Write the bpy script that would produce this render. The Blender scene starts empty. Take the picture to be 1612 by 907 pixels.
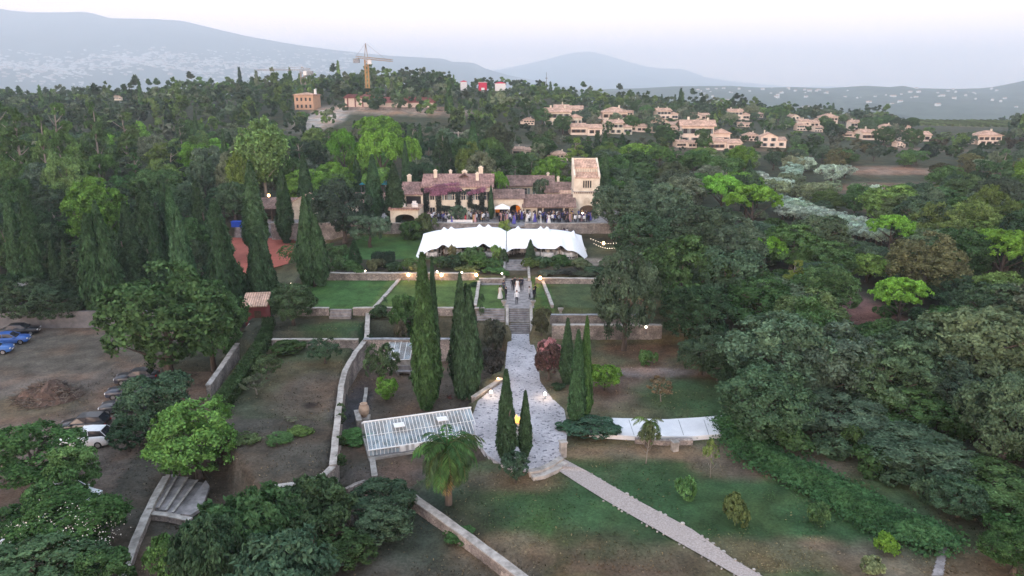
import bpy, math, random
import numpy as np
from mathutils import Vector, Matrix
R = math.radians
random.seed(7)
SC = bpy.context.scene
COL = SC.collection
# ------------------------------------------------------------------ camera
F, CX, CY, PITCH, CAMH = 1130.0, 806.0, 453.5, R(15.3), 28.0
cam_d = bpy.data.cameras.new('camera'); cam = bpy.data.objects.new('camera', cam_d); COL.objects.link(cam)
cam.location = (0, 0, CAMH); cam.rotation_euler = (R(90) - PITCH, 0, 0)
cam_d.sensor_width = 36.0; cam_d.lens = 36.0 * F / 1612.0
cam_d.clip_start = 0.5; cam_d.clip_end = 60000
SC.camera = cam
# ------------------------------------------------------------------ world, sun, exposure
SUN_EL, SUN_AZ = R(14), R(205)
w = bpy.data.worlds.new('World'); SC.world = w; w.use_nodes = True
nt = w.node_tree; nt.nodes.clear()
wo = nt.nodes.new('ShaderNodeOutputWorld'); bg = nt.nodes.new('ShaderNodeBackground')
sky = nt.nodes.new('ShaderNodeTexSky'); sky.sky_type = 'NISHITA'; sky.sun_disc = False
sky.sun_elevation = SUN_EL; sky.sun_rotation = SUN_AZ
sky.air_density = 1.0; sky.dust_density = 2.0; sky.ozone_density = 1.5
tc = nt.nodes.new('ShaderNodeTexCoord'); sx = nt.nodes.new('ShaderNodeSeparateXYZ')
rp = nt.nodes.new('ShaderNodeValToRGB'); rp.color_ramp.interpolation = 'EASE'
e = rp.color_ramp.elements
e[0].position = 0.0; e[0].color = (48, 32.5, 26.5, 1)
e[1].position = 1.0; e[1].color = (6.4, 8.3, 11.0, 1)
for p, c in ((0.12, (21.5, 15.6, 13.6)), (0.3, (10.5, 10.2, 10.8)), (0.55, (7.8, 8.8, 10.3))):
    q = e.new(p); q.color = (*c, 1)
cn = nt.nodes.new('ShaderNodeTexNoise'); cn.inputs['Scale'].default_value = 2.2; cn.inputs['Detail'].default_value = 5
mp = nt.nodes.new('ShaderNodeMapping'); mp.inputs['Scale'].default_value = (1, 1, 5)
cr = nt.nodes.new('ShaderNodeMapRange'); cr.inputs[1].default_value = 0.3; cr.inputs[2].default_value = 0.7
cr.inputs[3].default_value = 0.965; cr.inputs[4].default_value = 1.035
mx = nt.nodes.new('ShaderNodeMix'); mx.data_type = 'RGBA'; mx.inputs[0].default_value = 0.9
vm = nt.nodes.new('ShaderNodeVectorMath'); vm.operation = 'SCALE'
L = nt.links.new
L(tc.outputs['Generated'], sx.inputs[0]); L(sx.outputs['Z'], rp.inputs[0])
L(tc.outputs['Generated'], mp.inputs[0]); L(mp.outputs[0], cn.inputs[0]); L(cn.outputs[0], cr.inputs[0])
L(sky.outputs[0], mx.inputs[6]); L(rp.outputs[0], mx.inputs[7]); L(mx.outputs[2], vm.inputs[0]); L(cr.outputs[0], vm.inputs['Scale'])
L(vm.outputs[0], bg.inputs['Color']); bg.inputs['Strength'].default_value = 0.1
L(bg.outputs[0], wo.inputs['Surface'])
sd = bpy.data.lights.new('sun', 'SUN'); sd.energy = 0.75; sd.angle = R(20); sd.color = (1.0, 0.80, 0.66)
sun = bpy.data.objects.new('sun', sd); COL.objects.link(sun); sun.location = (-20, -20, 60)
_az = SUN_AZ
_dir = Vector((math.sin(_az) * math.cos(SUN_EL), math.cos(_az) * math.cos(SUN_EL), math.sin(SUN_EL)))
sun.rotation_euler = (-_dir).to_track_quat('-Z', 'Y').to_euler()
SC.view_settings.view_transform = 'Standard'; SC.view_settings.look = 'None'
SC.view_settings.exposure = 0.76; SC.view_settings.gamma = 1.0; SC.view_settings.use_curve_mapping = False
cy = SC.cycles
SC.render.engine = 'CYCLES'
cy.use_denoising = True
try: cy.denoiser = 'OPENIMAGEDENOISE'
except Exception: pass
cy.max_bounces = 8; cy.diffuse_bounces = 3; cy.glossy_bounces = 2; cy.transmission_bounces = 4; cy.transparent_max_bounces = 6; cy.volume_bounces = 4
cy.sample_clamp_indirect = 3.0
# ------------------------------------------------------------------ geometry of the survey: pixel of the photo -> point at a height or distance
FW = Vector((0, math.cos(PITCH), -math.sin(PITCH))); UP = Vector((0, math.sin(PITCH), math.cos(PITCH))); RT = Vector((1, 0, 0))
def ray(px, py): return FW + RT * ((px - CX) / F) + UP * (-(py - CY) / F)
def at(px, py, z):
    d = ray(px, py); t = (z - CAMH) / d.z
    return Vector((d.x * t, d.y * t, z))
def atY(px, py, Y):
    d = ray(px, py); t = Y / d.y
    return Vector((d.x * t, Y, CAMH + d.z * t))
def XatY(px, Y, z):
    dep = Y * math.cos(PITCH) + (CAMH - z) * math.sin(PITCH)
    return (px - CX) / F * dep
def proj(x, y, z):
    v = Vector((x, y, z - CAMH)); d = v.dot(FW)
    return CX + F * v.x / d, CY - F * v.dot(UP) / d
# ------------------------------------------------------------------ terrain heights
def sst(a, b, v):
    t = np.clip((v - a) / (b - a), 0, 1); return t * t * (3 - 2 * t)
def vnoise(x, y, s, seed=0):
    xs, ys = np.asarray(x) / s, np.asarray(y) / s
    xi, yi = np.floor(xs), np.floor(ys); fx, fy = xs - xi, ys - yi
    fx = fx * fx * (3 - 2 * fx); fy = fy * fy * (3 - 2 * fy)
    def h(a, b):
        v = np.sin(a * 127.1 + b * 311.7 + seed * 74.7) * 43758.5453
        return v - np.floor(v)
    return (h(xi, yi) * (1 - fx) + h(xi + 1, yi) * fx) * (1 - fy) + (h(xi, yi + 1) * (1 - fx) + h(xi + 1, yi + 1) * fx) * fy
def inpoly(x, y, poly):
    r = np.zeros(np.shape(x), bool); n = len(poly)
    for i in range(n):
        x0, y0 = poly[i][0], poly[i][1]; x1, y1 = poly[(i + 1) % n][0], poly[(i + 1) % n][1]
        if y0 == y1: continue
        c = ((y0 > y) != (y1 > y)) & (x < (x1 - x0) * (y - y0) / (y1 - y0) + x0)
        r ^= c
    return r
def PP(z, *pts): return [tuple(at(a, b, z)[:2]) for a, b in pts]
ZL, ZF, ZY, ZO, ZP, ZS = -0.35, 0.0, -1.3, 0.3, -2.5, -2.1      # lower lawn, forecourt, greenhouse yard, orchard, parking, south-west bank
Z1, Z2, Z3, Z4, Z5 = 1.1, 2.1, 2.7, 3.2, 5.3
PARK = PP(ZP, (-700, 513), (418, 513), (330, 655), (232, 800), (190, 920), (140, 1300), (-900, 1300))
ORCH = PP(ZO, (418, 515), (425, 533), (578, 533), (552, 565), (538, 600), (524, 735), (495, 760), (400, 768), (325, 655))
SWB = PP(ZS, (640, 778), (600, 740), (500, 700), (400, 700), (250, 655), (150, 800), (100, 920), (0, 1300), (1100, 1300), (830, 915))
YARD = PP(ZY, (578, 536), (560, 560), (545, 600), (530, 737), (590, 760), (640, 775), (745, 745), (775, 735), (750, 700), (738, 655), (758, 618), (790, 600), (795, 570), (790, 545), (700, 538))
FORE = PP(ZF, (801, 521), (833, 521), (846, 560), (850, 600), (868, 626), (888, 645), (894, 675), (890, 705), (880, 722), (862, 735), (838, 742), (800, 738), (768, 718), (750, 692), (742, 660), (752, 632), (775, 612), (793, 600), (796, 570))
GRAV = PP(ZL, (838, 740), (885, 721), (925, 742), (985, 780), (1060, 825), (1130, 865), (1230, 922), (1700, 1190), (1500, 1190), (1140, 915), (1010, 838), (930, 785), (868, 738))
WPATH = PP(ZF, (925, 658), (1050, 661), (1100, 658), (1145, 654), (1150, 683), (1090, 688), (1000, 688), (928, 683))
COURT = PP(2.2, (330, 374), (468, 374), (455, 415), (330, 450))
def H(x, y):
    x = np.asarray(x, float); y = np.asarray(y, float)
    c = np.interp(y, [0, 52, 58, 59.5, 77.9, 78.2, 84.6, 84.9, 99, 99.3, 106.5, 106.8, 123.4, 123.7, 140], [-1.2, ZL, ZL, 0, 0.2, 0.8, 1.0, Z2, Z2, Z3, Z3 + .1, Z4, Z4 + .3, Z5, Z5 + .1])
    r = np.interp(y, [0, 45, 60, 85, 105, 125, 140], [-2, -1.4, -0.4, 1.3, 3.0, 5.0, 5.4])
    l = np.interp(y, [0, 45, 93, 100, 108, 126, 127, 140], [ZP, ZP, ZP, 0, 2.2, 2.2, 4.8, 5.2])
    kr = sst(27, 36, x); kl = sst(-26, -36, x)
    z = c * (1 - kr) * (1 - kl) + r * kr + l * kl
    t1 = (x < -2.5) & (y > 75.8) & (y < 84.7) & (x > -42)
    z = np.where(t1, Z1, z)
    low = (x > 10) & (x < 40) & (y < 60)
    z = np.where(low, np.interp(y, [0, 50, 60], [-1.6, ZL, -0.35]), z)
    for p, zz in ((SWB, np.interp(x, [-18, -9], [-2.8, -.85])), (PARK, ZP), (ORCH, ZO), (YARD, ZY), (COURT, 2.2)):
        z = np.where(inpoly(x, y, p), zz, z)
    z = np.where(inpoly(x, y, FORE), ZF - .05, z)
    a = np.interp(x, [-420, -300, -200, -60, 0, 60, 150, 300, 500], [9, 14, 17, 25, 21, 14.5, 8, 4, 2])
    hill = sst(138, 400, y) * a + 0.5 * sst(140, 200, y) * (vnoise(x, y, 40, 3) - .5) * 5
    fall = sst(440, 800, y)
    z = z + hill * (1 - fall) - fall * 32 - 14 * sst(700, 2200, y)
    return z
def Hs(x, y): return float(H(np.array([x]), np.array([y]))[0])
def ground_hit(px, py):
    d = ray(px, py); t = 20.0
    while t < 900:
        p = d * t
        if CAMH + p.z < Hs(p.x, p.y): break
        t += 0.5 if t < 160 else 3
    return Vector((p.x, p.y, Hs(p.x, p.y)))
# ------------------------------------------------------------------ materials
def newmat(name):
    m = bpy.data.materials.new(name); m.use_nodes = True; t = m.node_tree
    return m, t, t.nodes['Principled BSDF'], (lambda k: t.nodes.new('ShaderNode' + k)), t.links.new
def mat(name, c1, c2=None, scale=3.0, rough=0.85, detail=6, bump=0.0, metal=0.0, tex='noise', lo=.35, hi=.65, spec=0.25, emit=None, es=0, stretch=None):
    m, t, b, N, K = newmat(name)
    b.inputs['Roughness'].default_value = rough; b.inputs['Metallic'].default_value = metal
    b.inputs['Specular IOR Level'].default_value = spec
    c2 = c2 or tuple(v * .75 for v in c1)
    co = N('TexCoord'); src = co.outputs['Object']
    if stretch:
        mm = N('Mapping'); mm.inputs['Scale'].default_value = stretch; K(src, mm.inputs[0]); src = mm.outputs[0]
    if tex == 'noise':
        n = N('TexNoise'); n.inputs['Scale'].default_value = scale; n.inputs['Detail'].default_value = detail; n.inputs['Roughness'].default_value = .6
    else:
        n = N('TexVoronoi'); n.inputs['Scale'].default_value = scale
        if tex == 'edge': n.feature = 'DISTANCE_TO_EDGE'
    K(src, n.inputs['Vector'])
    r = N('ValToRGB'); r.color_ramp.elements[0].position = lo; r.color_ramp.elements[0].color = (*c2, 1)
    r.color_ramp.elements[1].position = hi; r.color_ramp.elements[1].color = (*c1, 1)
    K(n.outputs[0], r.inputs[0]); K(r.outputs[0], b.inputs['Base Color'])
    if bump:
        bp = N('Bump'); bp.inputs['Strength'].default_value = bump; bp.inputs['Distance'].default_value = .05
        K(n.outputs[0], bp.inputs['Height']); K(bp.outputs[0], b.inputs['Normal'])
    if emit: b.inputs['Emission Color'].default_value = (*emit, 1); b.inputs['Emission Strength'].default_value = es
    return m
def stone_mat(name, c1, c2, c3, scale=3.0, mort=.06):
    m, t, b, N, K = newmat(name); b.inputs['Roughness'].default_value = .92; b.inputs['Specular IOR Level'].default_value = .2
    co = N('TexCoord'); v = N('TexVoronoi'); v.inputs['Scale'].default_value = scale
    ve = N('TexVoronoi'); ve.feature = 'DISTANCE_TO_EDGE'; ve.inputs['Scale'].default_value = scale
    K(co.outputs['Object'], v.inputs['Vector']); K(co.outputs['Object'], ve.inputs['Vector'])
    r = N('ValToRGB'); r.color_ramp.elements[0].color = (*c2, 1); r.color_ramp.elements[1].color = (*c1, 1)
    K(v.outputs['Color'], r.inputs[0])
    n = N('TexNoise'); n.inputs['Scale'].default_value = .6; n.inputs['Detail'].default_value = 8; K(co.outputs['Object'], n.inputs['Vector'])
    mr = N('MapRange'); mr.inputs[1].default_value = .35; mr.inputs[2].default_value = .65; mr.inputs[3].default_value = .55; mr.inputs[4].default_value = 1.15
    K(n.outputs[0], mr.inputs[0])
    mr2 = N('MapRange'); mr2.inputs[1].default_value = 0; mr2.inputs[2].default_value = mort; K(ve.outputs[0], mr2.inputs[0])
    mx = N('Mix'); mx.data_type = 'RGBA'; K(mr2.outputs[0], mx.inputs[0]); mx.inputs[6].default_value = (*c3, 1); K(r.outputs[0], mx.inputs[7])
    s = N('VectorMath'); s.operation = 'SCALE'; K(mx.outputs[2], s.inputs[0]); K(mr.outputs[0], s.inputs['Scale'])
    K(s.outputs[0], b.inputs['Base Color'])
    bp = N('Bump'); bp.inputs['Strength'].default_value = .6; bp.inputs['Distance'].default_value = .04; K(mr2.outputs[0], bp.inputs['Height']); K(bp.outputs[0], b.inputs['Normal'])
    return m
def tile_mat(name, c1, c2, c3):
    m, t, b, N, K = newmat(name); b.inputs['Roughness'].default_value = .9; b.inputs['Specular IOR Level'].default_value = .15
    co = N('TexCoord'); wv = N('TexWave'); wv.wave_type = 'BANDS'; wv.bands_direction = 'X'; wv.inputs['Scale'].default_value = 1.1; wv.inputs['Distortion'].default_value = .6; wv.inputs['Detail'].default_value = 3
    K(co.outputs['Object'], wv.inputs[0])
    v = N('TexVoronoi'); v.inputs['Scale'].default_value = 3.6; K(co.outputs['Object'], v.inputs['Vector'])
    n = N('TexNoise'); n.inputs['Scale'].default_value = .7; n.inputs['Detail'].default_value = 7; K(co.outputs['Object'], n.inputs['Vector'])
    r = N('ValToRGB'); r.color_ramp.elements[0].color = (*c2, 1); r.color_ramp.elements[0].position = .1; r.color_ramp.elements[1].color = (*c1, 1)
    q = r.color_ramp.elements.new(.6); q.color = (*c3, 1); K(v.outputs['Color'], r.inputs[0])
    mr = N('MapRange'); mr.inputs[1].default_value = .3; mr.inputs[2].default_value = .7; mr.inputs[3].default_value = .6; mr.inputs[4].default_value = 1.25; K(n.outputs[0], mr.inputs[0])
    mw = N('MapRange'); mw.inputs[3].default_value = .62; mw.inputs[4].default_value = 1.1; K(wv.outputs[1], mw.inputs[0])
    mu = N('Math'); mu.operation = 'MULTIPLY'; K(mr.outputs[0], mu.inputs[0]); K(mw.outputs[0], mu.inputs[1])
    s = N('VectorMath'); s.operation = 'SCALE'; K(r.outputs[0], s.inputs[0]); K(mu.outputs[0], s.inputs['Scale']); K(s.outputs[0], b.inputs['Base Color'])
    bp = N('Bump'); bp.inputs['Strength'].default_value = .7; bp.inputs['Distance'].default_value = .06; K(wv.outputs[1], bp.inputs['Height']); K(bp.outputs[0], b.inputs['Normal'])
    return m
def foliage_mat(name, attr=False, nscale=.55, lo=.55, hi=1.45, yel=.25):
    m = bpy.data.materials.new(name); m.use_nodes = True; t = m.node_tree; t.nodes.clear(); N = lambda k: t.nodes.new('ShaderNode' + k); K = t.links.new
    o = N('OutputMaterial'); d = N('BsdfDiffuse'); tr = N('BsdfTranslucent'); ms = N('MixShader'); ms.inputs[0].default_value = .18
    if attr:
        a = N('Attribute'); a.attribute_name = 'Col'; csrc = a.outputs['Color']
    else:
        a = N('ObjectInfo'); csrc = a.outputs['Color']
    co = N('TexCoord'); n = N('TexNoise'); n.inputs['Scale'].default_value = nscale; n.inputs['Detail'].default_value = 3; n.inputs['Roughness'].default_value = .65
    K(co.outputs['Object'], n.inputs['Vector'])
    g = N('NewGeometry'); mr = N('MapRange'); mr.inputs[1].default_value = .3; mr.inputs[2].default_value = .7; mr.inputs[3].default_value = lo; mr.inputs[4].default_value = hi
    K(n.outputs[0], mr.inputs[0])
    m2 = N('MapRange'); m2.inputs[3].default_value = .62; m2.inputs[4].default_value = 1.4; K(g.outputs['Random Per Island'], m2.inputs[0])
    mu = N('Math'); mu.operation = 'MULTIPLY'; K(mr.outputs[0], mu.inputs[0]); K(m2.outputs[0], mu.inputs[1])
    mc = N('Mix'); mc.data_type = 'RGBA'; mc.blend_type = 'MULTIPLY'; mc.inputs[7].default_value = (1.5, 1.12, .5, 1)
    m3 = N('Math'); m3.operation = 'MULTIPLY'; m3.inputs[1].default_value = yel; K(n.outputs[0], m3.inputs[0]); K(m3.outputs[0], mc.inputs[0]); K(csrc, mc.inputs[6])
    s = N('VectorMath'); s.operation = 'SCALE'; K(mc.outputs[2], s.inputs[0]); K(mu.outputs[0], s.inputs['Scale'])
    K(s.outputs[0], d.inputs[0]); K(s.outputs[0], tr.inputs[0]); K(d.outputs[0], ms.inputs[1]); K(tr.outputs[0], ms.inputs[2]); K(ms.outputs[0], o.inputs[0])
    return m
def objcol_mat(name, rough=.6, spec=.3, coat=0, metal=0):
    m, t, b, N, K = newmat(name); a = N('ObjectInfo'); co = N('TexCoord'); n = N('TexNoise'); n.inputs['Scale'].default_value = 2.5; n.inputs['Detail'].default_value = 5
    K(co.outputs['Object'], n.inputs['Vector']); mr = N('MapRange'); mr.inputs[3].default_value = .8; mr.inputs[4].default_value = 1.2; K(n.outputs[0], mr.inputs[0])
    s = N('VectorMath'); s.operation = 'SCALE'; K(a.outputs['Color'], s.inputs[0]); K(mr.outputs[0], s.inputs['Scale']); K(s.outputs[0], b.inputs['Base Color'])
    b.inputs['Roughness'].default_value = rough; b.inputs['Specular IOR Level'].default_value = spec; b.inputs['Coat Weight'].default_value = coat; b.inputs['Metallic'].default_value = metal
    return m
M = {}
M['leaf'] = foliage_mat('broad_leaves'); M['needle'] = foliage_mat('conifer_needles', nscale=.9, lo=.6, hi=1.4, yel=.15)
M['wood_mass'] = foliage_mat('distant_leaves', attr=True, nscale=.08)
M['frond'] = foliage_mat('palm_fronds', nscale=.8, yel=.5)
M['bark'] = mat('bark', (.13, .10, .08), (.05, .04, .035), 3, bump=.5, stretch=(1, 1, .2))
M['palebark'] = mat('pale_bark', (.32, .29, .25), (.14, .12, .1), 3, bump=.3, stretch=(1, 1, .3))
M['stone'] = stone_mat('rubble_stone', (.42, .36, .32), (.22, .19, .18), (.12, .10, .09), 3.5)
M['cap'] = mat('coping_stone', (.46, .42, .38), (.22, .2, .18), 1.6, bump=.3)
M['greycap'] = mat('grey_coping', (.33, .34, .36), (.15, .16, .17), 1.6, bump=.3)
M['step'] = mat('step_stone', (.32, .295, .29), (.15, .14, .14), 1.4, bump=.3)
M['render'] = mat('lime_render', (.62, .53, .42), (.45, .37, .28), 1.2, bump=.1)
M['cream'] = mat('cream_render', (.74, .66, .54), (.58, .49, .38), 1.0, bump=.1)
M['pinkr'] = mat('peach_render', (.80, .66, .55), (.70, .55, .45), .6)
M['darkwall'] = mat('tree_shaded_grey_render', (.17, .165, .17), (.09, .09, .095), .8)  # car park wall: shade of the trees painted in as a darker grey
M['white'] = mat('white_paint', (.8, .79, .77), (.68, .66, .64), 2)
M['tile'] = tile_mat('old_roof_tiles', (.40, .27, .22), (.17, .11, .095), (.28, .18, .15))
M['tilepink'] = tile_mat('pink_roof_tiles', (.47, .29, .25), (.23, .13, .11), (.36, .22, .19))
M['tilevill'] = tile_mat('village_roof_tiles', (.74, .50, .38), (.46, .29, .21), (.64, .42, .31))
M['tilered'] = tile_mat('red_roof_tiles', (.42, .12, .1), (.2, .06, .05), (.32, .1, .08))
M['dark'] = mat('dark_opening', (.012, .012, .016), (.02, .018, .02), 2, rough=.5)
M['pane'] = mat('window_glass', (.03, .035, .045), (.02, .022, .03), 1, rough=.12, spec=.6)
M['shutter'] = mat('grey_green_shutters', (.22, .25, .24), (.15, .17, .165), 3)
M['woodf'] = mat('dark_timber', (.12, .075, .045), (.07, .045, .03), 4)
M['orange'] = mat('orange_curtain', (.85, .27, .02), (.7, .2, .01), 3)
M['metal'] = mat('grey_steel', (.25, .25, .26), (.16, .16, .17), 4, rough=.5, metal=.6)
M['yellow'] = mat('crane_yellow', (.55, .33, .12), (.38, .2, .07), 1, rough=.6)
M['rust'] = mat('weathered_crane', (.4, .32, .27), (.25, .2, .17), 1)
M['redpaint'] = mat('red_paint', (.24, .06, .06), (.16, .04, .04), 1.5)
M['brightred'] = mat('bright_red_cladding', (.62, .03, .08), (.5, .02, .06), .8)
M['teal'] = mat('teal_canvas', (.03, .24, .30), (.02, .17, .22), 2)
M['blue'] = mat('blue_plastic', (.02, .08, .5), (.015, .06, .4), 2)
M['canvas'] = mat('white_canvas', (.86, .86, .86), (.82, .82, .83), .5, rough=.8)
M['linen'] = mat('white_linen', (.72, .69, .66), (.6, .56, .53), 3)
M['clay'] = mat('clay_court', (.46, .13, .09), (.36, .10, .07), .6)
M['terracotta'] = mat('terracotta_clay', (.52, .38, .28), (.36, .25, .18), 2.5)
M['lamp'] = mat('lamp_glow', (1, .8, .5), (1, .8, .5), 1, emit=(1, .55, .22), es=14)
M['lampw'] = mat('white_lamp_glow', (1, .9, .8), (1, .9, .8), 1, emit=(1, .82, .62), es=9)
M['gold'] = mat('lit_gold', (.8, .5, .15), (.5, .28, .08), 4, emit=(1, .55, .1), es=1.2)
M['dirt'] = mat('brown_soil', (.14, .09, .07), (.07, .045, .035), 2.5, bump=.5)
M['twig'] = mat('dry_twigs', (.22, .175, .14), (.07, .055, .045), 1.2)
M['person'] = None
M['cloth'] = objcol_mat('garment_cloth', .85, .15)
M['skin'] = mat('skin', (.48, .29, .21), (.42, .25, .18), 8, rough=.6)
M['hair'] = mat('brown_hair', (.05, .03, .02), (.03, .02, .015), 10)
M['trouser'] = mat('dark_trousers', (.025, .026, .035), (.018, .018, .026), 6)
M['shoe'] = mat('black_shoes', (.012, .012, .014), None, 5, rough=.4)
M['paint'] = objcol_mat('car_paint', .3, .35, coat=.25)
M['tyre'] = mat('tyre_rubber', (.02, .02, .021), None, 8)
M['alloy'] = mat('alloy_rim', (.45, .46, .48), (.3, .3, .32), 6, rough=.35, metal=.8)
M['headl'] = mat('headlight_glass', (.75, .78, .8), (.6, .62, .65), 4, rough=.15, spec=.6)
M['taill'] = mat('red_tail_lamp', (.45, .01, .02), (.3, .01, .01), 4, rough=.2)
M['flower'] = mat('white_petals', (.75, .70, .62), (.6, .52, .42), 5)
def glass_mat():
    m, t, b, N, K = newmat('greenhouse_glass'); b.inputs['Base Color'].default_value = (.50, .62, .68, 1); b.inputs['Roughness'].default_value = .12
    b.inputs['Specular IOR Level'].default_value = .9
    co = N('TexCoord'); n = N('TexNoise'); n.inputs['Scale'].default_value = .9; n.inputs['Detail'].default_value = 6; K(co.outputs['Object'], n.inputs['Vector'])
    mr = N('MapRange'); mr.inputs[1].default_value = .35; mr.inputs[2].default_value = .65; mr.inputs[3].default_value = .15; mr.inputs[4].default_value = .5
    K(n.outputs[0], mr.inputs[0]); K(mr.outputs[0], b.inputs['Alpha']); return m
M['glass'] = glass_mat()
def cobble_mat():
    m, t, b, N, K = newmat('pale_cobbles'); b.inputs['Roughness'].default_value = .8; b.inputs['Specular IOR Level'].default_value = .25
    co = N('TexCoord'); v = N('TexVoronoi'); v.inputs['Scale'].default_value = 5.5; K(co.outputs['Object'], v.inputs['Vector'])
    ve = N('TexVoronoi'); ve.feature = 'DISTANCE_TO_EDGE'; ve.inputs['Scale'].default_value = 5.5; K(co.outputs['Object'], ve.inputs['Vector'])
    sp = N('SeparateColor'); K(v.outputs['Color'], sp.inputs[0])
    r = N('ValToRGB'); r.color_ramp.elements[0].position = .0; r.color_ramp.elements[0].color = (.10, .10, .13, 1); r.color_ramp.elements[1].position = 1; r.color_ramp.elements[1].color = (.50, .47, .48, 1)
    for p, c in ((.07, (.19, .18, .20)), (.12, (.38, .36, .38)), (.6, (.44, .42, .44))):
        q = r.color_ramp.elements.new(p); q.color = (*c, 1)
    K(sp.outputs[0], r.inputs[0])
    mr = N('MapRange'); mr.inputs[2].default_value = .045; K(ve.outputs[0], mr.inputs[0])
    mx = N('Mix'); mx.data_type = 'RGBA'; K(mr.outputs[0], mx.inputs[0]); mx.inputs[6].default_value = (.29, .275, .28, 1); K(r.outputs[0], mx.inputs[7])
    n = N('TexNoise'); n.inputs['Scale'].default_value = .35; n.inputs['Detail'].default_value = 7; K(co.outputs['Object'], n.inputs['Vector'])
    m3 = N('MapRange'); m3.inputs[1].default_value = .3; m3.inputs[2].default_value = .7; m3.inputs[3].default_value = .72; m3.inputs[4].default_value = 1.15; K(n.outputs[0], m3.inputs[0])
    s = N('VectorMath'); s.operation = 'SCALE'; K(mx.outputs[2], s.inputs[0]); K(m3.outputs[0], s.inputs['Scale']); K(s.outputs[0], b.inputs['Base Color'])
    return m
M['cobble'] = cobble_mat()
M['gravel'] = mat('pink_gravel', (.44, .38, .35), (.27, .23, .21), 9, detail=8, bump=.3)
M['slab'] = mat('pale_concrete', (.74, .74, .75), (.60, .60, .62), .5, bump=.05)
def ground_mat():
    m, t, b, N, K = newmat('ground_cover'); b.inputs['Roughness'].default_value = .95; b.inputs['Specular IOR Level'].default_value = .1
    a = N('Attribute'); a.attribute_name = 'Col'; co = N('TexCoord')
    n1 = N('TexNoise'); n1.inputs['Scale'].default_value = .45; n1.inputs['Detail'].default_value = 9; n1.inputs['Roughness'].default_value = .62; K(co.outputs['Object'], n1.inputs['Vector'])
    n2 = N('TexNoise'); n2.inputs['Scale'].default_value = 5; n2.inputs['Detail'].default_value = 5; n2.inputs['Roughness'].default_value = .7; K(co.outputs['Object'], n2.inputs['Vector'])
    r1 = N('MapRange'); r1.inputs[1].default_value = .3; r1.inputs[2].default_value = .7; r1.inputs[3].default_value = .55; r1.inputs[4].default_value = 1.4; K(n1.outputs[0], r1.inputs[0])
    r2 = N('MapRange'); r2.inputs[1].default_value = .3; r2.inputs[2].default_value = .7; r2.inputs[3].default_value = .6; r2.inputs[4].default_value = 1.4; K(n2.outputs[0], r2.inputs[0])
    mu = N('Math'); mu.operation = 'MULTIPLY'; K(r1.outputs[0], mu.inputs[0]); K(r2.outputs[0], mu.inputs[1])
    n3 = N('TexNoise'); n3.inputs['Scale'].default_value = .16; n3.inputs['Detail'].default_value = 6; K(co.outputs['Object'], n3.inputs['Vector'])
    r3 = N('MapRange'); r3.inputs[1].default_value = .45; r3.inputs[2].default_value = .65; r3.inputs[3].default_value = 0; r3.inputs[4].default_value = .6; K(n3.outputs[0], r3.inputs[0])
    mc = N('Mix'); mc.data_type = 'RGBA'; mc.blend_type = 'MULTIPLY'; mc.inputs[7].default_value = (1.45, .98, .75, 1); K(r3.outputs[0], mc.inputs[0]); K(a.outputs['Color'], mc.inputs[6])
    s = N('VectorMath'); s.operation = 'SCALE'; K(mc.outputs[2], s.inputs[0]); K(mu.outputs[0], s.inputs['Scale']); K(s.outputs[0], b.inputs['Base Color'])
    bp = N('Bump'); bp.inputs['Strength'].default_value = .6; bp.inputs['Distance'].default_value = .08; K(n2.outputs[0], bp.inputs['Height']); K(bp.outputs[0], b.inputs['Normal'])
    return m
M['ground'] = ground_mat()
# ------------------------------------------------------------------ object helpers
def link(o): COL.objects.link(o); return o
def tag(o, label=None, cat=None, group=None, kind=None):
    if label: o['label'] = label
    if cat: o['category'] = cat
    if group: o['group'] = group
    if kind: o['kind'] = kind
    return o
def empty(name, loc, rz=0, label=None, cat=None, group=None):
    o = link(bpy.data.objects.new(name, None)); o.location = loc; o.rotation_euler = (0, 0, rz); o.empty_display_size = .3
    return tag(o, label, cat, group)
def npmesh(name, V, Fq, mats, smooth=False, cols=None, mi=None):
    """V (n,3); Fq (m,k) all faces of one size"""
    me = bpy.data.meshes.new(name); V = np.asarray(V, np.float32); Fq = np.asarray(Fq, np.int32); k = Fq.shape[1]
    me.vertices.add(len(V)); me.vertices.foreach_set('co', V.ravel())
    me.loops.add(Fq.size); me.loops.foreach_set('vertex_index', Fq.ravel())
    me.polygons.add(len(Fq)); me.polygons.foreach_set('loop_start', np.arange(0, Fq.size, k, dtype=np.int32)); me.polygons.foreach_set('loop_total', np.full(len(Fq), k, np.int32))
    if smooth: me.polygons.foreach_set('use_smooth', np.ones(len(Fq), bool))
    for m_ in (mats if isinstance(mats, (list, tuple)) else [mats]): me.materials.append(m_)
    if mi is not None: me.polygons.foreach_set('material_index', np.asarray(mi, np.int32))
    me.update(calc_edges=True)
    if cols is not None:
        a = me.color_attributes.new('Col', 'FLOAT_COLOR', 'POINT'); c = np.ones((len(V), 4), np.float32); c[:, :3] = cols; a.data.foreach_set('color', c.ravel())
    return me
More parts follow.
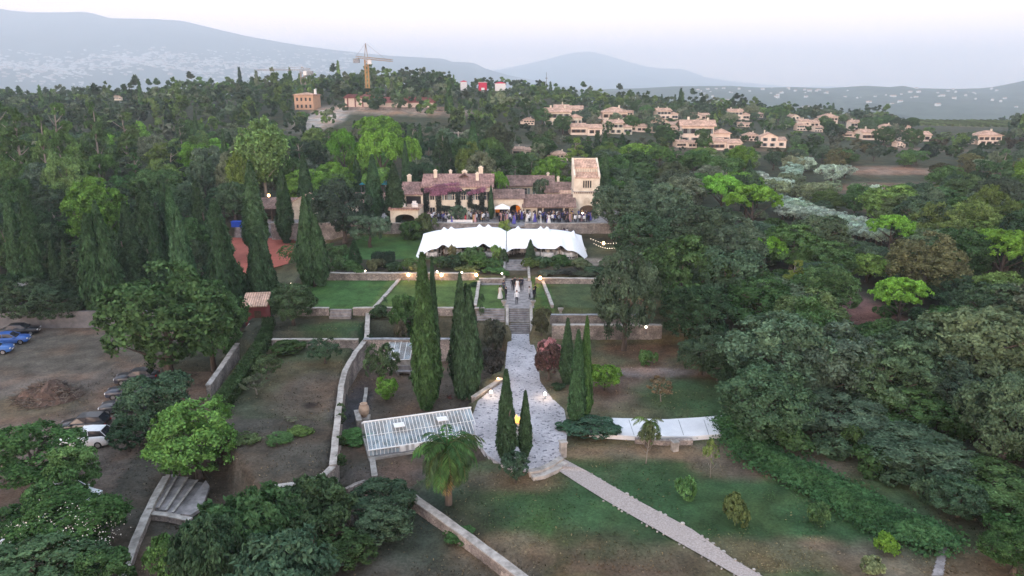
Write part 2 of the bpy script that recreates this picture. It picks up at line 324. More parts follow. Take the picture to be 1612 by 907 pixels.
class MB:
    def __init__(s): s.v = []; s.f = []; s.smooth = False
    def add(s, vs, fs):
        o = len(s.v); s.v += [tuple(v) for v in vs]; s.f += [tuple(i + o for i in f) for f in fs]; return s
    def box(s, x0, x1, y0, y1, z0, z1):
        return s.add([(x0, y0, z0), (x1, y0, z0), (x1, y1, z0), (x0, y1, z0), (x0, y0, z1), (x1, y0, z1), (x1, y1, z1), (x0, y1, z1)],
                     [(0, 3, 2, 1), (4, 5, 6, 7), (0, 1, 5, 4), (1, 2, 6, 5), (2, 3, 7, 6), (3, 0, 4, 7)])
    def prism(s, poly, z0, z1):
        n = len(poly); a = sum(poly[i][0] * poly[(i + 1) % n][1] - poly[(i + 1) % n][0] * poly[i][1] for i in range(n))
        if a < 0: poly = poly[::-1]
        zs0 = z0 if hasattr(z0, '__len__') else [z0] * n; zs1 = z1 if hasattr(z1, '__len__') else [z1] * n
        return s.add([(p[0], p[1], z) for p, z in zip(poly, zs0)] + [(p[0], p[1], z) for p, z in zip(poly, zs1)],
                     [tuple(range(n - 1, -1, -1)), tuple(range(n, 2 * n))] + [(i, (i + 1) % n, n + (i + 1) % n, n + i) for i in range(n)])
    def gable(s, x0, x1, y0, y1, z, h, ov=.35, axis='x', th=.16):
        """roof slab pair, ridge along axis"""
        if axis == 'x':
            ym = (y0 + y1) / 2; a, b = x0 - ov, x1 + ov; dz = h * ov / (ym - y0)
            pts = [(y0 - ov, z - dz), (ym, z + h), (y1 + ov, z - dz)]
            vs = [(x, p[0], p[1] + t) for x in (a, b) for t in (0, th) for p in pts]
        else:
            xm = (x0 + x1) / 2; a, b = y0 - ov, y1 + ov; dz = h * ov / (xm - x0)
            pts = [(x0 - ov, z - dz), (xm, z + h), (x1 + ov, z - dz)]
            vs = [(p[0], y, p[1] + t) for y in (a, b) for t in (0, th) for p in pts]
        return s.add(vs, [(0, 1, 7, 6), (1, 2, 8, 7), (3, 9, 10, 4), (4, 10, 11, 5), (0, 6, 9, 3), (2, 5, 11, 8), (0, 3, 4, 1), (1, 4, 5, 2), (6, 7, 10, 9), (7, 8, 11, 10)])
    def gwall(s, x0, x1, y0, y1, z0, z, h, axis='x'):
        """house body with gable ends"""
        if axis == 'x':
            ym = (y0 + y1) / 2; P = [(y0, z0), (y1, z0), (y1, z), (ym, z + h), (y0, z)]
            vs = [(x, p[0], p[1]) for x in (x0, x1) for p in P]
        else:
            xm = (x0 + x1) / 2; P = [(x0, z0), (x1, z0), (x1, z), (xm, z + h), (x0, z)]
            vs = [(p[0], y, p[1]) for y in (y0, y1) for p in P]
        return s.add(vs, [(0, 1, 2, 3, 4), (9, 8, 7, 6, 5)] + [(i, 5 + i, 5 + (i + 1) % 5, (i + 1) % 5) for i in range(5)])
    def hip(s, x0, x1, y0, y1, z, h, ov=.4, th=.15):
        a, b, c, d = x0 - ov, x1 + ov, y0 - ov, y1 + ov; k = min(b - a, d - c) / 2
        if b - a >= d - c: r0, r1 = (a + k, (c + d) / 2), (b - k, (c + d) / 2)
        else: r0, r1 = ((a + b) / 2, c + k), ((a + b) / 2, d - k)
        vs = [(a, c, z), (b, c, z), (b, d, z), (a, d, z), (a, c, z + th), (b, c, z + th), (b, d, z + th), (a, d, z + th), (*r0, z + h + th), (*r1, z + h + th)]
        f = [(3, 2, 1, 0), (0, 1, 5, 4), (1, 2, 6, 5), (2, 3, 7, 6), (3, 0, 4, 7)]
        f += [(4, 5, 9, 8), (5, 6, 9), (6, 7, 8, 9), (7, 4, 8)] if b - a >= d - c else [(4, 5, 8), (5, 6, 9, 8), (6, 7, 9), (7, 4, 8, 9)]
        return s.add(vs, f)
    def shed(s, x0, x1, y0, y1, za, zb, ov=.3, th=.14):
        k = (zb - za) / (y1 - y0); a, b, c, d = x0 - ov, x1 + ov, y0 - ov, y1 + ov; z0, z1 = za - k * ov, zb + k * ov
        vs = [(a, c, z0), (b, c, z0), (b, d, z1), (a, d, z1), (a, c, z0 + th), (b, c, z0 + th), (b, d, z1 + th), (a, d, z1 + th)]
        return s.add(vs, [(0, 3, 2, 1), (4, 5, 6, 7), (0, 1, 5, 4), (1, 2, 6, 5), (2, 3, 7, 6), (3, 0, 4, 7)])
    def lathe(s, prof, n=12, cx=0, cy=0, capt=True, capb=True, sy=1):
        vs = [(cx + r * math.cos(2 * math.pi * i / n), cy + sy * r * math.sin(2 * math.pi * i / n), z) for r, z in prof for i in range(n)]
        fs = [(j * n + i, j * n + (i + 1) % n, (j + 1) * n + (i + 1) % n, (j + 1) * n + i) for j in range(len(prof) - 1) for i in range(n)]
        if capb: fs.append(tuple(range(n - 1, -1, -1)))
        if capt: fs.append(tuple((len(prof) - 1) * n + i for i in range(n)))
        return s.add(vs, fs)
    def tube(s, pts, rad, n=6):
        pts = [Vector(p) for p in pts]; rs = rad if hasattr(rad, '__len__') else [rad] * len(pts); vs = []
        for i, p in enumerate(pts):
            d = (pts[min(i + 1, len(pts) - 1)] - pts[max(i - 1, 0)]).normalized()
            u = d.cross(Vector((0, 0, 1)) if abs(d.z) < .9 else Vector((1, 0, 0))).normalized(); v = d.cross(u)
            vs += [p + (u * math.cos(2 * math.pi * k / n) + v * math.sin(2 * math.pi * k / n)) * rs[i] for k in range(n)]
        fs = [(j * n + k, j * n + (k + 1) % n, (j + 1) * n + (k + 1) % n, (j + 1) * n + k) for j in range(len(pts) - 1) for k in range(n)]
        fs += [tuple(range(n - 1, -1, -1)), tuple((len(pts) - 1) * n + k for k in range(n))]
        return s.add(vs, fs)
    def mesh(s, name, m, smooth=False):
        me = bpy.data.meshes.new(name); me.from_pydata(s.v, [], s.f); me.materials.append(m)
        if smooth:
            for p in me.polygons: p.use_smooth = True
        me.update(); return me
    def build(s, name, m, parent=None, smooth=False, loc=None, label=None):
        o = link(bpy.data.objects.new(name, s.mesh(name, m, smooth)))
        if parent: o.parent = parent
        if loc is not None: o.location = loc
        if label: o['label'] = label
        return o
def part(name, data, parent, color=None, label=None, loc=None):
    o = link(bpy.data.objects.new(name, data)); o.parent = parent
    if color: o.color = (*color, 1)
    if label: o['label'] = label
    if loc is not None: o.location = loc
    return o
def kids(o): return [c for c in ALL if c.parent == o]
def copy_tree(root, parent=None, children=None):
    c = root.copy(); COL.objects.link(c); c.parent = parent
    for ch in list(root.children): copy_tree(ch, c)
    return c
# ------------------------------------------------------------------ ground sheet
def axis(dense0, dense1, step, lo, hi, g=1.13):
    a = list(np.arange(dense0, dense1 + 1e-6, step)); s = step; v = dense1
    while v < hi: s *= g; v += s; a.append(v)
    s = step; v = dense0; b = []
    while v > lo: s *= g; v -= s; b.append(v)
    return np.array(b[::-1] + a)
gx = axis(-62, 46, .5, -9000, 9000, 1.09); gy = axis(33, 132, .5, -300, 14000, 1.06)
GX, GY = np.meshgrid(gx, gy); GZ = H(GX, GY)
far = sst(150, 300, GY)
GZ = GZ + (vnoise(GX, GY, 1.7, 1) - .5) * .10 * (1 - far) * (1 - inpoly(GX, GY, COURT))
def ground_cols(x, y):
    n = vnoise(x, y, 5, 5) * .5 + vnoise(x, y, 1.8, 6) * .3 + vnoise(x, y, .8, 8) * .2
    c = np.zeros(x.shape + (3,)); c[...] = (.100, .097, .058)
    def mixc(k, col): c[...] = c * (1 - k[..., None]) + np.array(col) * k[..., None]
    def blob(z, px, py, rx, ry, col, soft=.5, amp=.8, k=1.0, wx=None):
        p = at(px, py, z) if wx is None else wx
        d = np.sqrt(((x - p[0]) / rx) ** 2 + ((y - p[1]) / ry) ** 2) + (n - .5) * amp
        mixc(k * (1 - sst(1 - soft, 1 + soft * .4, d)), col)
    def pol(poly, col, k=1.0, amp=0.0):
        mixc(inpoly(x, y, poly).astype(float) * k * np.clip(1 + (n - .5) * amp, 0, 1), col)
    G = (.038, .080, .034); GL = (.052, .105, .032); DRY = (.135, .105, .075)
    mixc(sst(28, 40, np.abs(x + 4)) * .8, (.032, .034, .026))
    mixc(sst(132, 150, y) * 1.0, (.050, .058, .036))
    blob(ZL, 800, 830, 15, 10, G, amp=1.0); blob(ZL, 900, 800, 11, 6, G, amp=1.2, k=.9)
    blob(ZL, 880, 850, 8, 4, GL, k=.4)
    blob(ZL, 1010, 880, 7, 4.5, (.105, .075, .052), amp=1.2); blob(ZL, 800, 757, 6, 2, (.11, .088, .066), k=.8)
    blob(ZL, 1180, 790, 15, 9, G, amp=.9); blob(ZL, 1290, 850, 9, 5, G, amp=1.1, k=.8); blob(ZL, 1080, 740, 9, 2.5, G, k=.6)
    blob(ZL, 1100, 712, 14, 1.6, (.17, .135, .095), amp=.8, k=.9); blob(ZL, 1230, 735, 7, 2.4, (.135, .10, .078), k=.9); blob(ZL, 1290, 852, 1.6, .8, (.26, .17, .12), k=.7)
    blob(ZL, 1180, 868, 8, 2, DRY, k=.6); blob(ZL, 1390, 885, 4, 2.5, (.13, .11, .085), k=.8); blob(ZL, 1560, 900, 4, 2.5, (.13, .095, .06))
    blob(.3, 1000, 600, 10, 6, (.125, .088, .068), amp=1.0); blob(.3, 1090, 620, 6, 5, G, k=.9); blob(.5, 960, 545, 8, 3, (.065, .082, .045), k=.8)
    blob(.5, 1000, 548, 6, 3, (.14, .085, .058), k=.8); blob(.4, 1010, 582, 7, 1.5, (.22, .19, .18), k=.7)
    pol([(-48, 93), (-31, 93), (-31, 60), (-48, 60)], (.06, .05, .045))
    pol(PARK, (.145, .120, .100)); blob(ZP, 70, 560, 16, 8, (.088, .078, .062), k=.8); blob(ZP, 40, 650, 9, 5, (.125, .10, .078), k=.7); blob(ZP, 30, 640, 7, 3, (.07, .085, .05), k=.4)
    blob(ZP, 200, 790, 5, 5, (.15, .115, .09), k=.8)
    pol(ORCH, (.086, .084, .053)); blob(ZO, 440, 700, 5, 4.5, (.052, .068, .042), k=.8, amp=1.4); blob(ZO, 400, 640, 4, 6, (.060, .072, .046), k=.8, amp=1.4); blob(ZO, 500, 620, 5, 6, (.098, .075, .060), k=.8)
    blob(ZO, 510, 560, 7, 2.5, (.05, .075, .04), k=.7); blob(ZO, 490, 638, .9, .8, (.03, .024, .02)); blob(ZO, 462, 700, .9, .8, (.03, .024, .02)); blob(ZO, 395, 675, .9, .8, (.16, .15, .13))
    pol(YARD, (.085, .070, .055)); blob(ZY, 560, 640, 1.6, 8, (.055, .056, .062), k=.9)
    pol(SWB, (.07, .064, .052)); blob(ZS, 700, 850, 6, 6, (.046, .062, .045), k=.8); blob(ZS, 790, 900, 4, 2.6, (.15, .12, .085), k=.8); blob(ZS, 620, 760, 5, 1.6, (.10, .085, .075), k=.9)
    t1 = ((x < -2.5) & (x > -40) & (y > 75.8) & (y < 84.7)).astype(float); mixc(t1, (.062, .064, .044)); blob(Z1, 540, 515, 5, 2.5, G, k=.9)
    t2 = ((x > -40) & (x < 28) & (y > 84.8) & (y < 99.2)).astype(float)
    mixc(t2 * (x > -29), (.046, .105, .030)); mixc(t2 * ((x > -17.6) & (x < 4)), (.070, .118, .034)); mixc(t2 * (x > 5), (.056, .080, .036)); blob(Z2, 1000, 480, 4, 3, (.12, .085, .055), k=.7)
    t3 = ((x > -32) & (x < 28) & (y > 99.2) & (y < 123.5)).astype(float); mixc(t3, (.06, .058, .04))
    mixc(((x > -27) & (x < -12) & (y > 107) & (y < 123.5)).astype(float), (.050, .115, .034))
    mixc(((x > 3) & (x < 28) & (y > 121) & (y < 123.6)).astype(float), (.075, .070, .045)); blob(Z4, 960, 395, 7, 7, (.055, .066, .038), k=.9)
    blob(2.7, 900, 415, 9, 2.3, (.30, .25, .21), k=.6)
    mixc(((x > -45) & (x < 20) & (y > 123.5) & (y < 140)).astype(float), (.20, .17, .16))
    mixc(inpoly(x, y, PP(4.9, (400, 346), (505, 346), (512, 364), (300, 364))).astype(float), (.30, .28, .29))
    blob(3, 1350, 478, 7, 9, (.15, .088, .080), k=1); blob(1, 1345, 520, 5, 4, (.10, .07, .068), k=.9)
    # hillside openings
    for px, py, rx, ry, col in ((1400, 270, 16, 8, (.22, .15, .11)), (1430, 300, 22, 9, (.16, .12, .09)), (1480, 330, 16, 8, (.19, .13, .10)), (1545, 338, 10, 5, (.22, .14, .11)),
                                (622, 172, 36, 13, (.42, .33, .26)), (560, 168, 16, 14, (.40, .32, .26)), (508, 186, 10, 22, (.40, .36, .32)), (1100, 236, 26, 9, (.12, .10, .07)),
                                (1510, 196, 52, 26, (.22, .22, .13)), (1470, 187, 60, 6, (.42, .34, .25)), (1440, 236, 18, 6, (.20, .15, .12)), (830, 235, 8, 6, (.2, .17, .13))):
        g = ground_hit(px, py); blob(0, 0, 0, rx, ry, col, wx=(g.x, g.y), amp=.6)
    mixc(sst(500, 900, y), (.05, .065, .045))
    return c
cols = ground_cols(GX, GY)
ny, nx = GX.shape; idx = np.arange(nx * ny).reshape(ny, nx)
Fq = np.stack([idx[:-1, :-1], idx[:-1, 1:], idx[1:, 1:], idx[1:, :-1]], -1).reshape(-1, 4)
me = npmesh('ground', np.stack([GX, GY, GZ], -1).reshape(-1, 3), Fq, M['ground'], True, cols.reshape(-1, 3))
tag(link(bpy.data.objects.new('ground', me)), kind='structure')
def sheet(name, poly, z, m, th=.05, kind='structure', label=None, cat=None, parent=None):
    o = MB().prism(poly, z - th, z).build(name, m, parent)
    return tag(o, label, cat, kind=kind)
def draped(name, poly, m, dz=.06, step=.5, kind='structure'):
    xs = [p[0] for p in poly]; ys = [p[1] for p in poly]
    X, Y = np.meshgrid(np.arange(min(xs), max(xs) + step, step), np.arange(max(min(ys), 30), max(ys) + step, step))
    k = inpoly(X, Y, poly); Z = H(X, Y) + dz; n1, n0 = X.shape; ii = np.arange(n1 * n0).reshape(n1, n0)
    q = np.stack([ii[:-1, :-1], ii[:-1, 1:], ii[1:, 1:], ii[1:, :-1]], -1); ok = (k[:-1, :-1] & k[1:, 1:] & k[:-1, 1:] & k[1:, :-1]); q = q[ok]
    o = link(bpy.data.objects.new(name, npmesh(name, np.stack([X, Y, Z], -1).reshape(-1, 3), q.reshape(-1, 4), m, True))); return tag(o, kind=kind)
sheet('forecourt_paving', FORE, ZF + .03, M['cobble'], .5)
_gl = [at(a, b, ZL) for a, b in ((838, 742), (873, 738), (908, 760), (951, 786), (1026, 828), (1106, 871), (1173, 908), (1500, 1100))]; _gr = [at(a, b, ZL) for a, b in ((884, 722), (925, 743), (960, 763), (1001, 786), (1090, 831), (1156, 877), (1212, 908), (1640, 1110))]
_gv = []
for i in range(7):
    for k in range(10):
        for P_ in (_gl, _gr): q = P_[i].lerp(P_[i + 1], k / 12); _gv.append((q.x, q.y, max(Hs(q.x, q.y), -1.2) + .085))
_n = len(_gv) // 2
tag(link(bpy.data.objects.new('gravel_path', npmesh('gravel_path', _gv, [(2 * i, 2 * i + 1, 2 * i + 3, 2 * i + 2) for i in range(_n - 1)], M['gravel']))), kind='structure')
sheet('clay_court', COURT, 2.26, M['clay'], .06)
sheet('terrace_paving', [(-42, 123.9), (21, 123.9), (21, 140), (-42, 140)], Z5 + .16, M['step'], .3)
# ------------------------------------------------------------------ hills
def hillmat(name, c1, c2, sc):
    return mat(name, c1, c2, sc, rough=1, detail=8, spec=0)
def hillrange(name, sil, Yc, front, back, zb, m, seed, bump=30, pw=1.5, nu=160, nv=36):
    px = np.array([p[0] for p in sil], float); py = np.array([p[1] for p in sil], float)
    u = np.linspace(px[0], px[-1], nu); cz = CAMH + Yc * (-(np.tan(np.arctan((np.interp(u, px, py) - CY) / F) + PITCH)))
    X = (u - CX) / F * (Yc * math.cos(PITCH) + 0); V = []
    for j in range(nv):
        t = j / (nv - 1) * 1.25
        for i in range(nu):
            if t <= 1: y = Yc - front * (1 - t); s = t ** pw
            else: y = Yc + back * (t - 1) / .25; s = 1 - (t - 1) / .25
            x = X[i] * (y / Yc) ** .5
            k = min(1, 4 * t * max(0, 1 - t) + .0) if t <= 1 else 0
            z = zb + (cz[i] - zb) * s + k * bump * (float(vnoise(x, y, bump * 11, seed)) + .5 * float(vnoise(x, y, bump * 4.5, seed + 1)) - .75) * 2
            V.append((x, y, z))
    ii = np.arange(nu * nv).reshape(nv, nu); q = np.stack([ii[:-1, :-1], ii[:-1, 1:], ii[1:, 1:], ii[1:, :-1]], -1).reshape(-1, 4)
    o = link(bpy.data.objects.new(name, npmesh(name, V, q, m, True))); tag(o, kind='structure')
    return np.array(V).reshape(nv, nu, 3)
MS = hillrange('mountain_massif', [(-900, 20), (-500, -30), (-200, -8), (0, 8), (40, 16), (70, 19), (110, 19), (150, 18), (165, 20), (190, 28), (250, 29), (300, 32), (350, 45), (400, 57), (470, 70), (520, 77), (560, 82), (620, 88), (700, 92), (712, 97), (745, 98), (765, 108), (800, 118), (860, 130), (920, 142), (1000, 150)],
               6500, 4300, 2500, -60, hillmat('massif_scrub', (.10, .12, .11), (.055, .07, .06), .004), 3, bump=60, pw=1.7, nu=220, nv=60)
hillrange('mountain_massif', [(480, 150), (600, 132), (740, 117), (800, 107), (850, 96), (880, 88), (900, 83.5), (918, 81), (932, 82), (960, 89), (1010, 104), (1040, 108), (1070, 108), (1085, 113), (1110, 122), (1150, 128), (1200, 133), (1300, 141), (1380, 150)],
          12000, 5200, 3000, -60, hillmat('peak_scrub', (.09, .11, .11), (.06, .08, .08), .002), 9, bump=80)
LH = hillrange('low_hills', [(560, 160), (700, 155), (800, 150), (880, 146), (960, 140), (1010, 139), (1060, 136), (1150, 135), (1200, 138), (1250, 137), (1300, 139), (1360, 135), (1400, 137), (1420, 135), (1440, 139), (1500, 140), (1540, 139), (1560, 137), (1590, 131), (1612, 126), (1700, 108), (1900, 100), (2300, 120)],
               3000, 1500, 900, -45, hillmat('wooded_hills', (.075, .10, .065), (.03, .045, .03), .02), 5, bump=16, pw=1.2, nu=260, nv=50)
# ------------------------------------------------------------------ far settlements
def specks(grid, n, test, smin, smax, seed, name, label, cat, kind='stuff'):
    rng = random.Random(seed); V = []; Fs = []; C = []; nv, nu, _ = grid.shape; k = 0; out = []; tries = 0
    while k < n and tries < 60000:
        tries += 1; j = rng.uniform(1, nv * .8 - 2); i = rng.uniform(0, nu - 2); a, b = int(j), int(i)
        p = grid[a, b] * (1 - (j - a)) + grid[a + 1, b] * (j - a) + (grid[a, b + 1] - grid[a, b]) * (i - b)
        px, py = proj(*p); pr = test(px, py)
        if rng.random() > pr: continue
        out.append((p, rng.uniform(smin, smax), rng.random())); k += 1
    return out
sp = specks(MS, 2300, lambda x, y: 0 if x < -20 or x > 560 else max(0, math.exp(-((y - (104 + 8 * math.sin(x * .02))) / 13) ** 2) * (1 if x < 430 else .25) * (1.0 if math.sin(x * .11) * math.sin(y * .33 + x * .05) > -.25 else .15) + (.05 if 78 < y < 135 else 0)), 6, 15, 4, '', '', '')
V = []; Q = []; C = []
for p, s, r in sp:
    o = len(V); hx, hy, hz = s * .8, s * .5, s * .55
    for dz in (-12, hz):
        for dx, dy in ((-hx, -hy), (hx, -hy), (hx, hy), (-hx, hy)): V.append((p[0] + dx, p[1] + dy, p[2] + dz))
    Q += [(o, o + 1, o + 5, o + 4), (o + 1, o + 2, o + 6, o + 5), (o + 2, o + 3, o + 7, o + 6), (o + 3, o, o + 4, o + 7), (o + 4, o + 5, o + 6, o + 7)]
    C += [((.62, .59, .56) if r < .6 else (.5, .40, .36))] * 8
def attr_mat(name):
    m, t, b, N, K = newmat(name); a = N('Attribute'); a.attribute_name = 'Col'; n = N('TexNoise'); n.inputs['Scale'].default_value = .2
    s = N('VectorMath'); s.operation = 'SCALE'; mr = N('MapRange'); mr.inputs[3].default_value = .8; mr.inputs[4].default_value = 1.2; K(n.outputs[0], mr.inputs[0])
    K(a.outputs['Color'], s.inputs[0]); K(mr.outputs[0], s.inputs['Scale']); K(s.outputs[0], b.inputs['Base Color']); b.inputs['Roughness'].default_value = .9; return m
M['attr'] = attr_mat('town_render')
tag(link(bpy.data.objects.new('hillside_town', npmesh('hillside_town', V, Q, M['attr'], cols=np.array(C)))), 'pale mass of tiny town buildings spread over the foot of the long blue massif', 'town', kind='stuff')
# scattered white villas on the low hills, individually
hp = MB().gwall(-9, 9, -5, 5, -8, 6, 2.6); vill_w = hp.mesh('far_villa_walls', M['white'])
vill_r = MB().gable(-9, 9, -5, 5, 6, 2.6, ov=.8, th=.5).mesh('far_villa_roof', M['tilevill'])
for k, (p, s, r) in enumerate(specks(LH, 75, lambda x, y: 0 if not (1080 < x < 1640 and 139 < y < 176) else (.9 if y < 158 else .3), .35, .85, 11, '', '', '')):
    px, py = proj(*p)
    t = empty('far_villa', tuple(p), r * 3, 'small white villa on the blue wooded hill, ' + ('behind the dark row of cypresses' if px > 1340 else 'above the hillside village'), 'villa', 'white villas dotted over the far blue hills')
    t.scale = (s, s, s); part('wall', vill_w, t); part('roof', vill_r, t)
# ------------------------------------------------------------------ leaf clouds
def rnd_dirs(rng, n):
    v = rng.normal(size=(n, 3)); return v / np.linalg.norm(v, axis=1, keepdims=True)
def quads(P, Nn, s, asp, rng, up=0.0, tilt=.5):
    n = len(P); Nn = Nn + rng.normal(size=(n, 3)) * tilt; Nn /= np.linalg.norm(Nn, axis=1, keepdims=True)
    t = rng.normal(size=(n, 3)); t[:, 2] += up * 3; t -= Nn * np.sum(t * Nn, 1)[:, None]; t /= np.linalg.norm(t, axis=1, keepdims=True) + 1e-9
    b = np.cross(Nn, t); s = (s * rng.uniform(.6, 1.4, n))[:, None]
    a = t * s * asp; c = b * s
    # pointed leaf-spray outline: rhombus
    return np.stack([P - a, P + c * .8 - a * .1, P + a, P - c * .8 + a * .1], 1).reshape(-1, 3)
def lump_cloud(rng, cen, rad, n, keep=.82, flat=1.0, jit=.16, low=-.55):
    cen = np.array(cen); rad = np.array(rad); w_ = rad ** 2; w_ /= w_.sum(); k = rng.choice(len(cen), n, p=w_)
    m_ = max(12, n // 70); kc = rng.choice(len(cen), m_, p=w_); dc = rnd_dirs(rng, m_); ok = dc[:, 2] > low; dc[~ok, 2] *= -1
    g_ = rng.integers(0, m_, n); k = kc[g_]; sp_ = np.minimum(.42, .16 + .10 / np.maximum(rad[k], .4)); d = dc[g_] + rng.normal(size=(n, 3)) * sp_[:, None] * rng.uniform(.5, 1, (n, 1)); d /= np.linalg.norm(d, axis=1, keepdims=True)
    rr = rad[k] * (1 + rng.uniform(-.12, .16, m_)[g_] + rng.normal(size=n) * jit * .5 - abs(rng.normal(size=n)) * jit)
    P = cen[k] + d * rr[:, None] * np.array([1, 1, flat])
    inside = np.zeros(n, bool)
    for c, r in zip(cen, rad):
        q = (P - c) / np.array([1, 1, flat]); inside |= (np.sum(q * q, 1) < (r * keep) ** 2) 
    own = ~inside | (rng.random(n) < .06); return P[own], d[own]
def crown_round(seed, Rr, Hh, z0, nl, n, leaf, spread=.62, lr=(.30, .46), keep=.8, droop=0, tall=1.0):
    rng = np.random.default_rng(seed); c = []; r = []
    for i in range(nl):
        d = rnd_dirs(rng, 1)[0]; d[2] = d[2] * .95 + .1
        q = rng.uniform(.72, 1.05) * spread
        c.append((d[0] * Rr * q, d[1] * Rr * q, z0 + Hh / 2 + d[2] * Hh / 2 * q * 1.12)); r.append(rng.uniform(*lr) * Rr)
    c.append((0, 0, z0 + Hh * .5)); r.append(Rr * .5)
    P, Dn = lump_cloud(rng, c, r, n, keep, flat=.85)
    V = quads(P, Dn, leaf, 1.25, rng, tilt=.55); return V
def crown_cypress(seed, Rr, Hh, n, leaf, tops=1, base=.12, point=1.6):
    rng = np.random.default_rng(seed); P = []; Nn = []
    sh = [(0, 0, 1.0, 1.0)] if tops == 1 else [(math.cos(a * 2.4) * Rr * .42, math.sin(a * 2.4) * Rr * .42, rng.uniform(.78, 1.0) if a else 1.0, .68) for a in range(tops)]
    for ox, oy, hk, rk in sh:
        m_ = n // len(sh); t = rng.random(m_) ** 1.15 ; th = rng.random(m_) * 2 * math.pi
        prof = np.clip(np.minimum(1, (t / base * .75 + .25)) * (1 - t ** (point * .85)) ** .85, 0, 1)
        furrow = 1 + (rng.random(m_) < .10) * rng.uniform(0, .28, m_) + .13 * np.sin(th * 5 + 3 * np.sin(t * 7 + seed) + seed) + .09 * np.sin(th * 11 + t * 25 + seed) + .08 * np.sin(t * 38 + th * 3)
        r = Rr * rk * prof * furrow * (1 - abs(rng.normal(size=m_)) * .10) + .05
        P.append(np.stack([ox * (1 - t * .3) + r * np.cos(th), oy * (1 - t * .3) + r * np.sin(th), .35 + t * (Hh * hk - .35)], 1))
        Nn.append(np.stack([np.cos(th), np.sin(th), np.full(m_, .25)], 1))
    P = np.concatenate(P); Nn = np.concatenate(Nn); return quads(P, Nn, leaf, 2.2, rng, up=1.4, tilt=.45)
def crown_umbrella(seed, Rr, Hh, z0, n, leaf):
    rng = np.random.default_rng(seed); c = []; r = []
    for i in range(46):
        a = rng.random() * 6.283; q = math.sqrt(rng.random()) * .82
        c.append((math.cos(a) * q * Rr, math.sin(a) * q * Rr, z0 + Hh * (.12 + .72 * math.sqrt(1 - q * q) - .08 * rng.random()))); r.append(rng.uniform(.15, .25) * Rr)
    P, Dn = lump_cloud(rng, c, r, n, .8, flat=.8, low=-.35)
    return quads(P, Dn, leaf, 1.5, rng, tilt=.6)
def crown_pine(seed, Rr, Hh, z0, n, leaf):
    rng = np.random.default_rng(seed); c = []; r = []
    for i in range(40):
        t = rng.random(); a = rng.random() * 6.283; q = (1 - t) ** .65 * rng.uniform(.35, .85)
        c.append((math.cos(a) * q * Rr, math.sin(a) * q * Rr, z0 + Hh * t * .92)); r.append(rng.uniform(.17, .32) * Rr * (1.05 - .45 * t))
    P, Dn = lump_cloud(rng, c, r, n, .78, flat=.65, low=-.3); return quads(P, Dn, leaf, 1.6, rng, tilt=.6)
def crown_poplar(seed, Rr, Hh, z0, n, leaf):
    rng = np.random.default_rng(seed); P = []
    for i in range(60):
        a = rng.random() * 6.283; q = math.sqrt(rng.random()) * .9; zt = z0 + Hh * (1 - .35 * q ** 2) * rng.uniform(.8, 1)
        k = n // 60; t = rng.random(k) ** .7; base = z0 * .7
        w_ = .12 + .32 * np.sin(np.pi * t) 
        P.append(np.stack([math.cos(a) * Rr * q * (.25 + .75 * t) + rng.normal(size=k) * w_, math.sin(a) * Rr * q * (.25 + .75 * t) + rng.normal(size=k) * w_, base + (zt - base) * (.25 + .75 * t)], 1))
    P = np.concatenate(P); Dn = P - np.array([0, 0, z0 + Hh * .4]); Dn /= np.linalg.norm(Dn, axis=1, keepdims=True); return quads(P, Dn, leaf, 1.8, rng, up=.8, tilt=.8)
def crown_mesh(name, V, m): return npmesh(name, V, np.arange(len(V)).reshape(-1, 4), m)
def trunk_mesh(name, Hh, r, limbs, seed, m=None, spread=2.4, lean=.0, top=.8):
    rng = random.Random(seed); b = MB(); pts = [(0, 0, -.3)]; x = y = 0
    for i in range(1, 6):
        x += rng.uniform(-1, 1) * .035 * Hh + lean; y += rng.uniform(-1, 1) * .03 * Hh; pts.append((x, y, Hh * top * i / 5))
    b.tube(pts, [r * 1.35, r * 1.0, r * .85, r * .7, r * .5, r * .28], 8)
    for i in range(limbs):
        k = rng.uniform(.3, .85); z = Hh * top * k; j = int(k * 5); p0 = Vector(pts[j]).lerp(Vector(pts[min(5, j + 1)]), k * 5 - j); a = rng.random() * 6.283; l = spread * rng.uniform(.6, 1)
        mid = p0 + Vector((math.cos(a) * l * .5, math.sin(a) * l * .5, l * .35)); en = p0 + Vector((math.cos(a) * l, math.sin(a) * l, l * .75))
        b.tube([p0, mid, en], [r * .4, r * .26, r * .1], 5)
    return b.mesh(name, m or M['bark'], True)
PROTO = {}
def proto(kind, vs): PROTO[kind] = vs
mk = crown_mesh
proto('oak', [(mk('crown', crown_round(s, 4.6, 8.4, .7, 46, 46000, .125, lr=(.22, .40), spread=.68), M['leaf']), trunk_mesh('trunk', 7.5, .32, 8, s, spread=3.2), 4.6, 9.0) for s in (1, 2, 3, 4)])
proto('bushy', [(mk('crown', crown_round(s, 3.0, 5.4, .2, 28, 20000, .115, spread=.66, lr=(.22, .4)), M['leaf']), trunk_mesh('trunk', 4.5, .16, 6, s, spread=1.6), 3.0, 5.9) for s in (11, 12, 13)])
proto('olive', [(mk('crown', crown_round(s, 3.0, 3.9, 1.0, 18, 10000, .11, spread=.66, lr=(.26, .42)), M['leaf']), trunk_mesh('trunk', 4.0, .2, 8, s, spread=1.8), 3.0, 5.0) for s in (21, 22)])
proto('sparse', [(mk('crown', crown_round(s, 1.8, 2.6, 1.1, 12, 2200, .10, spread=.7, lr=(.25, .4)), M['leaf']), trunk_mesh('trunk', 3.2, .07, 7, s, M['palebark'], spread=1.2), 1.8, 3.8) for s in (31, 32)])
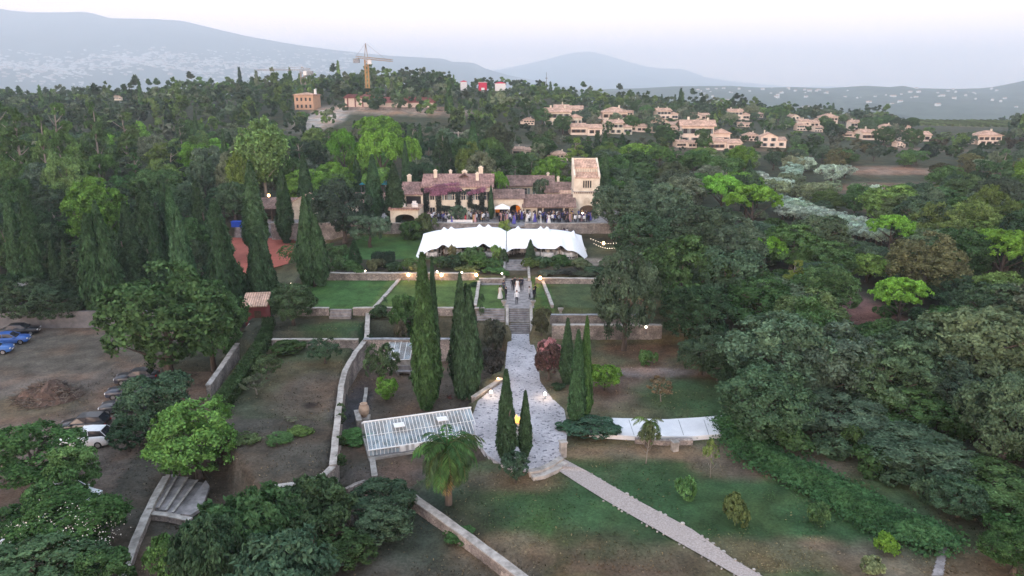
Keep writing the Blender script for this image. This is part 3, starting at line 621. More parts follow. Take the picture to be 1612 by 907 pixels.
proto('cypress', [(mk('crown', crown_cypress(s, 1.0, 13, 22000, .10, base=.2), M['needle']), trunk_mesh('trunk', 10, .16, 0, s), 1.0, 13.0) for s in (41, 42, 43)])
proto('cypwide', [(mk('crown', crown_cypress(s, 2.1, 12, 22000, .12, tops=tp, base=.28, point=1.5), M['needle']), trunk_mesh('trunk', 9, .2, 0, s), 2.1, 12.0) for s, tp in ((51, 1), (52, 4), (53, 3))])
proto('umbrella', [(mk('crown', crown_umbrella(s, 4.5, 7.0, 1.3, 26000, .11), M['needle']), trunk_mesh('trunk', 6.0, .26, 9, s, spread=3.2, top=.8), 4.5, 7.8) for s in (61, 62)])
proto('pine', [(mk('crown', crown_pine(s, 3.6, 9.0, 3.0, 14000, .15), M['needle']), trunk_mesh('trunk', 11.5, .22, 7, s, M['palebark'], spread=2.0, top=.95), 3.6, 12.3) for s in (71, 72, 73)])
proto('poplar', [(mk('crown', crown_poplar(s, 3.2, 11, 2.5, 12000, .13), M['leaf']), trunk_mesh('trunk', 12, .2, 10, s, M['palebark'], spread=3.0, top=.9), 3.4, 13.5) for s in (81,)])
proto('feathery', [(mk('crown', crown_poplar(s, 3.4, 6.0, .9, 26000, .12), M['leaf']), trunk_mesh('trunk', 5.5, .16, 8, s, spread=2.2, top=.8), 3.5, 7.2) for s in (82, 83)])
proto('bush', [(mk('crown', crown_round(s, 1.3, 1.9, -.25, 12, 5200, .085, spread=.55), M['leaf']), None, 1.3, 1.7) for s in (91, 92, 93)])
proto('ball', [(mk('crown', crown_round(s, 1.0, 1.9, .05, 30, 6000, .06, spread=.35, lr=(.6, .66), keep=.9), M['leaf']), None, 1.0, 2.0) for s in (95,)])
LOW = {}
for kd, rr, hh in (('oak', 4.6, 9), ('pine', 3.6, 12.3), ('bushy', 3, 6), ('cypress', 1.2, 12), ('umbrella', 4.5, 10)):
    LOW[kd] = []
    for s in (5, 6, 7, 8):
        if kd == 'cypress': v = crown_cypress(s, rr, hh, 260, .42)
        elif kd == 'pine': v = crown_pine(s, rr, hh - 3, 3, 700, .55)
        elif kd == 'umbrella': v = crown_umbrella(s, rr, 6.5, 3.2, 800, .5)
        else: v = crown_round(s, rr, hh * .86, hh * .08, 9, 620, .62 if kd == 'oak' else .5, spread=.55, lr=(.4, .6))
        LOW[kd].append(v)
NAMES = dict(oak='oak_tree', bushy='leafy_tree', olive='olive_tree', sparse='sapling', cypress='cypress_tree', cypwide='cypress_tree', umbrella='stone_pine', pine='pine_tree', poplar='poplar_tree', feathery='broom_tree', bush='shrub', ball='clipped_shrub')
TREES = []
TCOUNT = {}
trng = random.Random(99)
# leaf colours
DK = (.036, .060, .039); DG = (.042, .075, .034); MG = (.055, .100, .042); BG = (.090, .165, .036); LG = (.10, .17, .05); OG = (.085, .125, .045); CYP = (.036, .064, .036); CYL = (.048, .084, .034)
OL = (.12, .14, .105); SIL = (.25, .30, .30); GB = (.056, .082, .062); BR = (.075, .068, .045); UMB = (.100, .205, .036); YG = (.17, .22, .06); PUR = (.075, .05, .055)
def bright(c): return [c[0] * 1.25, c[1] * 1.38, c[2] * 1.22]
def tree_at(kind, x, y, R_, H_, tint, label=None, group=None, name=None, z=None, cat=None, rz=None, v=None):
    if kind == 'bushy' and R_ > 3.3: kind = 'oak'; v = None; name = name or 'leafy_tree'
    ps = PROTO[kind]; k = TCOUNT.get(kind, 0); TCOUNT[kind] = k + 1; cr, tr, pr, ph = ps[k % len(ps) if v is None else v]
    z = Hs(x, y) if z is None else z
    if kind in ('cypress', 'cypwide'): R_ *= 1.04
    nm = name or NAMES[kind]
    t = empty(nm, (x, y, z - .05), trng.uniform(0, 6.28) if rz is None else rz, label, cat or nm.replace('_', ' ').replace('clipped ', ''), group)
    t.scale = (R_ / pr, R_ / pr, H_ / ph); k_ = trng.uniform(.80, 1.45); jt = [c * k_ * trng.uniform(.93, 1.07) for c in bright(tint)]
    part('crown', cr, t, jt)
    if tr: part('trunk', tr, t)
    TREES.append((x, y, R_, H_, z)); return t
HERO = []
def T(kind, px, topy, Y, wpx, tint, label, group=None, **kw):
    """tree surveyed from the photo: centre column, top row, distance, width"""
    if kind in ('umbrella', 'oak', 'pine', 'olive') and Y > 60:
        ph, pr = PROTO[kind][0][3], PROTO[kind][0][2]; Y0 = Y
        while Y > .80 * Y0:
            p = atY(px, topy, Y); d_ = Y * math.cos(PITCH) + 24 * math.sin(PITCH)
            if (p.z - Hs(p.x, Y)) / ph >= (.92 if kind == 'umbrella' else .82) * (wpx / 2 / F * d_) / pr: break
            Y -= .5
    p = atY(px, topy, Y); z = Hs(p.x, Y); dep = Y * math.cos(PITCH) + (CAMH - z) * math.sin(PITCH)
    x = XatY(px, Y, (z + p.z) / 2); H_ = max(.6, p.z - z)
    if Y > 70 and (kind in ('umbrella', 'poplar') or tint[1] > .105 or 'brownish oak' in label): HERO.append((px - wpx * .5, topy, px + wpx * .5, topy + .62 * wpx, Y - 4))
    return tree_at(kind, x, Y, max(.3, wpx / 2 / F * dep), H_, tint, label, group, **kw)
# ------------------------------------------------------------------ stone walls
def ribbon(b, pts, zb, zt, th):
    n = len(pts); P = [Vector((p[0], p[1], 0)) for p in pts]; vs = []
    zb = zb if hasattr(zb, '__len__') else [zb] * n; zt = zt if hasattr(zt, '__len__') else [zt] * n
    for i in range(n):
        d = (P[min(i + 1, n - 1)] - P[max(i - 1, 0)]).normalized(); s = Vector((-d.y, d.x, 0)) * th / 2
        for q, z in ((P[i] - s, zb[i]), (P[i] + s, zb[i]), (P[i] + s, zt[i]), (P[i] - s, zt[i])): vs.append((q.x, q.y, z))
    fs = [(0, 1, 2, 3), ((n - 1) * 4 + 3, (n - 1) * 4 + 2, (n - 1) * 4 + 1, (n - 1) * 4)]
    for i in range(n - 1):
        a, c = i * 4, (i + 1) * 4
        fs += [(a + 1, a, c, c + 1), (a + 2, a + 1, c + 1, c + 2), (a + 3, a + 2, c + 2, c + 3), (a, a + 3, c + 3, c)]
    b.add(vs, fs)
def dens(pts, step=1.2, wob=.03, seed=1):
    rng = random.Random(seed); out = []
    for a, c in zip(pts[:-1], pts[1:]):
        a, c = Vector(a[:2]), Vector(c[:2]); n = max(1, int((c - a).length / step))
        for i in range(n): out.append(a.lerp(c, i / n) + Vector((rng.uniform(-wob, wob), rng.uniform(-wob, wob))))
    out.append(Vector(pts[-1][:2])); return out
def wall(pts, zb, zt, th, label, m='stone', cap='cap', group=None, name='stone_wall', capw=.12, caph=.1, cat='wall'):
    z0 = zt if not hasattr(zt, '__len__') else None
    p2 = dens(pts) ; n = len(p2)
    if z0 is None: zt = list(np.interp(np.linspace(0, 1, n), np.linspace(0, 1, len(zt)), zt))
    else: zt = [zt] * n
    rng = random.Random(n); zt = [z + rng.uniform(-.03, .03) for z in zt]
    t = empty(name, (0, 0, 0), 0, label, cat, group)
    b = MB(); ribbon(b, p2, zb, zt, th); b.build('wall_body', M[m], t)
    if cap: b = MB(); ribbon(b, p2, [z + .002 for z in zt], [z + caph for z in zt], th + capw); b.build('coping', M[cap], t)
    return t
def W(z, *pts): return [at(a, b, z) for a, b in pts]
wall(W(ZO + .6, (580, 498), (577, 536), (560, 556), (543, 585), (537, 610), (529, 680), (524, 733)), ZS - .3, [1.7, 1.1, ZO + .7, ZO + .6, ZO + .6, ZO + .6, ZO + .6], .42, 'long pale stone wall between the bare orchard and the sunken greenhouse yard')
wall(W(ZO + .45, (524, 736), (512, 747), (495, 756), (470, 763), (430, 768)), ZS - .3, ZO + .45, .4, 'low curved stone wall at the bottom corner of the orchard')
wall(W(ZL + .3, (640, 773), (655, 787), (720, 832), (830, 915), (900, 962)), ZS - .3, ZL + .28, .5, 'straight pale coped retaining wall running from the palm to the bottom of the lawn')
wall(W(ZS + .8, (584, 712), (590, 752)), ZS - .3, ZS + .9, .35, 'short dry stone wall ending under the bush left of the greenhouse', m='stone')
wall(W(ZS + .7, (590, 752), (560, 762), (545, 770)), ZS - .3, ZS + .75, .35, 'curved rough stone bank below the bush by the greenhouse', cap=None)
wall([(-26.8, 75.9), (-22, 75.9), (-17.2, 75.9)], ZO - .2, Z1 + .15, .4, 'low stone wall with a step gap at the top of the orchard')
wall([(-16.6, 76.0), (-10.5, 76.0), (-4.3, 76.0)], ZY - .2, Z1 + .15, .4, 'grey retaining wall behind the glass lean-to', cap='greycap')
wall([(-26.5, 84.8), (-22.6, 84.8)], Z1 - .3, Z2 + .12, .4, 'low white edged wall left of the small bench steps')
wall([(-19.6, 84.8), (-3.4, 84.8)], Z1 - .3, Z2 + .12, .4, 'stone edging wall below the two upper lawns')
wall([(4.6, 78.4), (10, 78.4), (17.2, 78.4)], 0, 2.1, .55, 'long stone retaining wall below the right lawn')
wall([(4.6, 82.0), (16, 82.0)], 1.0, 2.2, .35, 'thin grey capped wall above the dark planting trench', cap='greycap')
wall([(-29, 99.1), (-17.6, 99.1), (-5.2, 99.1)], Z2 - .2, Z3 + .35, .5, 'long pale stone wall with lamps behind the left lawns', capw=.25)
wall([(-4.6, 97.3), (-1.3, 97.3)], Z2 - .2, Z2 + .6, .4, 'short stone wall left of the central landing')
wall([(3.3, 97.2), (11, 97.0), (16, 97.2)], Z2 - .2, Z2 + .7, .5, 'stone wall behind the right lawn')
wall([(-4.6, 97.0), (-4.55, 85.2)], Z2 - .2, Z2 + .35, .3, 'narrow white kerb wall left of the small lawn by the stairs')
wall([(4.3, 97), (5.0, 85.2)], Z2 - .2, Z2 + .35, .3, 'narrow pale kerb wall right of the small lawn with lamp')
wall([(-17.0, 85.1), (-16.0, 99)], Z2 - .1, Z2 + .14, .35, 'thin stone strip dividing the two left lawns')
wall([(-42, 123.7), (-24, 123.7), (-11, 123.7), (-1.6, 123.7)], Z4 - .2, Z5 + .55, .45, 'left parapet wall of the house terrace behind the tent')
wall([(2.2, 123.7), (11, 123.7), (20, 123.7)], Z4 - .2, Z5 + .5, .45, 'right pinkish stone parapet wall under the crowd of guests')
wall(W(ZP + .3, (418, 516), (384, 570), (352, 622), (333, 652)), ZP - .2, ZO + .45, .4, 'low stone wall along the hedge left of the orchard')
wall(W(ZP + .3, (263, 754), (250, 775), (236, 803), (215, 850), (196, 905), (180, 950)), ZS - .5, ZP + .45, .45, 'low stone wall running down from the wide corner steps')
wall(W(2.2, (380, 375), (425, 375), (470, 375)), 2.0, 4.9, .4, 'high grey wall behind the red clay court', m='greycap', cap='cap')
wall(W(ZP, (-60, 516), (30, 517), (80, 516), (165, 515), (300, 515), (400, 515)), ZP - .3, ZP + 2.2, .35, 'plain grey wall at the back of the car park', m='darkwall', cap='darkwall')
wall(W(ZF + .3, (745, 626), (758, 617), (777, 605), (790, 596)), ZF - 1.5, ZF + .3, .35, 'low curved wall on the upper left rim of the forecourt')
wall(W(ZF, (1000, 692), (1045, 694), (1090, 693)), ZL - .4, ZF + .12, .4, 'small stone retaining wall under the pale concrete path', cap=None)
# gravel path edging stones, terrace bits
def stones_line(pts, z, label, seed, s=.16):
    rng = random.Random(seed); b = MB(); p2 = dens(pts, .42, .09, seed)
    for p in p2:
        if rng.random() < .45: continue
        zz = Hs(p.x, p.y); h = rng.uniform(.5, 1.2) * s; r = rng.uniform(.7, 1.25) * s; k = rng.randint(5, 7); a0 = rng.random() * 6
        b.prism([(p.x + r * math.cos(a0 + 6.283 * i / k) * rng.uniform(.8, 1.1), p.y + r * math.sin(a0 + 6.283 * i / k) * rng.uniform(.8, 1.1)) for i in range(k)], zz - .1, zz + h)
    o = b.build('kerb_stones', M['cap']); tag(o, kind='structure')
stones_line(W(ZL, (925, 743), (960, 763), (1001, 786), (1090, 831), (1156, 877), (1240, 922)), ZL, 'rough pale edging stones along the upper right side of the gravel path', 3, .12)
stones_line(W(ZL, (908, 761), (951, 787), (1026, 829), (1106, 872), (1190, 918)), ZL, 'small pale edging stones along the lower left side of the gravel path', 4, .08)
# lower right stone steps path
draped('stone_path', PP(-1.2, (1478, 868), (1492, 864), (1485, 920), (1462, 920)), M['step'], .08, .1)
wall(W(-1.2, (1492, 864), (1520, 874), (1560, 893), (1600, 910)), -2, -.95, .22, 'thin dark edging wall at the lower right corner', cap=None, m='greycap')
# white concrete path with expansion joints
t = sheet('concrete_path', WPATH, ZF + .06, M['slab'], .4)
for px in (990, 1030, 1068, 1108):
    a, c = at(px, 662, 0), at(px + 8, 686, 0)
    if px: b = MB(); ribbon(b, [a, c], ZF + .055, ZF + .068, .05); tag(b.build('concrete_joint', M['greycap'], t))
# ------------------------------------------------------------------ stairs
def stairs(name, x0, x1, y0, y1, z0, z1, n, label, m='step', rot=0, loc=(0, 0), side=True):
    t = empty(name, (loc[0], loc[1], 0), rot, label, 'stairs'); d = (y1 - y0) / n; h = (z1 - z0) / n
    for i in range(n):
        b = MB(); zt = z0 + h * (i + 1); b.box(x0, x1, y0 + d * i, y0 + d * (i + 1) - .004, z0 - .4, zt - .06); b.box(x0 - .02, x1 + .02, y0 + d * i - .04, y0 + d * (i + 1) - .008, zt - .058, zt); b.build('step', M[m], t)
    if side:
        for xa in (x0 - .42, x1 + .06):
            b = MB(); b.add([(xa, y0 - .2, z0 - .4), (xa + .36, y0 - .2, z0 - .4), (xa + .36, y1, z0 - .4), (xa, y1, z0 - .4), (xa, y0 - .2, z0 + .45), (xa + .36, y0 - .2, z0 + .45), (xa + .36, y1, z1 + .4), (xa, y1, z1 + .4)], [(0, 3, 2, 1), (4, 5, 6, 7), (0, 1, 5, 4), (1, 2, 6, 5), (2, 3, 7, 6), (3, 0, 4, 7)]); b.build('side_wall', M['cap'], t)
    return t
stairs('stone_stairs', -.35, 2.1, 81.5, 85.2, 0, Z2 + .06, 12, 'wide central stone stairs rising from the cobbled avenue')
stairs('stone_stairs', -.9, 2.2, 98.4, 106.9, Z2 + .05, Z4 + .05, 11, 'long upper stone stairs from the landing up to the white tent')
stairs('stone_stairs', -4.3, -.9, 83.2, 85.1, 1.0, Z2, 5, 'short broad steps left of the central stairs', side=False)
stairs('stone_stairs', -22.4, -19.8, 83.9, 84.9, Z1, Z2, 3, 'three pale bench steps at the top of the left terrace', side=False)
tag(MB().box(-.95, 2.75, 85.2, 98.39, Z2 - .3, Z2 + .05).build('landing_paving', M['step']), kind='structure')
tag(MB().box(-4.3, -1, 96.2, 97.1, Z2 - .3, Z2 + .04).build('landing_paving', M['step']), kind='structure')
c0 = at(238, 806, ZP)   # wide corner steps, descending to the right
t = empty('stone_stairs', (0, 0, 0), 0, 'wide shallow stone steps at the lower left below the bright round tree', 'stairs')
A = [at(x, y, ZP) for x, y in ((266, 752), (281, 752), (296, 754), (311, 756), (324, 758))]; B_ = [at(x, y, ZP) for x, y in ((236, 804), (250, 805), (262, 806), (272, 807), (284, 810))]
for i in range(4):
    z = ZP + .3 - .15 * i; MB().prism([(A[i].x, A[i].y), (A[i + 1].x, A[i + 1].y), (B_[i + 1].x, B_[i + 1].y), (B_[i].x, B_[i].y)], ZP - .8, z).build('step', M['step'], t)
    b = MB(); ribbon(b, [A[i + 1], B_[i + 1]], z + .002, z + .05, .16); b.build('nosing', M['cap'], t)
b = MB(); ribbon(b, [at(266, 752, ZP + .3), at(236, 806, ZP + .3)], ZP - .5, ZP + .6, .35); b.build('side_wall', M['cap'], t)
wall(W(ZP + .3, (240, 808), (262, 810), (300, 818)), ZS - .6, ZP + .25, .35, 'short thick wall end below the wide corner steps')
tag(MB().prism([tuple(at(a, b, ZS)[:2]) for a, b in ((324, 757), (330, 766), (318, 800), (300, 812), (284, 810))], ZS - .2, ZS + .06).build('steps_apron', M['step']), kind='structure')
# forecourt lower curved steps
cv = [at(x, y, 0) for x, y in ((832, 742), (850, 739), (868, 731), (884, 720))]
for k, (dz, off) in enumerate(((.0, 0), (-.17, .5))):
    pts = [(p.x + off * .5, p.y - off) for p in cv]; b = MB(); ribbon(b, dens(pts, .5, 0), ZL - .2, ZF + .05 + dz, .5)
    tag(b.build('curved_step', M['cap']), ('upper' if k == 0 else 'lower') + ' curved stone step where the forecourt meets the gravel path', 'step')
# ------------------------------------------------------------------ house parts
def opening(parent, x, y, z, w, h, name='window', frame='cream', fill='pane', shut=None, bars=True, axis='y', d=.06):
    """window in a wall facing -y at y"""
    f = MB(); a = .09
    def bx(b, x0, x1, ya, yb, z0, z1):
        if axis == 'y': b.box(x0, x1, y + ya, y + yb, z0, z1)
        else: b.box(y + ya, y + yb, x0, x1, z0, z1)
    bx(f, x - w / 2 - a, x - w / 2, -d, .0, z - a, z + h + a); bx(f, x + w / 2, x + w / 2 + a, -d, 0, z - a, z + h + a)
    bx(f, x - w / 2, x + w / 2, -d, 0, z + h, z + h + a); bx(f, x - w / 2, x + w / 2, -d, 0, z - a, z)
    if bars: bx(f, x - .025, x + .025, -d * .7, -.012, z, z + h); bx(f, x - w / 2, x - .03, -d * .7, -.012, z + h * .55, z + h * .55 + .04); bx(f, x + .03, x + w / 2, -d * .7, -.012, z + h * .55, z + h * .55 + .04)
    o = f.build(name, M[frame], parent); g = MB(); bx(g, x - w / 2, x + w / 2, -.01, .02, z, z + h); g.build('pane' if fill == 'pane' else 'opening', M[fill], o)
    if shut:
        for s in (-1, 1):
            g = MB(); xa = x + s * (w / 2 + a + .02 + w * .25); bx(g, xa - w * .25, xa + w * .25, -.09, -.03, z, z + h); g.build('shutter', M[shut], o)
    return o
def chimney(parent, x, y, z, h=1.0, w=.5, m='cream'):
    b = MB(); b.box(x - w / 2, x + w / 2, y - w / 2, y + w / 2, z - .8, z + h); b.box(x - w / 2 - .08, x + w / 2 + .08, y - w / 2 - .08, y + w / 2 + .08, z + h + .002, z + h + .14); b.box(x - w * .3, x + w * .3, y - w * .3, y + w * .3, z + h + .142, z + h + .34); b.build('chimney', M[m], parent)
def arch_panel(b, x0, x1, y, z0, zs, rise, n=10, depth=.3):
    """wall with an arched hole is built by caller; this adds dark arch infill"""
    xm = (x0 + x1) / 2; pts = [(x0, z0), (x1, z0), (x1, zs)] + [(xm + (x1 - x0) / 2 * math.cos(math.pi * i / n), zs + rise * math.sin(math.pi * i / n)) for i in range(1, n)] + [(x0, zs)]
    m = len(pts); vs = [(p[0], y, p[1]) for p in pts] + [(p[0], y + depth, p[1]) for p in pts]
    b.add(vs, [tuple(range(m)), tuple(range(2 * m - 1, m - 1, -1))] + [(i, m + i, m + (i + 1) % m, (i + 1) % m) for i in range(m)])
def arch_wall(b, x0, x1, y0, y1, z0, z1, holes, n=10):
    """wall slab with arched holes cut: holes [(xa, xb, zspring, rise)]"""
    xs = x0
    for xa, xb, zs, rise in holes:
        b.box(xs, xa, y0, y1, z0, z1); xm = (xa + xb) / 2
        top = [(xm - (xb - xa) / 2 * math.cos(math.pi * i / n), zs + rise * math.sin(math.pi * i / n)) for i in range(n + 1)]
        for (ax, az), (bx_, bz) in zip(top[:-1], top[1:]):
            b.add([(ax, y0, az), (bx_, y0, bz), (bx_, y0, z1), (ax, y0, z1), (ax, y1, az), (bx_, y1, bz), (bx_, y1, z1), (ax, y1, z1)], [(0, 1, 2, 3), (7, 6, 5, 4), (0, 4, 5, 1), (3, 2, 6, 7)])
        xs = xb
    b.box(xs, x1, y0, y1, z0, z1)
g = Z5 + .1
# main two-storey house
t = empty('main_house', (0, 0, 0), 0, 'large cream two storey house with wisteria over its facade and a pink tiled roof', 'house')
MB().gwall(-16.2, -3.7, 131, 139.5, g - .3, 11.3, 1.7).build('wall', M['cream'], t)
MB().gable(-16.2, -3.7, 131, 139.5, 11.34, 1.7, .4).build('roof', M['tilepink'], t)
MB().gwall(-20.0, -16.21, 130.2, 138.5, g - .3, 10.0, 1.6).build('side_wing', M['cream'], t)
MB().gable(-20.0, -16.6, 130.2, 138.5, 10.04, 1.6, .4).build('roof', M['tilepink'], t)
chimney(t, -19.2, 135, 11.2, 1.6, .7); chimney(t, -14.2, 134, 12.3, 1.5, .6); chimney(t, -11.6, 136.5, 12.8, .7, .5); chimney(t, -8.9, 135.8, 13, .5, .9); chimney(t, -6.4, 133, 12.1, 1.3, .55); chimney(t, -5.9, 137, 12.5, 1.6, .8)
b = MB(); b.gable(-9.6, -8.2, 133.8, 136.8, 12.75, .5, .15, axis='y'); b.build('dormer_roof', M['tile'], t)
for x in (-14.6, -11.9, -10.9, -8.9, -6.3, -4.6): opening(t, x, 131, 8.9, .75 if x != -4.6 else 1.3, 1.45, shut='shutter' if x != -4.6 else None)
for x in (-14.6, -12.2, -10.3, -8.9, -6.6, -5.9, -4.6): opening(t, x, 131, g + .1, .85, 2.0, name='door' if x in (-8.9, -12.2) else 'window', shut='shutter' if x > -7 else None)
opening(t, -17.9, 130.2, 8.0, 2.7, 1.7, name='veranda_opening', fill='dark', bars=False)
# portico block with roof terrace
t = empty('portico', (0, 0, 0), 0, 'white arched portico with a tiled terrace on top at the left corner of the house', 'portico')
b = MB(); arch_wall(b, -21.2, -16.35, 123.95, 124.3, Z4 + 1.6, 8.1, [(-20.4, -17.0, 6.6, .8)]); b.build('front_wall', M['cream'], t)
b = MB(); b.box(-21.2, -20.9, 124.31, 130.1, g - .3, 8.1); b.box(-16.65, -16.35, 124.31, 130.1, g - .3, 8.1); b.build('side_wall', M['cream'], t)
MB().box(-21.5, -16.1, 123.7, 130.15, 8.102, 8.3).build('terrace_floor', M['tilevill'], t)
b = MB(); b.box(-21.5, -16.1, 123.66, 123.9, 8.302, 8.5); b.box(-21.5, -21.3, 123.92, 130.1, 8.302, 8.5); b.build('tile_border', M['tilepink'], t)
MB().box(-20.7, -16.9, 129.6, 129.9, g, 8.0).build('back_wall', M['woodf'], t)
for x in (-19.4, -17.2):
    q = empty('terrace_chair', (x, 126.4, 8.3), .3, ('left' if x < -18 else 'right') + ' white armchair on the tiled portico terrace', 'chair')
    MB().box(-.35, .35, -.35, .35, .0, .42).build('seat', M['linen'], q); MB().box(-.35, .35, .36, .5, 0, 1.0).build('backrest', M['linen'], q)
    b = MB(); b.box(-.5, -.36, -.35, .5, 0, .62); b.box(.36, .5, -.35, .5, 0, .62); b.build('armrest', M['linen'], q)
# arched loggia
t = empty('loggia', (0, 0, 0), 0, 'cream arched loggia with orange curtains right of the main house', 'loggia')
b = MB(); arch_wall(b, -3.4, 2.1, 132, 132.35, g - .2, 8.9, [(-3.1, -.9, 7.0, .85), (-.4, 1.6, 7.0, .85)]); b.box(-3.4, -3.1, 132.36, 136.5, g - .2, 8.9); b.box(1.8, 2.1, 132.36, 136.5, g - .2, 8.9); b.build('wall', M['cream'], t)
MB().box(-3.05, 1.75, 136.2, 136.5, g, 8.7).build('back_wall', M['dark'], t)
MB().shed(-3.4, 2.1, 132, 136.6, 8.95, 9.9, .35).build('roof', M['tile'], t)
for x0, x1 in ((-3.2, -2.35), (-1.55, -.95) if 0 else (-3.19, -2.36), (.55, 1.5)):
    pass
for x0, x1 in ((-3.08, -2.3), (.75, 1.58)):
    b = MB(); n = 10
    for i in range(n):
        xa, xb = x0 + (x1 - x0) * i / n, x0 + (x1 - x0) * (i + 1) / n; ya = 132.45 + (.06 if i % 2 else 0); yb = 132.45 + (0 if i % 2 else .06)
        b.add([(xa, ya, g + .9), (xb, yb, g + .9), (xb, yb, 7.6), (xa, ya, 7.6)], [(0, 1, 2, 3)])
    tag(b.build('curtain', M['orange']), 'orange curtain in the ' + ('left' if x0 < 0 else 'right') + ' arch of the loggia', 'curtain')
# long low hall, tower, rear buildings
t = empty('low_hall', (0, 0, 0), 0, 'long low stone hall with a weathered tile roof beside the tower', 'hall')
MB().gwall(2.3, 11.4, 131.4, 138.6, g - .2, 7.6, 1.6).build('wall', M['render'], t); MB().gable(2.3, 11.4, 131.4, 138.6, 7.64, 1.6, .45).build('roof', M['tile'], t)
opening(t, 3.0, 131.4, g + .1, .8, 1.6, name='door', fill='dark', bars=False)
for x, w_ in ((5.1, .7), (7.6, 3.4), (10.1, .6)): opening(t, x, 131.4, g + .1, w_, 1.75, name='door', frame='woodf')
t = empty('rear_wing', (0, 0, 0), 0, 'higher tiled wing stepping up behind the low hall to the tower', 'wing')
MB().gwall(6.6, 11.35, 139, 146, g, 9.2, 1.4).build('wall', M['render'], t); MB().gable(6.6, 11.35, 139, 146, 9.24, 1.4, .4).build('roof', M['tile'], t)
MB().shed(9.4, 11.3, 136.5, 139.3, 8.6, 9.4, .2).build('lean_roof', M['tilevill'], t); chimney(t, 9.2, 143.5, 10.7, .8, .5)
t = empty('back_house', (0, 0, 0), 0, 'cream house with a long dark tiled roof behind the arched loggia', 'house')
MB().gwall(-.9, 8.6, 149, 156, 5, 9.2, 1.6).build('wall', M['render'], t); MB().gable(-.9, 8.6, 149, 156, 9.24, 1.6, .4).build('roof', M['tile'], t)
for x in (.3, 2.6, 5.4, 7.2): opening(t, x, 149, 7.4, 1.0, 1.3, shut='shutter')
chimney(t, 7.6, 152.5, 10.6, .7, .5)
t = empty('stone_tower', (0, 0, 0), 0, 'square cream tower with a stepped double tiled roof right of the house', 'tower')
cx = 14.0; x0, x1 = 11.5, 16.4
b = MB(); b.add([(x0 - .55, 133.5, g - .3), (x1 + .5, 133.5, g - .3), (x1 + .5, 140.2, g - .3), (x0 - .55, 140.2, g - .3), (x0, 134, 9.9), (x1, 134, 9.9), (x1, 139.6, 9.9), (x0, 139.6, 9.9)], [(0, 3, 2, 1), (4, 5, 6, 7), (0, 1, 5, 4), (1, 2, 6, 5), (2, 3, 7, 6), (3, 0, 4, 7)]); b.build('tower_base', M['cream'], t)
b = MB(); b.box(x0 - .12, x1 + .12, 133.86, 139.7, 9.902, 10.05); b.build('string_course', M['cap'], t)
for i in range(13): 
    b = MB() if i == 0 else b; xx = x0 + .1 + i * .39; b.box(xx, xx + .16, 133.8, 133.99, 9.68, 9.9)
b.build('corbel_table', M['tile'], t)
b = MB(); b.box(x0 + .05, x1 - .05, 134.1, 139.6, 10.052, 12.5); b.build('wall', M['cream'], t)
MB().shed(x0 + .35, x1 - .35, 134.1, 136.2, 12.52, 13.25, .18).build('lower_roof', M['tilevill'], t)
b = MB(); b.box(x0 + .4, x1 - .4, 136.2, 139.5, 12.502, 14.1); b.build('clerestory', M['cream'], t)
b = MB()
for i in range(12): xx = x0 + .62 + i * .325; b.box(xx, xx + .1, 136.1, 136.19, 13.42, 13.95)
b.build('baluster_screen', M['cap'], t)
MB().shed(x0 + .4, x1 - .4, 136.2, 139.4, 14.12, 15.3, .1).build('upper_roof', M['tilevill'], t)
b = MB()
for xa in (x0 - .02, x1 - .33):
    b.add([(xa, 134.2, 12.4), (xa + .36, 134.2, 12.4), (xa + .36, 139.75, 12.4), (xa, 139.75, 12.4), (xa, 134.2, 13.0), (xa + .36, 134.2, 13.0), (xa + .36, 139.75, 15.75), (xa, 139.75, 15.75)], [(0, 3, 2, 1), (4, 5, 6, 7), (0, 1, 5, 4), (1, 2, 6, 5), (2, 3, 7, 6), (3, 0, 4, 7)])
b.box(x0 + .35, x1 - .35, 139.5, 139.75, 12.5, 15.7); b.build('gable_parapet', M['cream'], t)
for dx in (-.62, -.2, .22, .64): opening(t, cx + dx, 134.1, 10.7, .26, 1.3, frame='render', fill='dark', bars=False)
b = MB(); arch_panel(b, cx - .55, cx + .55, 133.66, 7.75, 8.3, .6, depth=.35); b.build('blind_arch', M['render'], t)
b = MB(); arch_panel(b, cx - 1.3, cx + 1.9, 133.46, g, 6.6, .9, depth=.2); b.build('door_arch', M['woodf'], t)
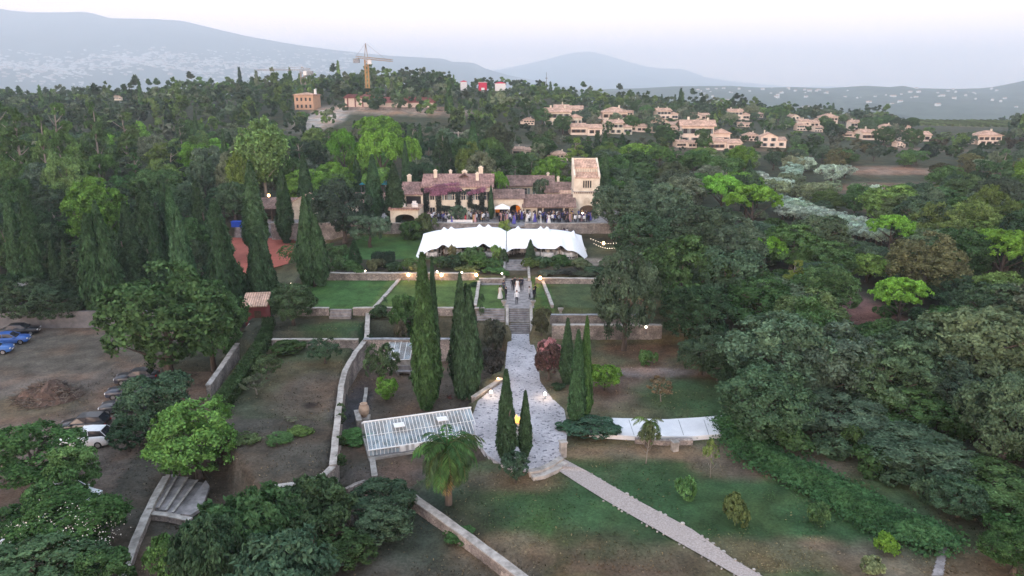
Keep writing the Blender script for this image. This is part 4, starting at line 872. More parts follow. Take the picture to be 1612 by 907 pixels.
# wisteria on the main facade
def leafpatch(name, pts, n, leaf, m, color, label, cat, parent=None, rad=.45, seed=1, flat=(1, .5, 1)):
    rng = np.random.default_rng(seed); k = rng.integers(0, len(pts), n); P = np.array(pts, float)[k] + rnd_dirs(rng, n) * rad * np.array(flat) * rng.random((n, 1)) ** .4; D = rnd_dirs(rng, n); D[:, 1] -= .6
    V = quads(P, D / np.linalg.norm(D, axis=1, keepdims=True), leaf, 1.3, rng); o = link(bpy.data.objects.new(name, mk(name, V, m))); o.color = (*color, 1)
    if parent: o.parent = parent
    return tag(o, label, cat)
def lerp_pts(*segs, step=.35):
    out = []
    for a, c in segs:
        a, c = Vector(a), Vector(c); n = max(2, int((c - a).length / step)); out += [tuple(a.lerp(c, i / n)) for i in range(n + 1)]
    return out
fy = 130.75
leafpatch('wisteria', lerp_pts(((-16.1, fy, g), (-16.1, fy, 10.8)), ((-15.6, fy, g), (-15.7, fy, 10.6)), ((-15.9, fy, 10.4), (-9.4, fy, 10.5)), ((-13.4, fy, g), (-13.4, fy, 10.4)), ((-12.9, fy, 7.4), (-9.3, fy, 7.2)), ((-9.9, fy, 8), (-9.8, fy, 10.4)), ((-7.7, fy, 8), (-7.6, fy, 10.4)), ((-5.6, fy, g), (-5.5, fy, 10.3)), ((-7.7, fy, 7.9), (-5.0, fy, 7.2)), ((-4.0, fy, g + 1), (-4.0, fy, 10)), ((-8.4, fy, 10.4), (-7, fy, 10.4))), 12000, .10, M['leaf'], (.045, .06, .055), 'dark green wisteria climbing the cream facade of the main house', 'climber', rad=.55, seed=3)
leafpatch('wisteria_blossom', lerp_pts(((-15.6, fy - .3, 10.7), (-9.6, fy - .3, 10.9)), ((-14.0, fy - .2, 11.3), (-10, fy + .3, 11.7)), ((-7.8, fy - .3, 10.2), (-5.0, fy - .3, 10.9)), ((-14.5, fy - .4, 10.1), (-12, fy - .4, 10.3))), 4200, .085, M['leaf'], (.31, .16, .25), 'purple wisteria blossom hanging under the eaves of the main house', 'blossom', rad=.5, seed=4)
# outbuildings to the left
t = empty('stone_barn', (0, 0, 0), 0, 'low barn with tiled roof half hidden left of the tall twin cypresses', 'barn')
MB().gwall(-32, -23.6, 139, 146, 4, 7.0, 1.5).build('wall', M['render'], t); MB().gable(-32, -23.6, 139, 146, 7.04, 1.5, .4).build('roof', M['tile'], t); opening(t, -26.6, 139, 5.4, .9, 1.4, fill='dark', bars=False); opening(t, -29.5, 139, 5.4, .9, 1.2, fill='dark', bars=False)
t = empty('carport', (0, 0, 0), 0, 'open tile roofed carport on the plaza above the clay court', 'carport')
MB().shed(-47.5, -41.0, 131, 136, 7.3, 8.4, .3).build('roof', M['tile'], t); MB().box(-47.5, -41, 135.6, 136, 4.8, 8.2).build('back_wall', M['woodf'], t)
for x in (-47.3, -44.4, -41.4): MB().box(x, x + .25, 131.1, 131.35, 4.8, 7.3).build('post', M['woodf'], t)
t = empty('gatehouse', (0, 0, 0), 0, 'small stone building with an arched dark doorway beside the plaza', 'building')
b = MB(); b.gwall(-40.6, -36.2, 130, 136, 4.6, 8.3, 1.1, axis='y'); b.build('wall', M['render'], t); b = MB(); arch_panel(b, -38.6, -37.0, 129.9, 4.9, 6.6, .7, depth=.15); b.build('doorway', M['dark'], t)
MB().gable(-40.6, -36.2, 130, 136, 8.33, 1.1, .2, axis='y').build('roof', M['tilevill'], t)
t = empty('garden_canopy', (0, 0, 0), 0, 'teal canvas canopy under the trees behind the barn', 'canopy')
MB().hip(-31.5, -26, 149, 153, 9.4, .9, .1).build('canvas_top', M['teal'], t)
for x in (-31.3, -26.2):
    for y in (149.2, 152.8): MB().box(x - .05, x + .05, y - .05, y + .05, 5, 9.4).build('pole', M['metal'], t)
p = at(374, 357, 4.95); t = empty('storage_box', (p.x, p.y, 4.95), 0, 'blue box on the plaza edge above the clay court', 'box'); MB().box(-.9, .9, -.5, .5, 0, .9).build('box_body', M['blue'], t); MB().box(-.95, .95, -.55, .55, .902, 1.0).build('lid', M['blue'], t)
# red shed
p = at(403, 510, ZO); t = empty('garden_shed', (p.x, p.y + 1.0, ZO - .2), R(8), 'small dark red shed with a pinkish tile roof above the hedge', 'shed')
MB().box(-1.35, 1.2, -1.1, 1.5, 0, 2.5).build('wall', M['redpaint'], t); MB().shed(-1.35, 1.2, -1.1, 1.5, 2.52, 3.3, .25).build('roof', M['tilevill'], t); MB().box(-.2, .6, -1.14, -1.102, .1, 1.9).build('door', M['woodf'], t)
p = at(28, 505, ZP); t = empty('gate_building', (p.x - 2.0, 94.0, ZP), R(-10), 'small grey building with a dark gate behind the parked cars', 'building')
MB().box(-3, 3, 0, 4, 0, 4.2).build('wall', M['greycap'], t); MB().box(-3.3, 3.3, -.3, 4.3, 4.202, 4.4).build('flat_roof', M['cap'], t); MB().box(.2, 2.6, -.06, -.003, 0, 2.7).build('gate', M['dark'], t)
# ------------------------------------------------------------------ tent
def stretch_tent(x0, x1, label, seed, corner, flip=False):
    t = empty('stretch_tent', ((x0 + x1) / 2, 114, Z4), 0, label, 'tent'); nx_, ny_ = 64, 30; V = []
    L_ = x1 - x0
    if not flip: fp = [.33, .76]; bp = [.30, .38, .70, .80]
    else: fp = [.30, .64]; bp = [.14, .42, .5, .86]
    for j in range(ny_ + 1):
        v = j / ny_
        for i in range(nx_ + 1):
            u = i / nx_; uu = 1 - u if flip else u                # uu=0 at the outer end
            x = x0 + L_ * u - (x0 + x1) / 2; yf = -6.4 + .9 * (1 - abs(2 * u - 1) ** 2) * .0; y = yf + 13.0 * v
            ridge = 3.55 * (1 - (2 * v - .95) ** 2 * .45) * (.74 + .26 * math.sin(min(1, uu * 1.35) * math.pi / 2)) - (.5 if flip else 0) * .4
            sag = .08 * math.sin(u * 9.4 + seed) * (1 - abs(2 * v - 1))
            z = ridge + sag
            for q in fp: z += .65 * math.exp(-((u - q) / .045) ** 2) * math.exp(-(v / .2) ** 2)
            for q in bp: z += .6 * math.exp(-((u - q) / .024) ** 2) * math.exp(-((v - .52) / .13) ** 2)
            edge = max(0, 1 - v / .38)                            # front edge sweeps down between poles and to the stakes
            z -= edge ** 1.5 * .35
            z -= 2.2 * max(0, 1 - uu / .22) ** 1.5 * max(0, 1 - v / .55)
            z -= .35 * max(0, 1 - uu / .2) * v; z -= .55 * math.exp(-((1 - uu) / .05) ** 2)
            z -= 1.0 * max(0, (v - .7) / .3) ** 1.3
            xin = (.9 * math.sin(math.pi * v)) * (1 if uu < .5 else 0) * max(0, 1 - uu / .25); x += xin * (-1 if flip else 1)
            y += 1.0 * math.sin(math.pi * min(1, abs(u - fp[0]) / .4)) * max(0, 1 - v / .3) * .4
            V.append((x, y, z))
    ii = np.arange((nx_ + 1) * (ny_ + 1)).reshape(ny_ + 1, nx_ + 1); q = np.stack([ii[:-1, :-1], ii[:-1, 1:], ii[1:, 1:], ii[1:, :-1]], -1).reshape(-1, 4)
    o = part('canvas', npmesh('canvas', V, q, M['canvas'], True), t); VV = np.array(V).reshape(ny_ + 1, nx_ + 1, 3)
    for q_ in fp:
        a = VV[1, int(q_ * nx_)]; MB().tube([(a[0], a[1], 0), (a[0], a[1], a[2])], .06).build('pole', M['woodf'], t)
    for q_ in bp[1:3]:
        a = VV[int(.52 * ny_), int(q_ * nx_)]; MB().tube([(a[0], a[1], 0), (a[0], a[1], a[2])], .07).build('pole', M['woodf'], t)
    a = VV[0, -1 if flip else 0]; MB().tube([tuple(a), (a[0] + (1.1 if flip else -1.1), a[1] - 1.2, 0)], .03).build('guy_rope', M['linen'], t)
    return t
stretch_tent(-15.3, -.95, 'left white stretch tent spanning the dinner lawn', 1, None); stretch_tent(-.85, 12.2, 'right white stretch tent with its corner staked down by the lamp', 2, None, True)
# tables and chairs under the tent
tt = empty('banquet_table', (0, 0, 0)); MB().lathe([(.85, .70), (.85, .74)], 16).build('tabletop', M['woodf'], tt); MB().lathe([(.28, 0), (.06, .05), (.06, .69)], 8).build('pedestal', M['metal'], tt)
ctn = MB().lathe([(.93, .18), (.90, .45), (.89, .745), (.86, .762)], 20, capb=False).mesh('tablecloth', M['linen'])
ch = MB(); ch.box(-.2, .2, -.2, .2, .42, .47); ch.box(-.2, .2, .17, .2, .47, .95)
for a in (-.18, .14):
    for c in (-.18, .14): ch.box(a, a + .04, c, c + .04, 0, .42)
chm = ch.mesh('dining_chair', M['linen']); fl = quads(rnd_dirs(np.random.default_rng(4), 160) * .22 + [0, 0, .98], rnd_dirs(np.random.default_rng(5), 160), .07, 1, np.random.default_rng(6)); flm = mk('flower_arrangement', fl, M['flower']); first = True
for k, (x, y) in enumerate([(-12.4, 109.2), (-9.9, 111.0), (-8.0, 108.9), (-5.2, 110.6), (-3.2, 109), (-1.0, 110.8), (3.6, 109.4), (5.6, 108.6), (7.4, 110.6), (8.9, 108.8), (10.4, 111), (1.6, 111.8)]):
    o = tt if first else copy_tree(tt); first = False; o.location = (x, y, Z4 + .05); side = 'left' if x < -.9 else 'right'
    tag(o, f'round dinner table with white cloth under the {side} tent', 'table', f'dinner tables under the {side} tent')
    c_ = link(bpy.data.objects.new('tablecloth', ctn)); c_.location = o.location; tag(c_, f'white cloth on a round table under the {side} tent', 'tablecloth', f'tablecloths under the {side} tent')
    c_ = link(bpy.data.objects.new('flower_arrangement', flm)); c_.location = o.location; tag(c_, f'white flowers in the middle of a table under the {side} tent', 'flowers', f'table flowers under the {side} tent')
    for i in range(6):
        a = i * 1.047 + k; c_ = link(bpy.data.objects.new('dining_chair', chm)); c_.location = (x + 1.15 * math.cos(a), y + 1.15 * math.sin(a), Z4 + .05); c_.rotation_euler = (0, 0, a - math.pi / 2)
        tag(c_, f'white dining chair around a table under the {side} tent', 'chair', f'dining chairs under the {side} tent')
# white parasol / bar canopy on the terrace
t = empty('market_parasol', (-1.75, 129.2, Z5 + .16), 0, 'white square parasol in front of the arched loggia', 'parasol'); MB().hip(-1.25, 1.25, -1.25, 1.25, 2.2, .75, .1, .04).build('canopy', M['canvas'], t); MB().tube([(0, 0, 0), (0, 0, 2.3)], .04).build('pole', M['metal'], t); MB().lathe([(.35, 0), (.35, .08)], 10).build('base', M['metal'], t)
# ------------------------------------------------------------------ greenhouse
gA, gB = at(566, 665, -.6), at(752, 640, -.3)
ax = Vector((gB.x - gA.x, gB.y - gA.y, 0)); Lg = ax.length + 0; rz = math.atan2(ax.y, ax.x)
gl = at(573, 664, .9); gr_ = at(740, 641, .9); rdg = Vector((gr_.x - gl.x, gr_.y - gl.y, 0)); Lg = rdg.length; rz = math.atan2(rdg.y, rdg.x)
t = empty('greenhouse', (gl.x, gl.y, ZY), rz, 'long glazed greenhouse with white bars beside the forecourt', 'greenhouse')
Wf, Wb, zr, ze = 2.7, 1.2, 2.1, .85
b = MB(); b.add([(0, 0, zr), (Lg, 0, zr), (Lg, -Wf, ze), (0, -Wf, ze)], [(0, 3, 2, 1)]); b.build('roof_glass', M['glass'], t)
b = MB(); b.add([(0, .02, zr), (Lg, .02, zr), (Lg, Wb, zr - .6), (0, Wb, zr - .6)], [(0, 1, 2, 3)]); b.build('rear_roof_glass', M['glass'], t)
b = MB(); b.add([(.05, -Wf, .35), (Lg, -Wf, .35), (Lg, -Wf, ze), (.05, -Wf, ze)], [(0, 1, 2, 3)]); b.build('front_glass', M['glass'], t)
b = MB(); b.add([(0, -Wf, .35), (0, Wb, .35), (0, Wb, zr - .6), (0, 0, zr), (0, -Wf, ze)], [(0, 1, 2, 3, 4)]); b.add([(Lg, -Wf, .35), (Lg, Wb, .35), (Lg, Wb, zr - .6), (Lg, 0, zr), (Lg, -Wf, ze)], [(4, 3, 2, 1, 0)]); b.build('end_glass', M['glass'], t)
nb = 30; b = MB()
for i in range(nb + 1):
    x = Lg * i / nb; b.tube([(x, 0, zr + .03), (x, -Wf, ze + .03)], .03, 4); b.tube([(x, 0, zr + .03), (x, Wb, zr - .57)], .026, 4); b.tube([(x, -Wf - .02, ze), (x, -Wf - .02, .35)], .026, 4)
b.build('glazing_bar', M['white'], t)
b = MB(); b.tube([(-.1, 0, zr + .06), (Lg + .1, 0, zr + .06)], .07, 6); b.tube([(-.1, -Wf - .03, ze + .03), (Lg + .1, -Wf - .03, ze + .03)], .06, 6); b.tube([(-.1, Wb, zr - .56), (Lg + .1, Wb, zr - .56)], .05, 6); b.tube([(0, -Wf * .5, (zr + ze) / 2 + .05), (Lg, -Wf * .5, (zr + ze) / 2 + .05)], .022, 4)
b.build('ridge_frame', M['white'], t)
b = MB(); b.box(-.1, Lg + .1, -Wf - .15, -Wf + .05, -.2, .2); b.box(-.1, .1, -Wf + .052, Wb, -.2, .35); b.box(Lg - .1, Lg + .1, -Wf + .052, Wb, -.2, .35); b.box(-.1, Lg + .1, Wb + .002, Wb + .2, -.2, zr - .7); b.build('plinth_wall', M['cap'], t)
MB().box(.1, Lg - .1, -Wf + .06, Wb, .0, .06).build('greenhouse_floor', M['step'], t)
for x in (Lg * .30, Lg * .70): b = MB(); b.add([(x - .45, -.75, 1.98), (x + .45, -.75, 1.98), (x + .45, -1.5, 1.95), (x - .45, -1.5, 1.95), (x - .45, -.75, 2.04), (x + .45, -.75, 2.04), (x + .45, -1.5, 2.01), (x - .45, -1.5, 2.01)], [(0, 3, 2, 1), (4, 5, 6, 7), (0, 1, 5, 4), (1, 2, 6, 5), (2, 3, 7, 6), (3, 0, 4, 7)]); b.build('roof_vent', M['white'], t)
for k, x in enumerate((Lg * .31, Lg * .36, Lg * .41)): MB().box(x - .36, x + .36, -Wf - .12, -Wf - .06, -.0 + .36, .84).build('vent_panel', M['white'], t)
rng = random.Random(4)
for k in range(9):
    x = 1 + k * 1.3; q = empty('potted_plant', (0, 0, 0), 0, 'potted plant seen dimly through the greenhouse glass', 'plant', 'pot plants inside the greenhouse'); q.location = t.matrix_basis @ Vector((x * Lg / 13, -1.3 + rng.uniform(-.4, .4), .06)); MB().lathe([(.16, 0), (.22, .3)], 8).build('pot', M['terracotta'], q); c_ = part('foliage', PROTO['bush'][k % 3][0], q, DG); c_.scale = (.3, .3, .4); c_.location = (0, 0, .35)
# lean-to at the back of the yard
p = at(633, 566, ZY); t = empty('glass_lean_to', (p.x - 1.2, 72.9, ZY), 0, 'small glass lean-to roof against the grey wall left of the tall cypress', 'lean-to')
b = MB(); b.add([(0, 0, 1.3), (2.6, 0, 1.3), (2.6, 2.9, 2.3), (0, 2.9, 2.3)], [(0, 1, 2, 3)]); b.build('roof_glass', M['glass'], t)
b = MB(); [b.tube([(x, 0, 1.33), (x, 2.9, 2.33)], .03, 4) for x in (0, .65, 1.3, 1.95, 2.6)]; b.tube([(0, 0, 1.33), (2.6, 0, 1.33)], .04, 4); b.build('glazing_bar', M['white'], t)
MB().box(0, 2.6, .1, .3, 0, 1.25).build('front_wall', M['cap'], t)
p = at(637, 590, ZY); t = empty('stone_bench', (p.x, p.y, ZY), 0, 'grey stone bench in front of the glass lean-to', 'bench'); MB().box(-.9, .9, -.25, .25, .36, .46).build('seat', M['step'], t); [MB().box(x - .1, x + .1, -.2, .2, 0, .36).build('leg', M['step'], t) for x in (-.65, .65)]; MB().box(-.9, .9, .26, .38, 0, .9).build('backrest', M['step'], t)
# urn, narrow wall, pillars, fountain
p = at(574, 663, ZY); t = empty('terracotta_jar', (p.x, p.y, ZY), 0, 'tall terracotta oil jar on a block at the left end of the greenhouse', 'jar')
b = MB(); b.box(-.5, .5, -.45, .45, 0, .45); b.build('plinth', M['cap'], t); MB().lathe([(.22, .452), (.42, .8), (.5, 1.15), (.44, 1.5), (.3, 1.68), (.36, 1.76), (.24, 1.77), (.2, 1.6)], 16, capt=True).build('jar_body', M['terracotta'], t, smooth=True)
wall(W(ZY + .3, (577, 612), (573, 640)), ZY - .2, ZY + .35, .22, 'narrow low wall leading to the terracotta jar')
wall(W(ZY + .3, (562, 655), (566, 672)), ZY - .2, ZY + .8, .35, 'short pale wall stub left of the terracotta jar')
for px, py, lb in ((886, 717, 'square stone pillar at the right end of the curved steps'), (1062, 707, 'leaning stone block standing below the concrete path')):
    p = at(px, py, ZL + .1); t = empty('stone_pillar', (p.x, p.y, ZL - .1), .3, lb, 'pillar'); hh = 1.35 if px < 900 else .8; MB().box(-.24, .24, -.24, .24, 0, hh).build('shaft', M['cap'], t); MB().box(-.3, .3, -.3, .3, hh + .002, hh + .12).build('capstone', M['cap'], t)
p = at(819, 692, 0); t = empty('stone_fountain', (p.x, p.y, .03), 0, 'round stone fountain between the two forecourt cypresses', 'fountain')
MB().lathe([(1.0, 0), (1.1, .5), (1.02, .55), (.92, .5), (.92, .25)], 24).build('basin', M['cap'], t); MB().lathe([(.22, .26), (.16, .9), (.22, 1.15)], 12).build('pedestal', M['cap'], t); MB().lathe([(.2, 1.152), (.62, 1.4), (.66, 1.5), (.5, 1.46)], 20).build('bowl', M['cap'], t)
t2 = empty('candle_display', (p.x, p.y, 1.53), 0, 'glowing golden candle arrangement on top of the stone fountain', 'candles')
b = MB(); rng = random.Random(8)
for k in range(14):
    a = rng.random() * 6.28; r = rng.random() * .5; hh = rng.uniform(.2, .75); b.lathe([(.07, 0), (.07, hh)], 8, cx=r * math.cos(a), cy=r * math.sin(a))
b.build('candle', M['gold'], t2)
for x, y in ((2.6, 66.5), (3.6, 60.3)):
    pass
# planters and small urns on the stair ends
for (x, y, z, lb) in ((-1.0, 85.1, Z2 + .4, 'stone urn on the left end of the central stairs'), (2.6, 85.1, Z2 + .4, 'stone urn on the right end of the central stairs'), (5.9, 83.2, Z2, 'round pale urn at the near edge of the right lawn'), (12.6, 83.4, Z2, 'dark urn near the large tree on the right lawn')):
    t = empty('stone_urn', (x, y, z), 0, lb, 'urn'); MB().lathe([(.2, 0), (.1, .12), (.3, .4), (.36, .62), (.28, .66)], 12).build('bowl', M['cap'], t, smooth=True); c_ = part('foliage', PROTO['ball'][0][0], t, DG); c_.scale = (.3, .3, .2); c_.location = (0, 0, .6)
# ------------------------------------------------------------------ lamps
def lamp(x, y, z, label, power, col=(1, .55, .25), h=1.2, r=.13, m='lamp', group=None):
    t = empty('garden_lamp', (x, y, z), 0, label, 'lamp', group); MB().tube([(0, 0, 0), (0, 0, h)], .03, 6).build('post', M['metal'], t); MB().lathe([(.12, 0), (.12, .04)], 8).build('base', M['metal'], t)
    MB().lathe([(r * .5, h), (r, h + r * .7), (r, h + r * 1.5), (r * .4, h + r * 2.2)], 10).build('globe', M[m], t, smooth=True)
    if power:
        l = bpy.data.lights.new('lamp_light', 'POINT'); l.energy = power; l.color = col; l.shadow_soft_size = .15; o = link(bpy.data.objects.new('lamp_light', l)); o.parent = t; o.location = (0, 0, h + r * 1.1 + .35)
for px, py, lb in ((641, 440, 'warm lamp on the left lawn wall beside the tall paired cypress'), (693, 442, 'warm lamp against the lawn wall between the big cypresses'), (749, 441, 'bright warm lamp near the right end of the left lawn wall')):
    p = at(px, py, Z2 + .6); lamp(p.x, 98.3, Z2, lb, 60, h=.7, r=.2)
lamp(3.9, 96.2, Z2, 'bright warm lamp at the corner of the small lawn right of the landing', 60, h=.8, r=.2)
p = at(950, 385, Z4 + 1); lamp(p.x, p.y, Z4, 'warm fire lamp on the lawn right of the tent', 60, h=1.0, r=.2)
for px, py, lb in ((773, 620, 'small white lamp left of the avenue at the forecourt rim'), (858, 623, 'small white lamp under the purple shrub at the forecourt rim')):
    p = at(px, py, .3); lamp(p.x, p.y, 0, lb, 30, (1, .75, .5), .35, .13, 'lampw')
p = at(784, 598, .3); lamp(p.x, p.y, 0, 'orange glow lamp hidden under the shrub left of the avenue', 25, h=.3, r=.1)
for px, py, z, lb in ((688, 427, 3.3, 'small white lamp above the wall right of the tall cypress'), (727, 428, 3.3, 'small white lamp on the wall above the broad cypress'), (575, 426, 3.3, 'small white lamp on the wall below the square hedge'), (448, 356, 5, 'white spotlight on the left of the plaza edge'), (466, 356, 5, 'white spotlight on the right of the plaza edge'), (1017, 514, 2.2, 'tiny white lamp at the right end of the stone wall'), (520, 312, 6, 'white lamp in the dark trees behind the left lawn'), (458, 446, 2.4, 'small white lamp behind the wide cypress by the shed'), (790, 430, 3.3, 'small lamp on the wall left of the upper stairs'), (917, 335, 8, 'white lantern above the tower doorway'), (1057, 372, 5, 'white lamp in the dark oaks right of the tent'), (986, 417, 4.5, 'small lamp glimpsed through the tree right of the tent')):
    p = at(px, py, z); lamp(p.x, p.y, z - .9, lb, 0, h=.7, r=.11, m='lampw')
lamp(-38.9 - 8.6, 140, 5.2, 'warm lamp under the poplar behind the carport', 60, h=3, r=.22)
# string lights right of the tent
t = empty('string_lights', (0, 0, 0), 0, 'two sagging strings of tiny white bulbs right of the tent', 'string lights')
for (a, c) in (((930, 376), (978, 381)), ((935, 384), (978, 388))):
    p0, p1 = at(*a, Z4 + 2), at(*c, Z4 + 2); pts = [p0.lerp(p1, i / 12) - Vector((0, 0, .5 * math.sin(math.pi * i / 12))) for i in range(13)]; MB().tube(pts, .012, 4).build('cable', M['dark'], t)
    for q in pts[::1]: MB().lathe([(.012, -.03), (.03, 0), (.012, .03)], 6).build('bulb', M['lampw'], t, loc=q)
# ------------------------------------------------------------------ village houses on the right hill
def villa_parts(kind):
    P_ = []; w_, r_, c_ = MB(), MB(), MB()
    if kind == 0:   # long two-storey with lower wing
        w_.gwall(-7, 3, -4, 4, -3, 5.6, 1.5); w_.box(3.003, 8, -4.6, 2.5, -3, 3.2); r_.gable(-7, 3, -4, 4, 5.64, 1.5, .7); r_.hip(3.4, 8, -4.6, 2.5, 3.22, 1.3, .45); c_.box(-5, -4.3, .5, 1.2, 6, 8.2); c_.box(1, 1.6, -.8, -.2, 6.4, 8)
        wins = [(-5.8, 3.2), (-3.4, 3.2), (-1, 3.2), (1.6, 3.2), (-5.8, .4), (-2.6, .4), (.6, .4)]; fy_ = -4; wr = [(4.6, .6, -4.6), (6.6, .6, -4.6)]
    elif kind == 1: # hipped
        w_.box(-6, 6, -4.5, 4.5, -3, 4.6); w_.box(-8.8, -6.003, -2, 4, -3, 2.8); r_.hip(-6, 6, -4.5, 4.5, 4.62, 2.4, .8); r_.hip(-8.8, -6.5, -2, 4, 2.82, .8, .4); c_.box(2, 2.8, 0, .8, 5.5, 8)
        wins = [(-4.4, 2.3), (-1.6, 2.3), (1.6, 2.3), (4.4, 2.3), (-3.2, .0), (0, .0), (3.4, 0)]; fy_ = -4.5; wr = []
    elif kind == 2: # gable to the viewer with side shed
        w_.gwall(-4, 4, -5, 5, -3, 4.8, 1.9, axis='y'); w_.box(4.003, 8.5, -3, 4.5, -3, 3); r_.gable(-4, 4, -5, 5, 4.84, 1.9, .5, axis='y'); r_.shed(4.3, 8.5, -3, 4.5, 3.02, 4.3, .3); c_.box(-2, -1.4, 2, 2.6, 5.5, 7.8)
        wins = [(-2, 2.8), (2, 2.8), (-2, .2), (1.6, .2)]; fy_ = -5; wr = [(6.2, .4, -3)]
    else:           # low spread roofs
        w_.gwall(-8, 0, -3.5, 4, -3, 3.6, 1.5); w_.gwall(.003, 7, -5, 3, -3, 3.0, 1.6); r_.gable(-8, -.5, -3.5, 4, 3.64, 1.5, .45); r_.gable(.5, 7, -5, 3, 3.04, 1.6, .45); c_.box(-4, -3.4, 1.2, 1.8, 4.2, 6.4)
        wins = [(-6.6, .9), (-4.4, .9), (-2, .9)]; fy_ = -3.5; wr = [(2, .6, -5), (4.8, .6, -5)]
    ops = [(x, z, fy_) for x, z in wins] + wr
    return w_, r_, c_, ops
VP = []
for k in range(4):
    w_, r_, c_, ops = villa_parts(k); sh = []
    for x, z, y in ops:
        b = MB(); b.box(x - .62, x + .62, y - .08, y - .003, z, z + 1.5); b2 = MB(); b2.box(x - 1.15, x - .64, y - .1, y - .003, z, z + 1.5); b3 = MB(); b3.box(x + .64, x + 1.15, y - .1, y - .003, z, z + 1.5); sh.append((b.mesh('window', M['dark']), b2.mesh('shutter', M['woodf' if k % 2 else 'shutter']), b3.mesh('shutter', M['woodf' if k % 2 else 'shutter'])))
    VP.append((w_.mesh('wall', M['pinkr']), w_.mesh('wall', M['cream']), r_.mesh('roof', M['tilevill']), c_.mesh('chimney', M['cream']), sh))
VRECT = []; VG = []
def villa(px, py, wpx, kind, rz, label, Y=None, cream=False, red=False):
    g = ground_hit(px, py) if Y is None else Vector((XatY(px, Y, Hs(0, Y)), Y, 0))
    z = Hs(g.x, g.y) if Y is None else atY(px, py, Y).z; dep = g.y * math.cos(PITCH) + (28 - z) * math.sin(PITCH); s = wpx * dep / F / 16.8
    t = empty('village_house', (g.x, g.y, z), rz, label, 'house', 'terracotta roofed houses of the hillside village'); t.scale = (s, s, s)
    wp, wc, rf, c_, sh = VP[kind]; part('wall', wc if cream else wp, t); r = part('roof', rf, t); part('chimney', c_, r)
    for a, b, b_ in sh: o = part('window', a, t); part('shutter', b, o); part('shutter', b_, o)
    VG.append((g.x, g.y, 8 * s, label))
    q = proj(g.x, g.y, z + 2 * s); VRECT.append((q[0] - wpx * .48, q[1] - wpx * .18, q[0] + wpx * .48, q[1] + wpx * .06, g.y)); return t
VH = [(832, 196, 24, 1, .1, 'small lone house with tiled roof at the left edge of the hillside village'), (884, 199, 62, 0, .05, 'long cream house with a row of windows, second from the left in the village'),
 (896, 181, 50, 3, -.1, 'house with stepped roofs directly above the long cream house'), (922, 213, 54, 3, .1, 'low spread house just below the long cream village house'),
 (966, 193, 54, 1, 0, 'large hip roofed house highest in the middle cluster of the village'), (969, 211, 48, 0, .12, 'white fronted two storey house with balcony windows below the large hip roof'),
 (1001, 207, 40, 3, -.1, 'low house joining the two white fronted village houses'), (1036, 209, 56, 2, -.1, 'gabled house at the right end of the middle village cluster'),
 (1046, 187, 38, 0, .2, 'pinkish terrace house standing apart above the gabled village house'), (1100, 188, 34, 3, .1, 'darker roofed house right of the pinkish terrace house'),
 (1132, 176, 28, 1, 0, 'pale bungalow highest behind the darker roofed village houses'), (1160, 188, 36, 0, -.1, 'brown roofed house left of the small peach house'), (1192, 185, 20, 1, .1, 'small peach hip roofed house beside the tall green trees'),
 (1105, 226, 82, 0, -.15, 'largest nearby village house with a broad pale gable end'), (1138, 236, 56, 3, .1, 'low roofed house at the right foot of the largest village house'), (1208, 230, 52, 2, -.2, 'peach house partly hidden by trees right of the largest village house'),
 (1247, 192, 28, 2, .2, 'pale gabled house at the left of the far right cluster'), (1272, 199, 34, 3, -.1, 'brown roofed row house below the pale gabled house'), (1302, 194, 34, 1, .1, 'peach house with a broad roof in the far right cluster'),
 (1350, 205, 36, 0, 0, 'house with a red brown roof above the twin roofed house'), (1374, 220, 52, 3, .1, 'twin roofed house lowest in the far right cluster'), (1392, 210, 34, 1, -.2, 'cream house with a pale gable beside the twin roofed house'),
 (1436, 222, 50, 3, .05, 'wide low house by the dry scrub below the vineyard field'), (1550, 227, 48, 1, -.1, 'low roofed house among trees at the far right'), (1008, 165, 20, 0, 0, 'tiny pink house alone in the woods above the village'),
 (826, 246, 40, 3, 0, 'old roofed house in trees behind the back house'), (880, 253, 34, 1, .1, 'small tiled house just left above the tower'), (188, 156, 12, 0, 0, 'small white villa with red roof on the left woodland skyline')] + [(1072, 198, 22, 1, .2, 'small pale house between the gabled house and the largest village house'), (1172, 200, 24, 3, -.2, 'low pale house below the brown roofed village house'), (1228, 180, 16, 1, .1, 'tiny pale house above the far right cluster'), (1288, 208, 22, 0, .2, 'small cream house below the broad roofed peach house'), (1330, 190, 18, 3, 0, 'tiny tiled house behind the far right cluster'), (1418, 205, 26, 3, .1, 'low house at the left end of the vineyard field'), (940, 198, 30, 1, .1, 'cream house wedged between the long house and the large hip roof'), (985, 182, 26, 3, 0, 'small terracotta roof peeping over the large hip roof'), (1060, 214, 30, 0, -.1, 'pale house at the foot of the gabled village house'), (1078, 233, 36, 3, .2, 'low house at the left foot of the largest village house'), (1180, 222, 30, 1, 0, 'peach house between the largest house and the tree hidden one'), (1262, 206, 26, 0, .1, 'small house under the pale gabled house'), (1340, 216, 28, 3, -.1, 'low house left of the twin roofed house'), (1412, 232, 22, 2, .1, 'small gabled house below the twin roofed house')]
for i, (px, py, wp, k, rz, lb) in enumerate(VH):
    villa(px, py, wp, k, rz, lb, cream=i in (1, 5, 10, 16, 27), Y=330 if i == 27 else None)
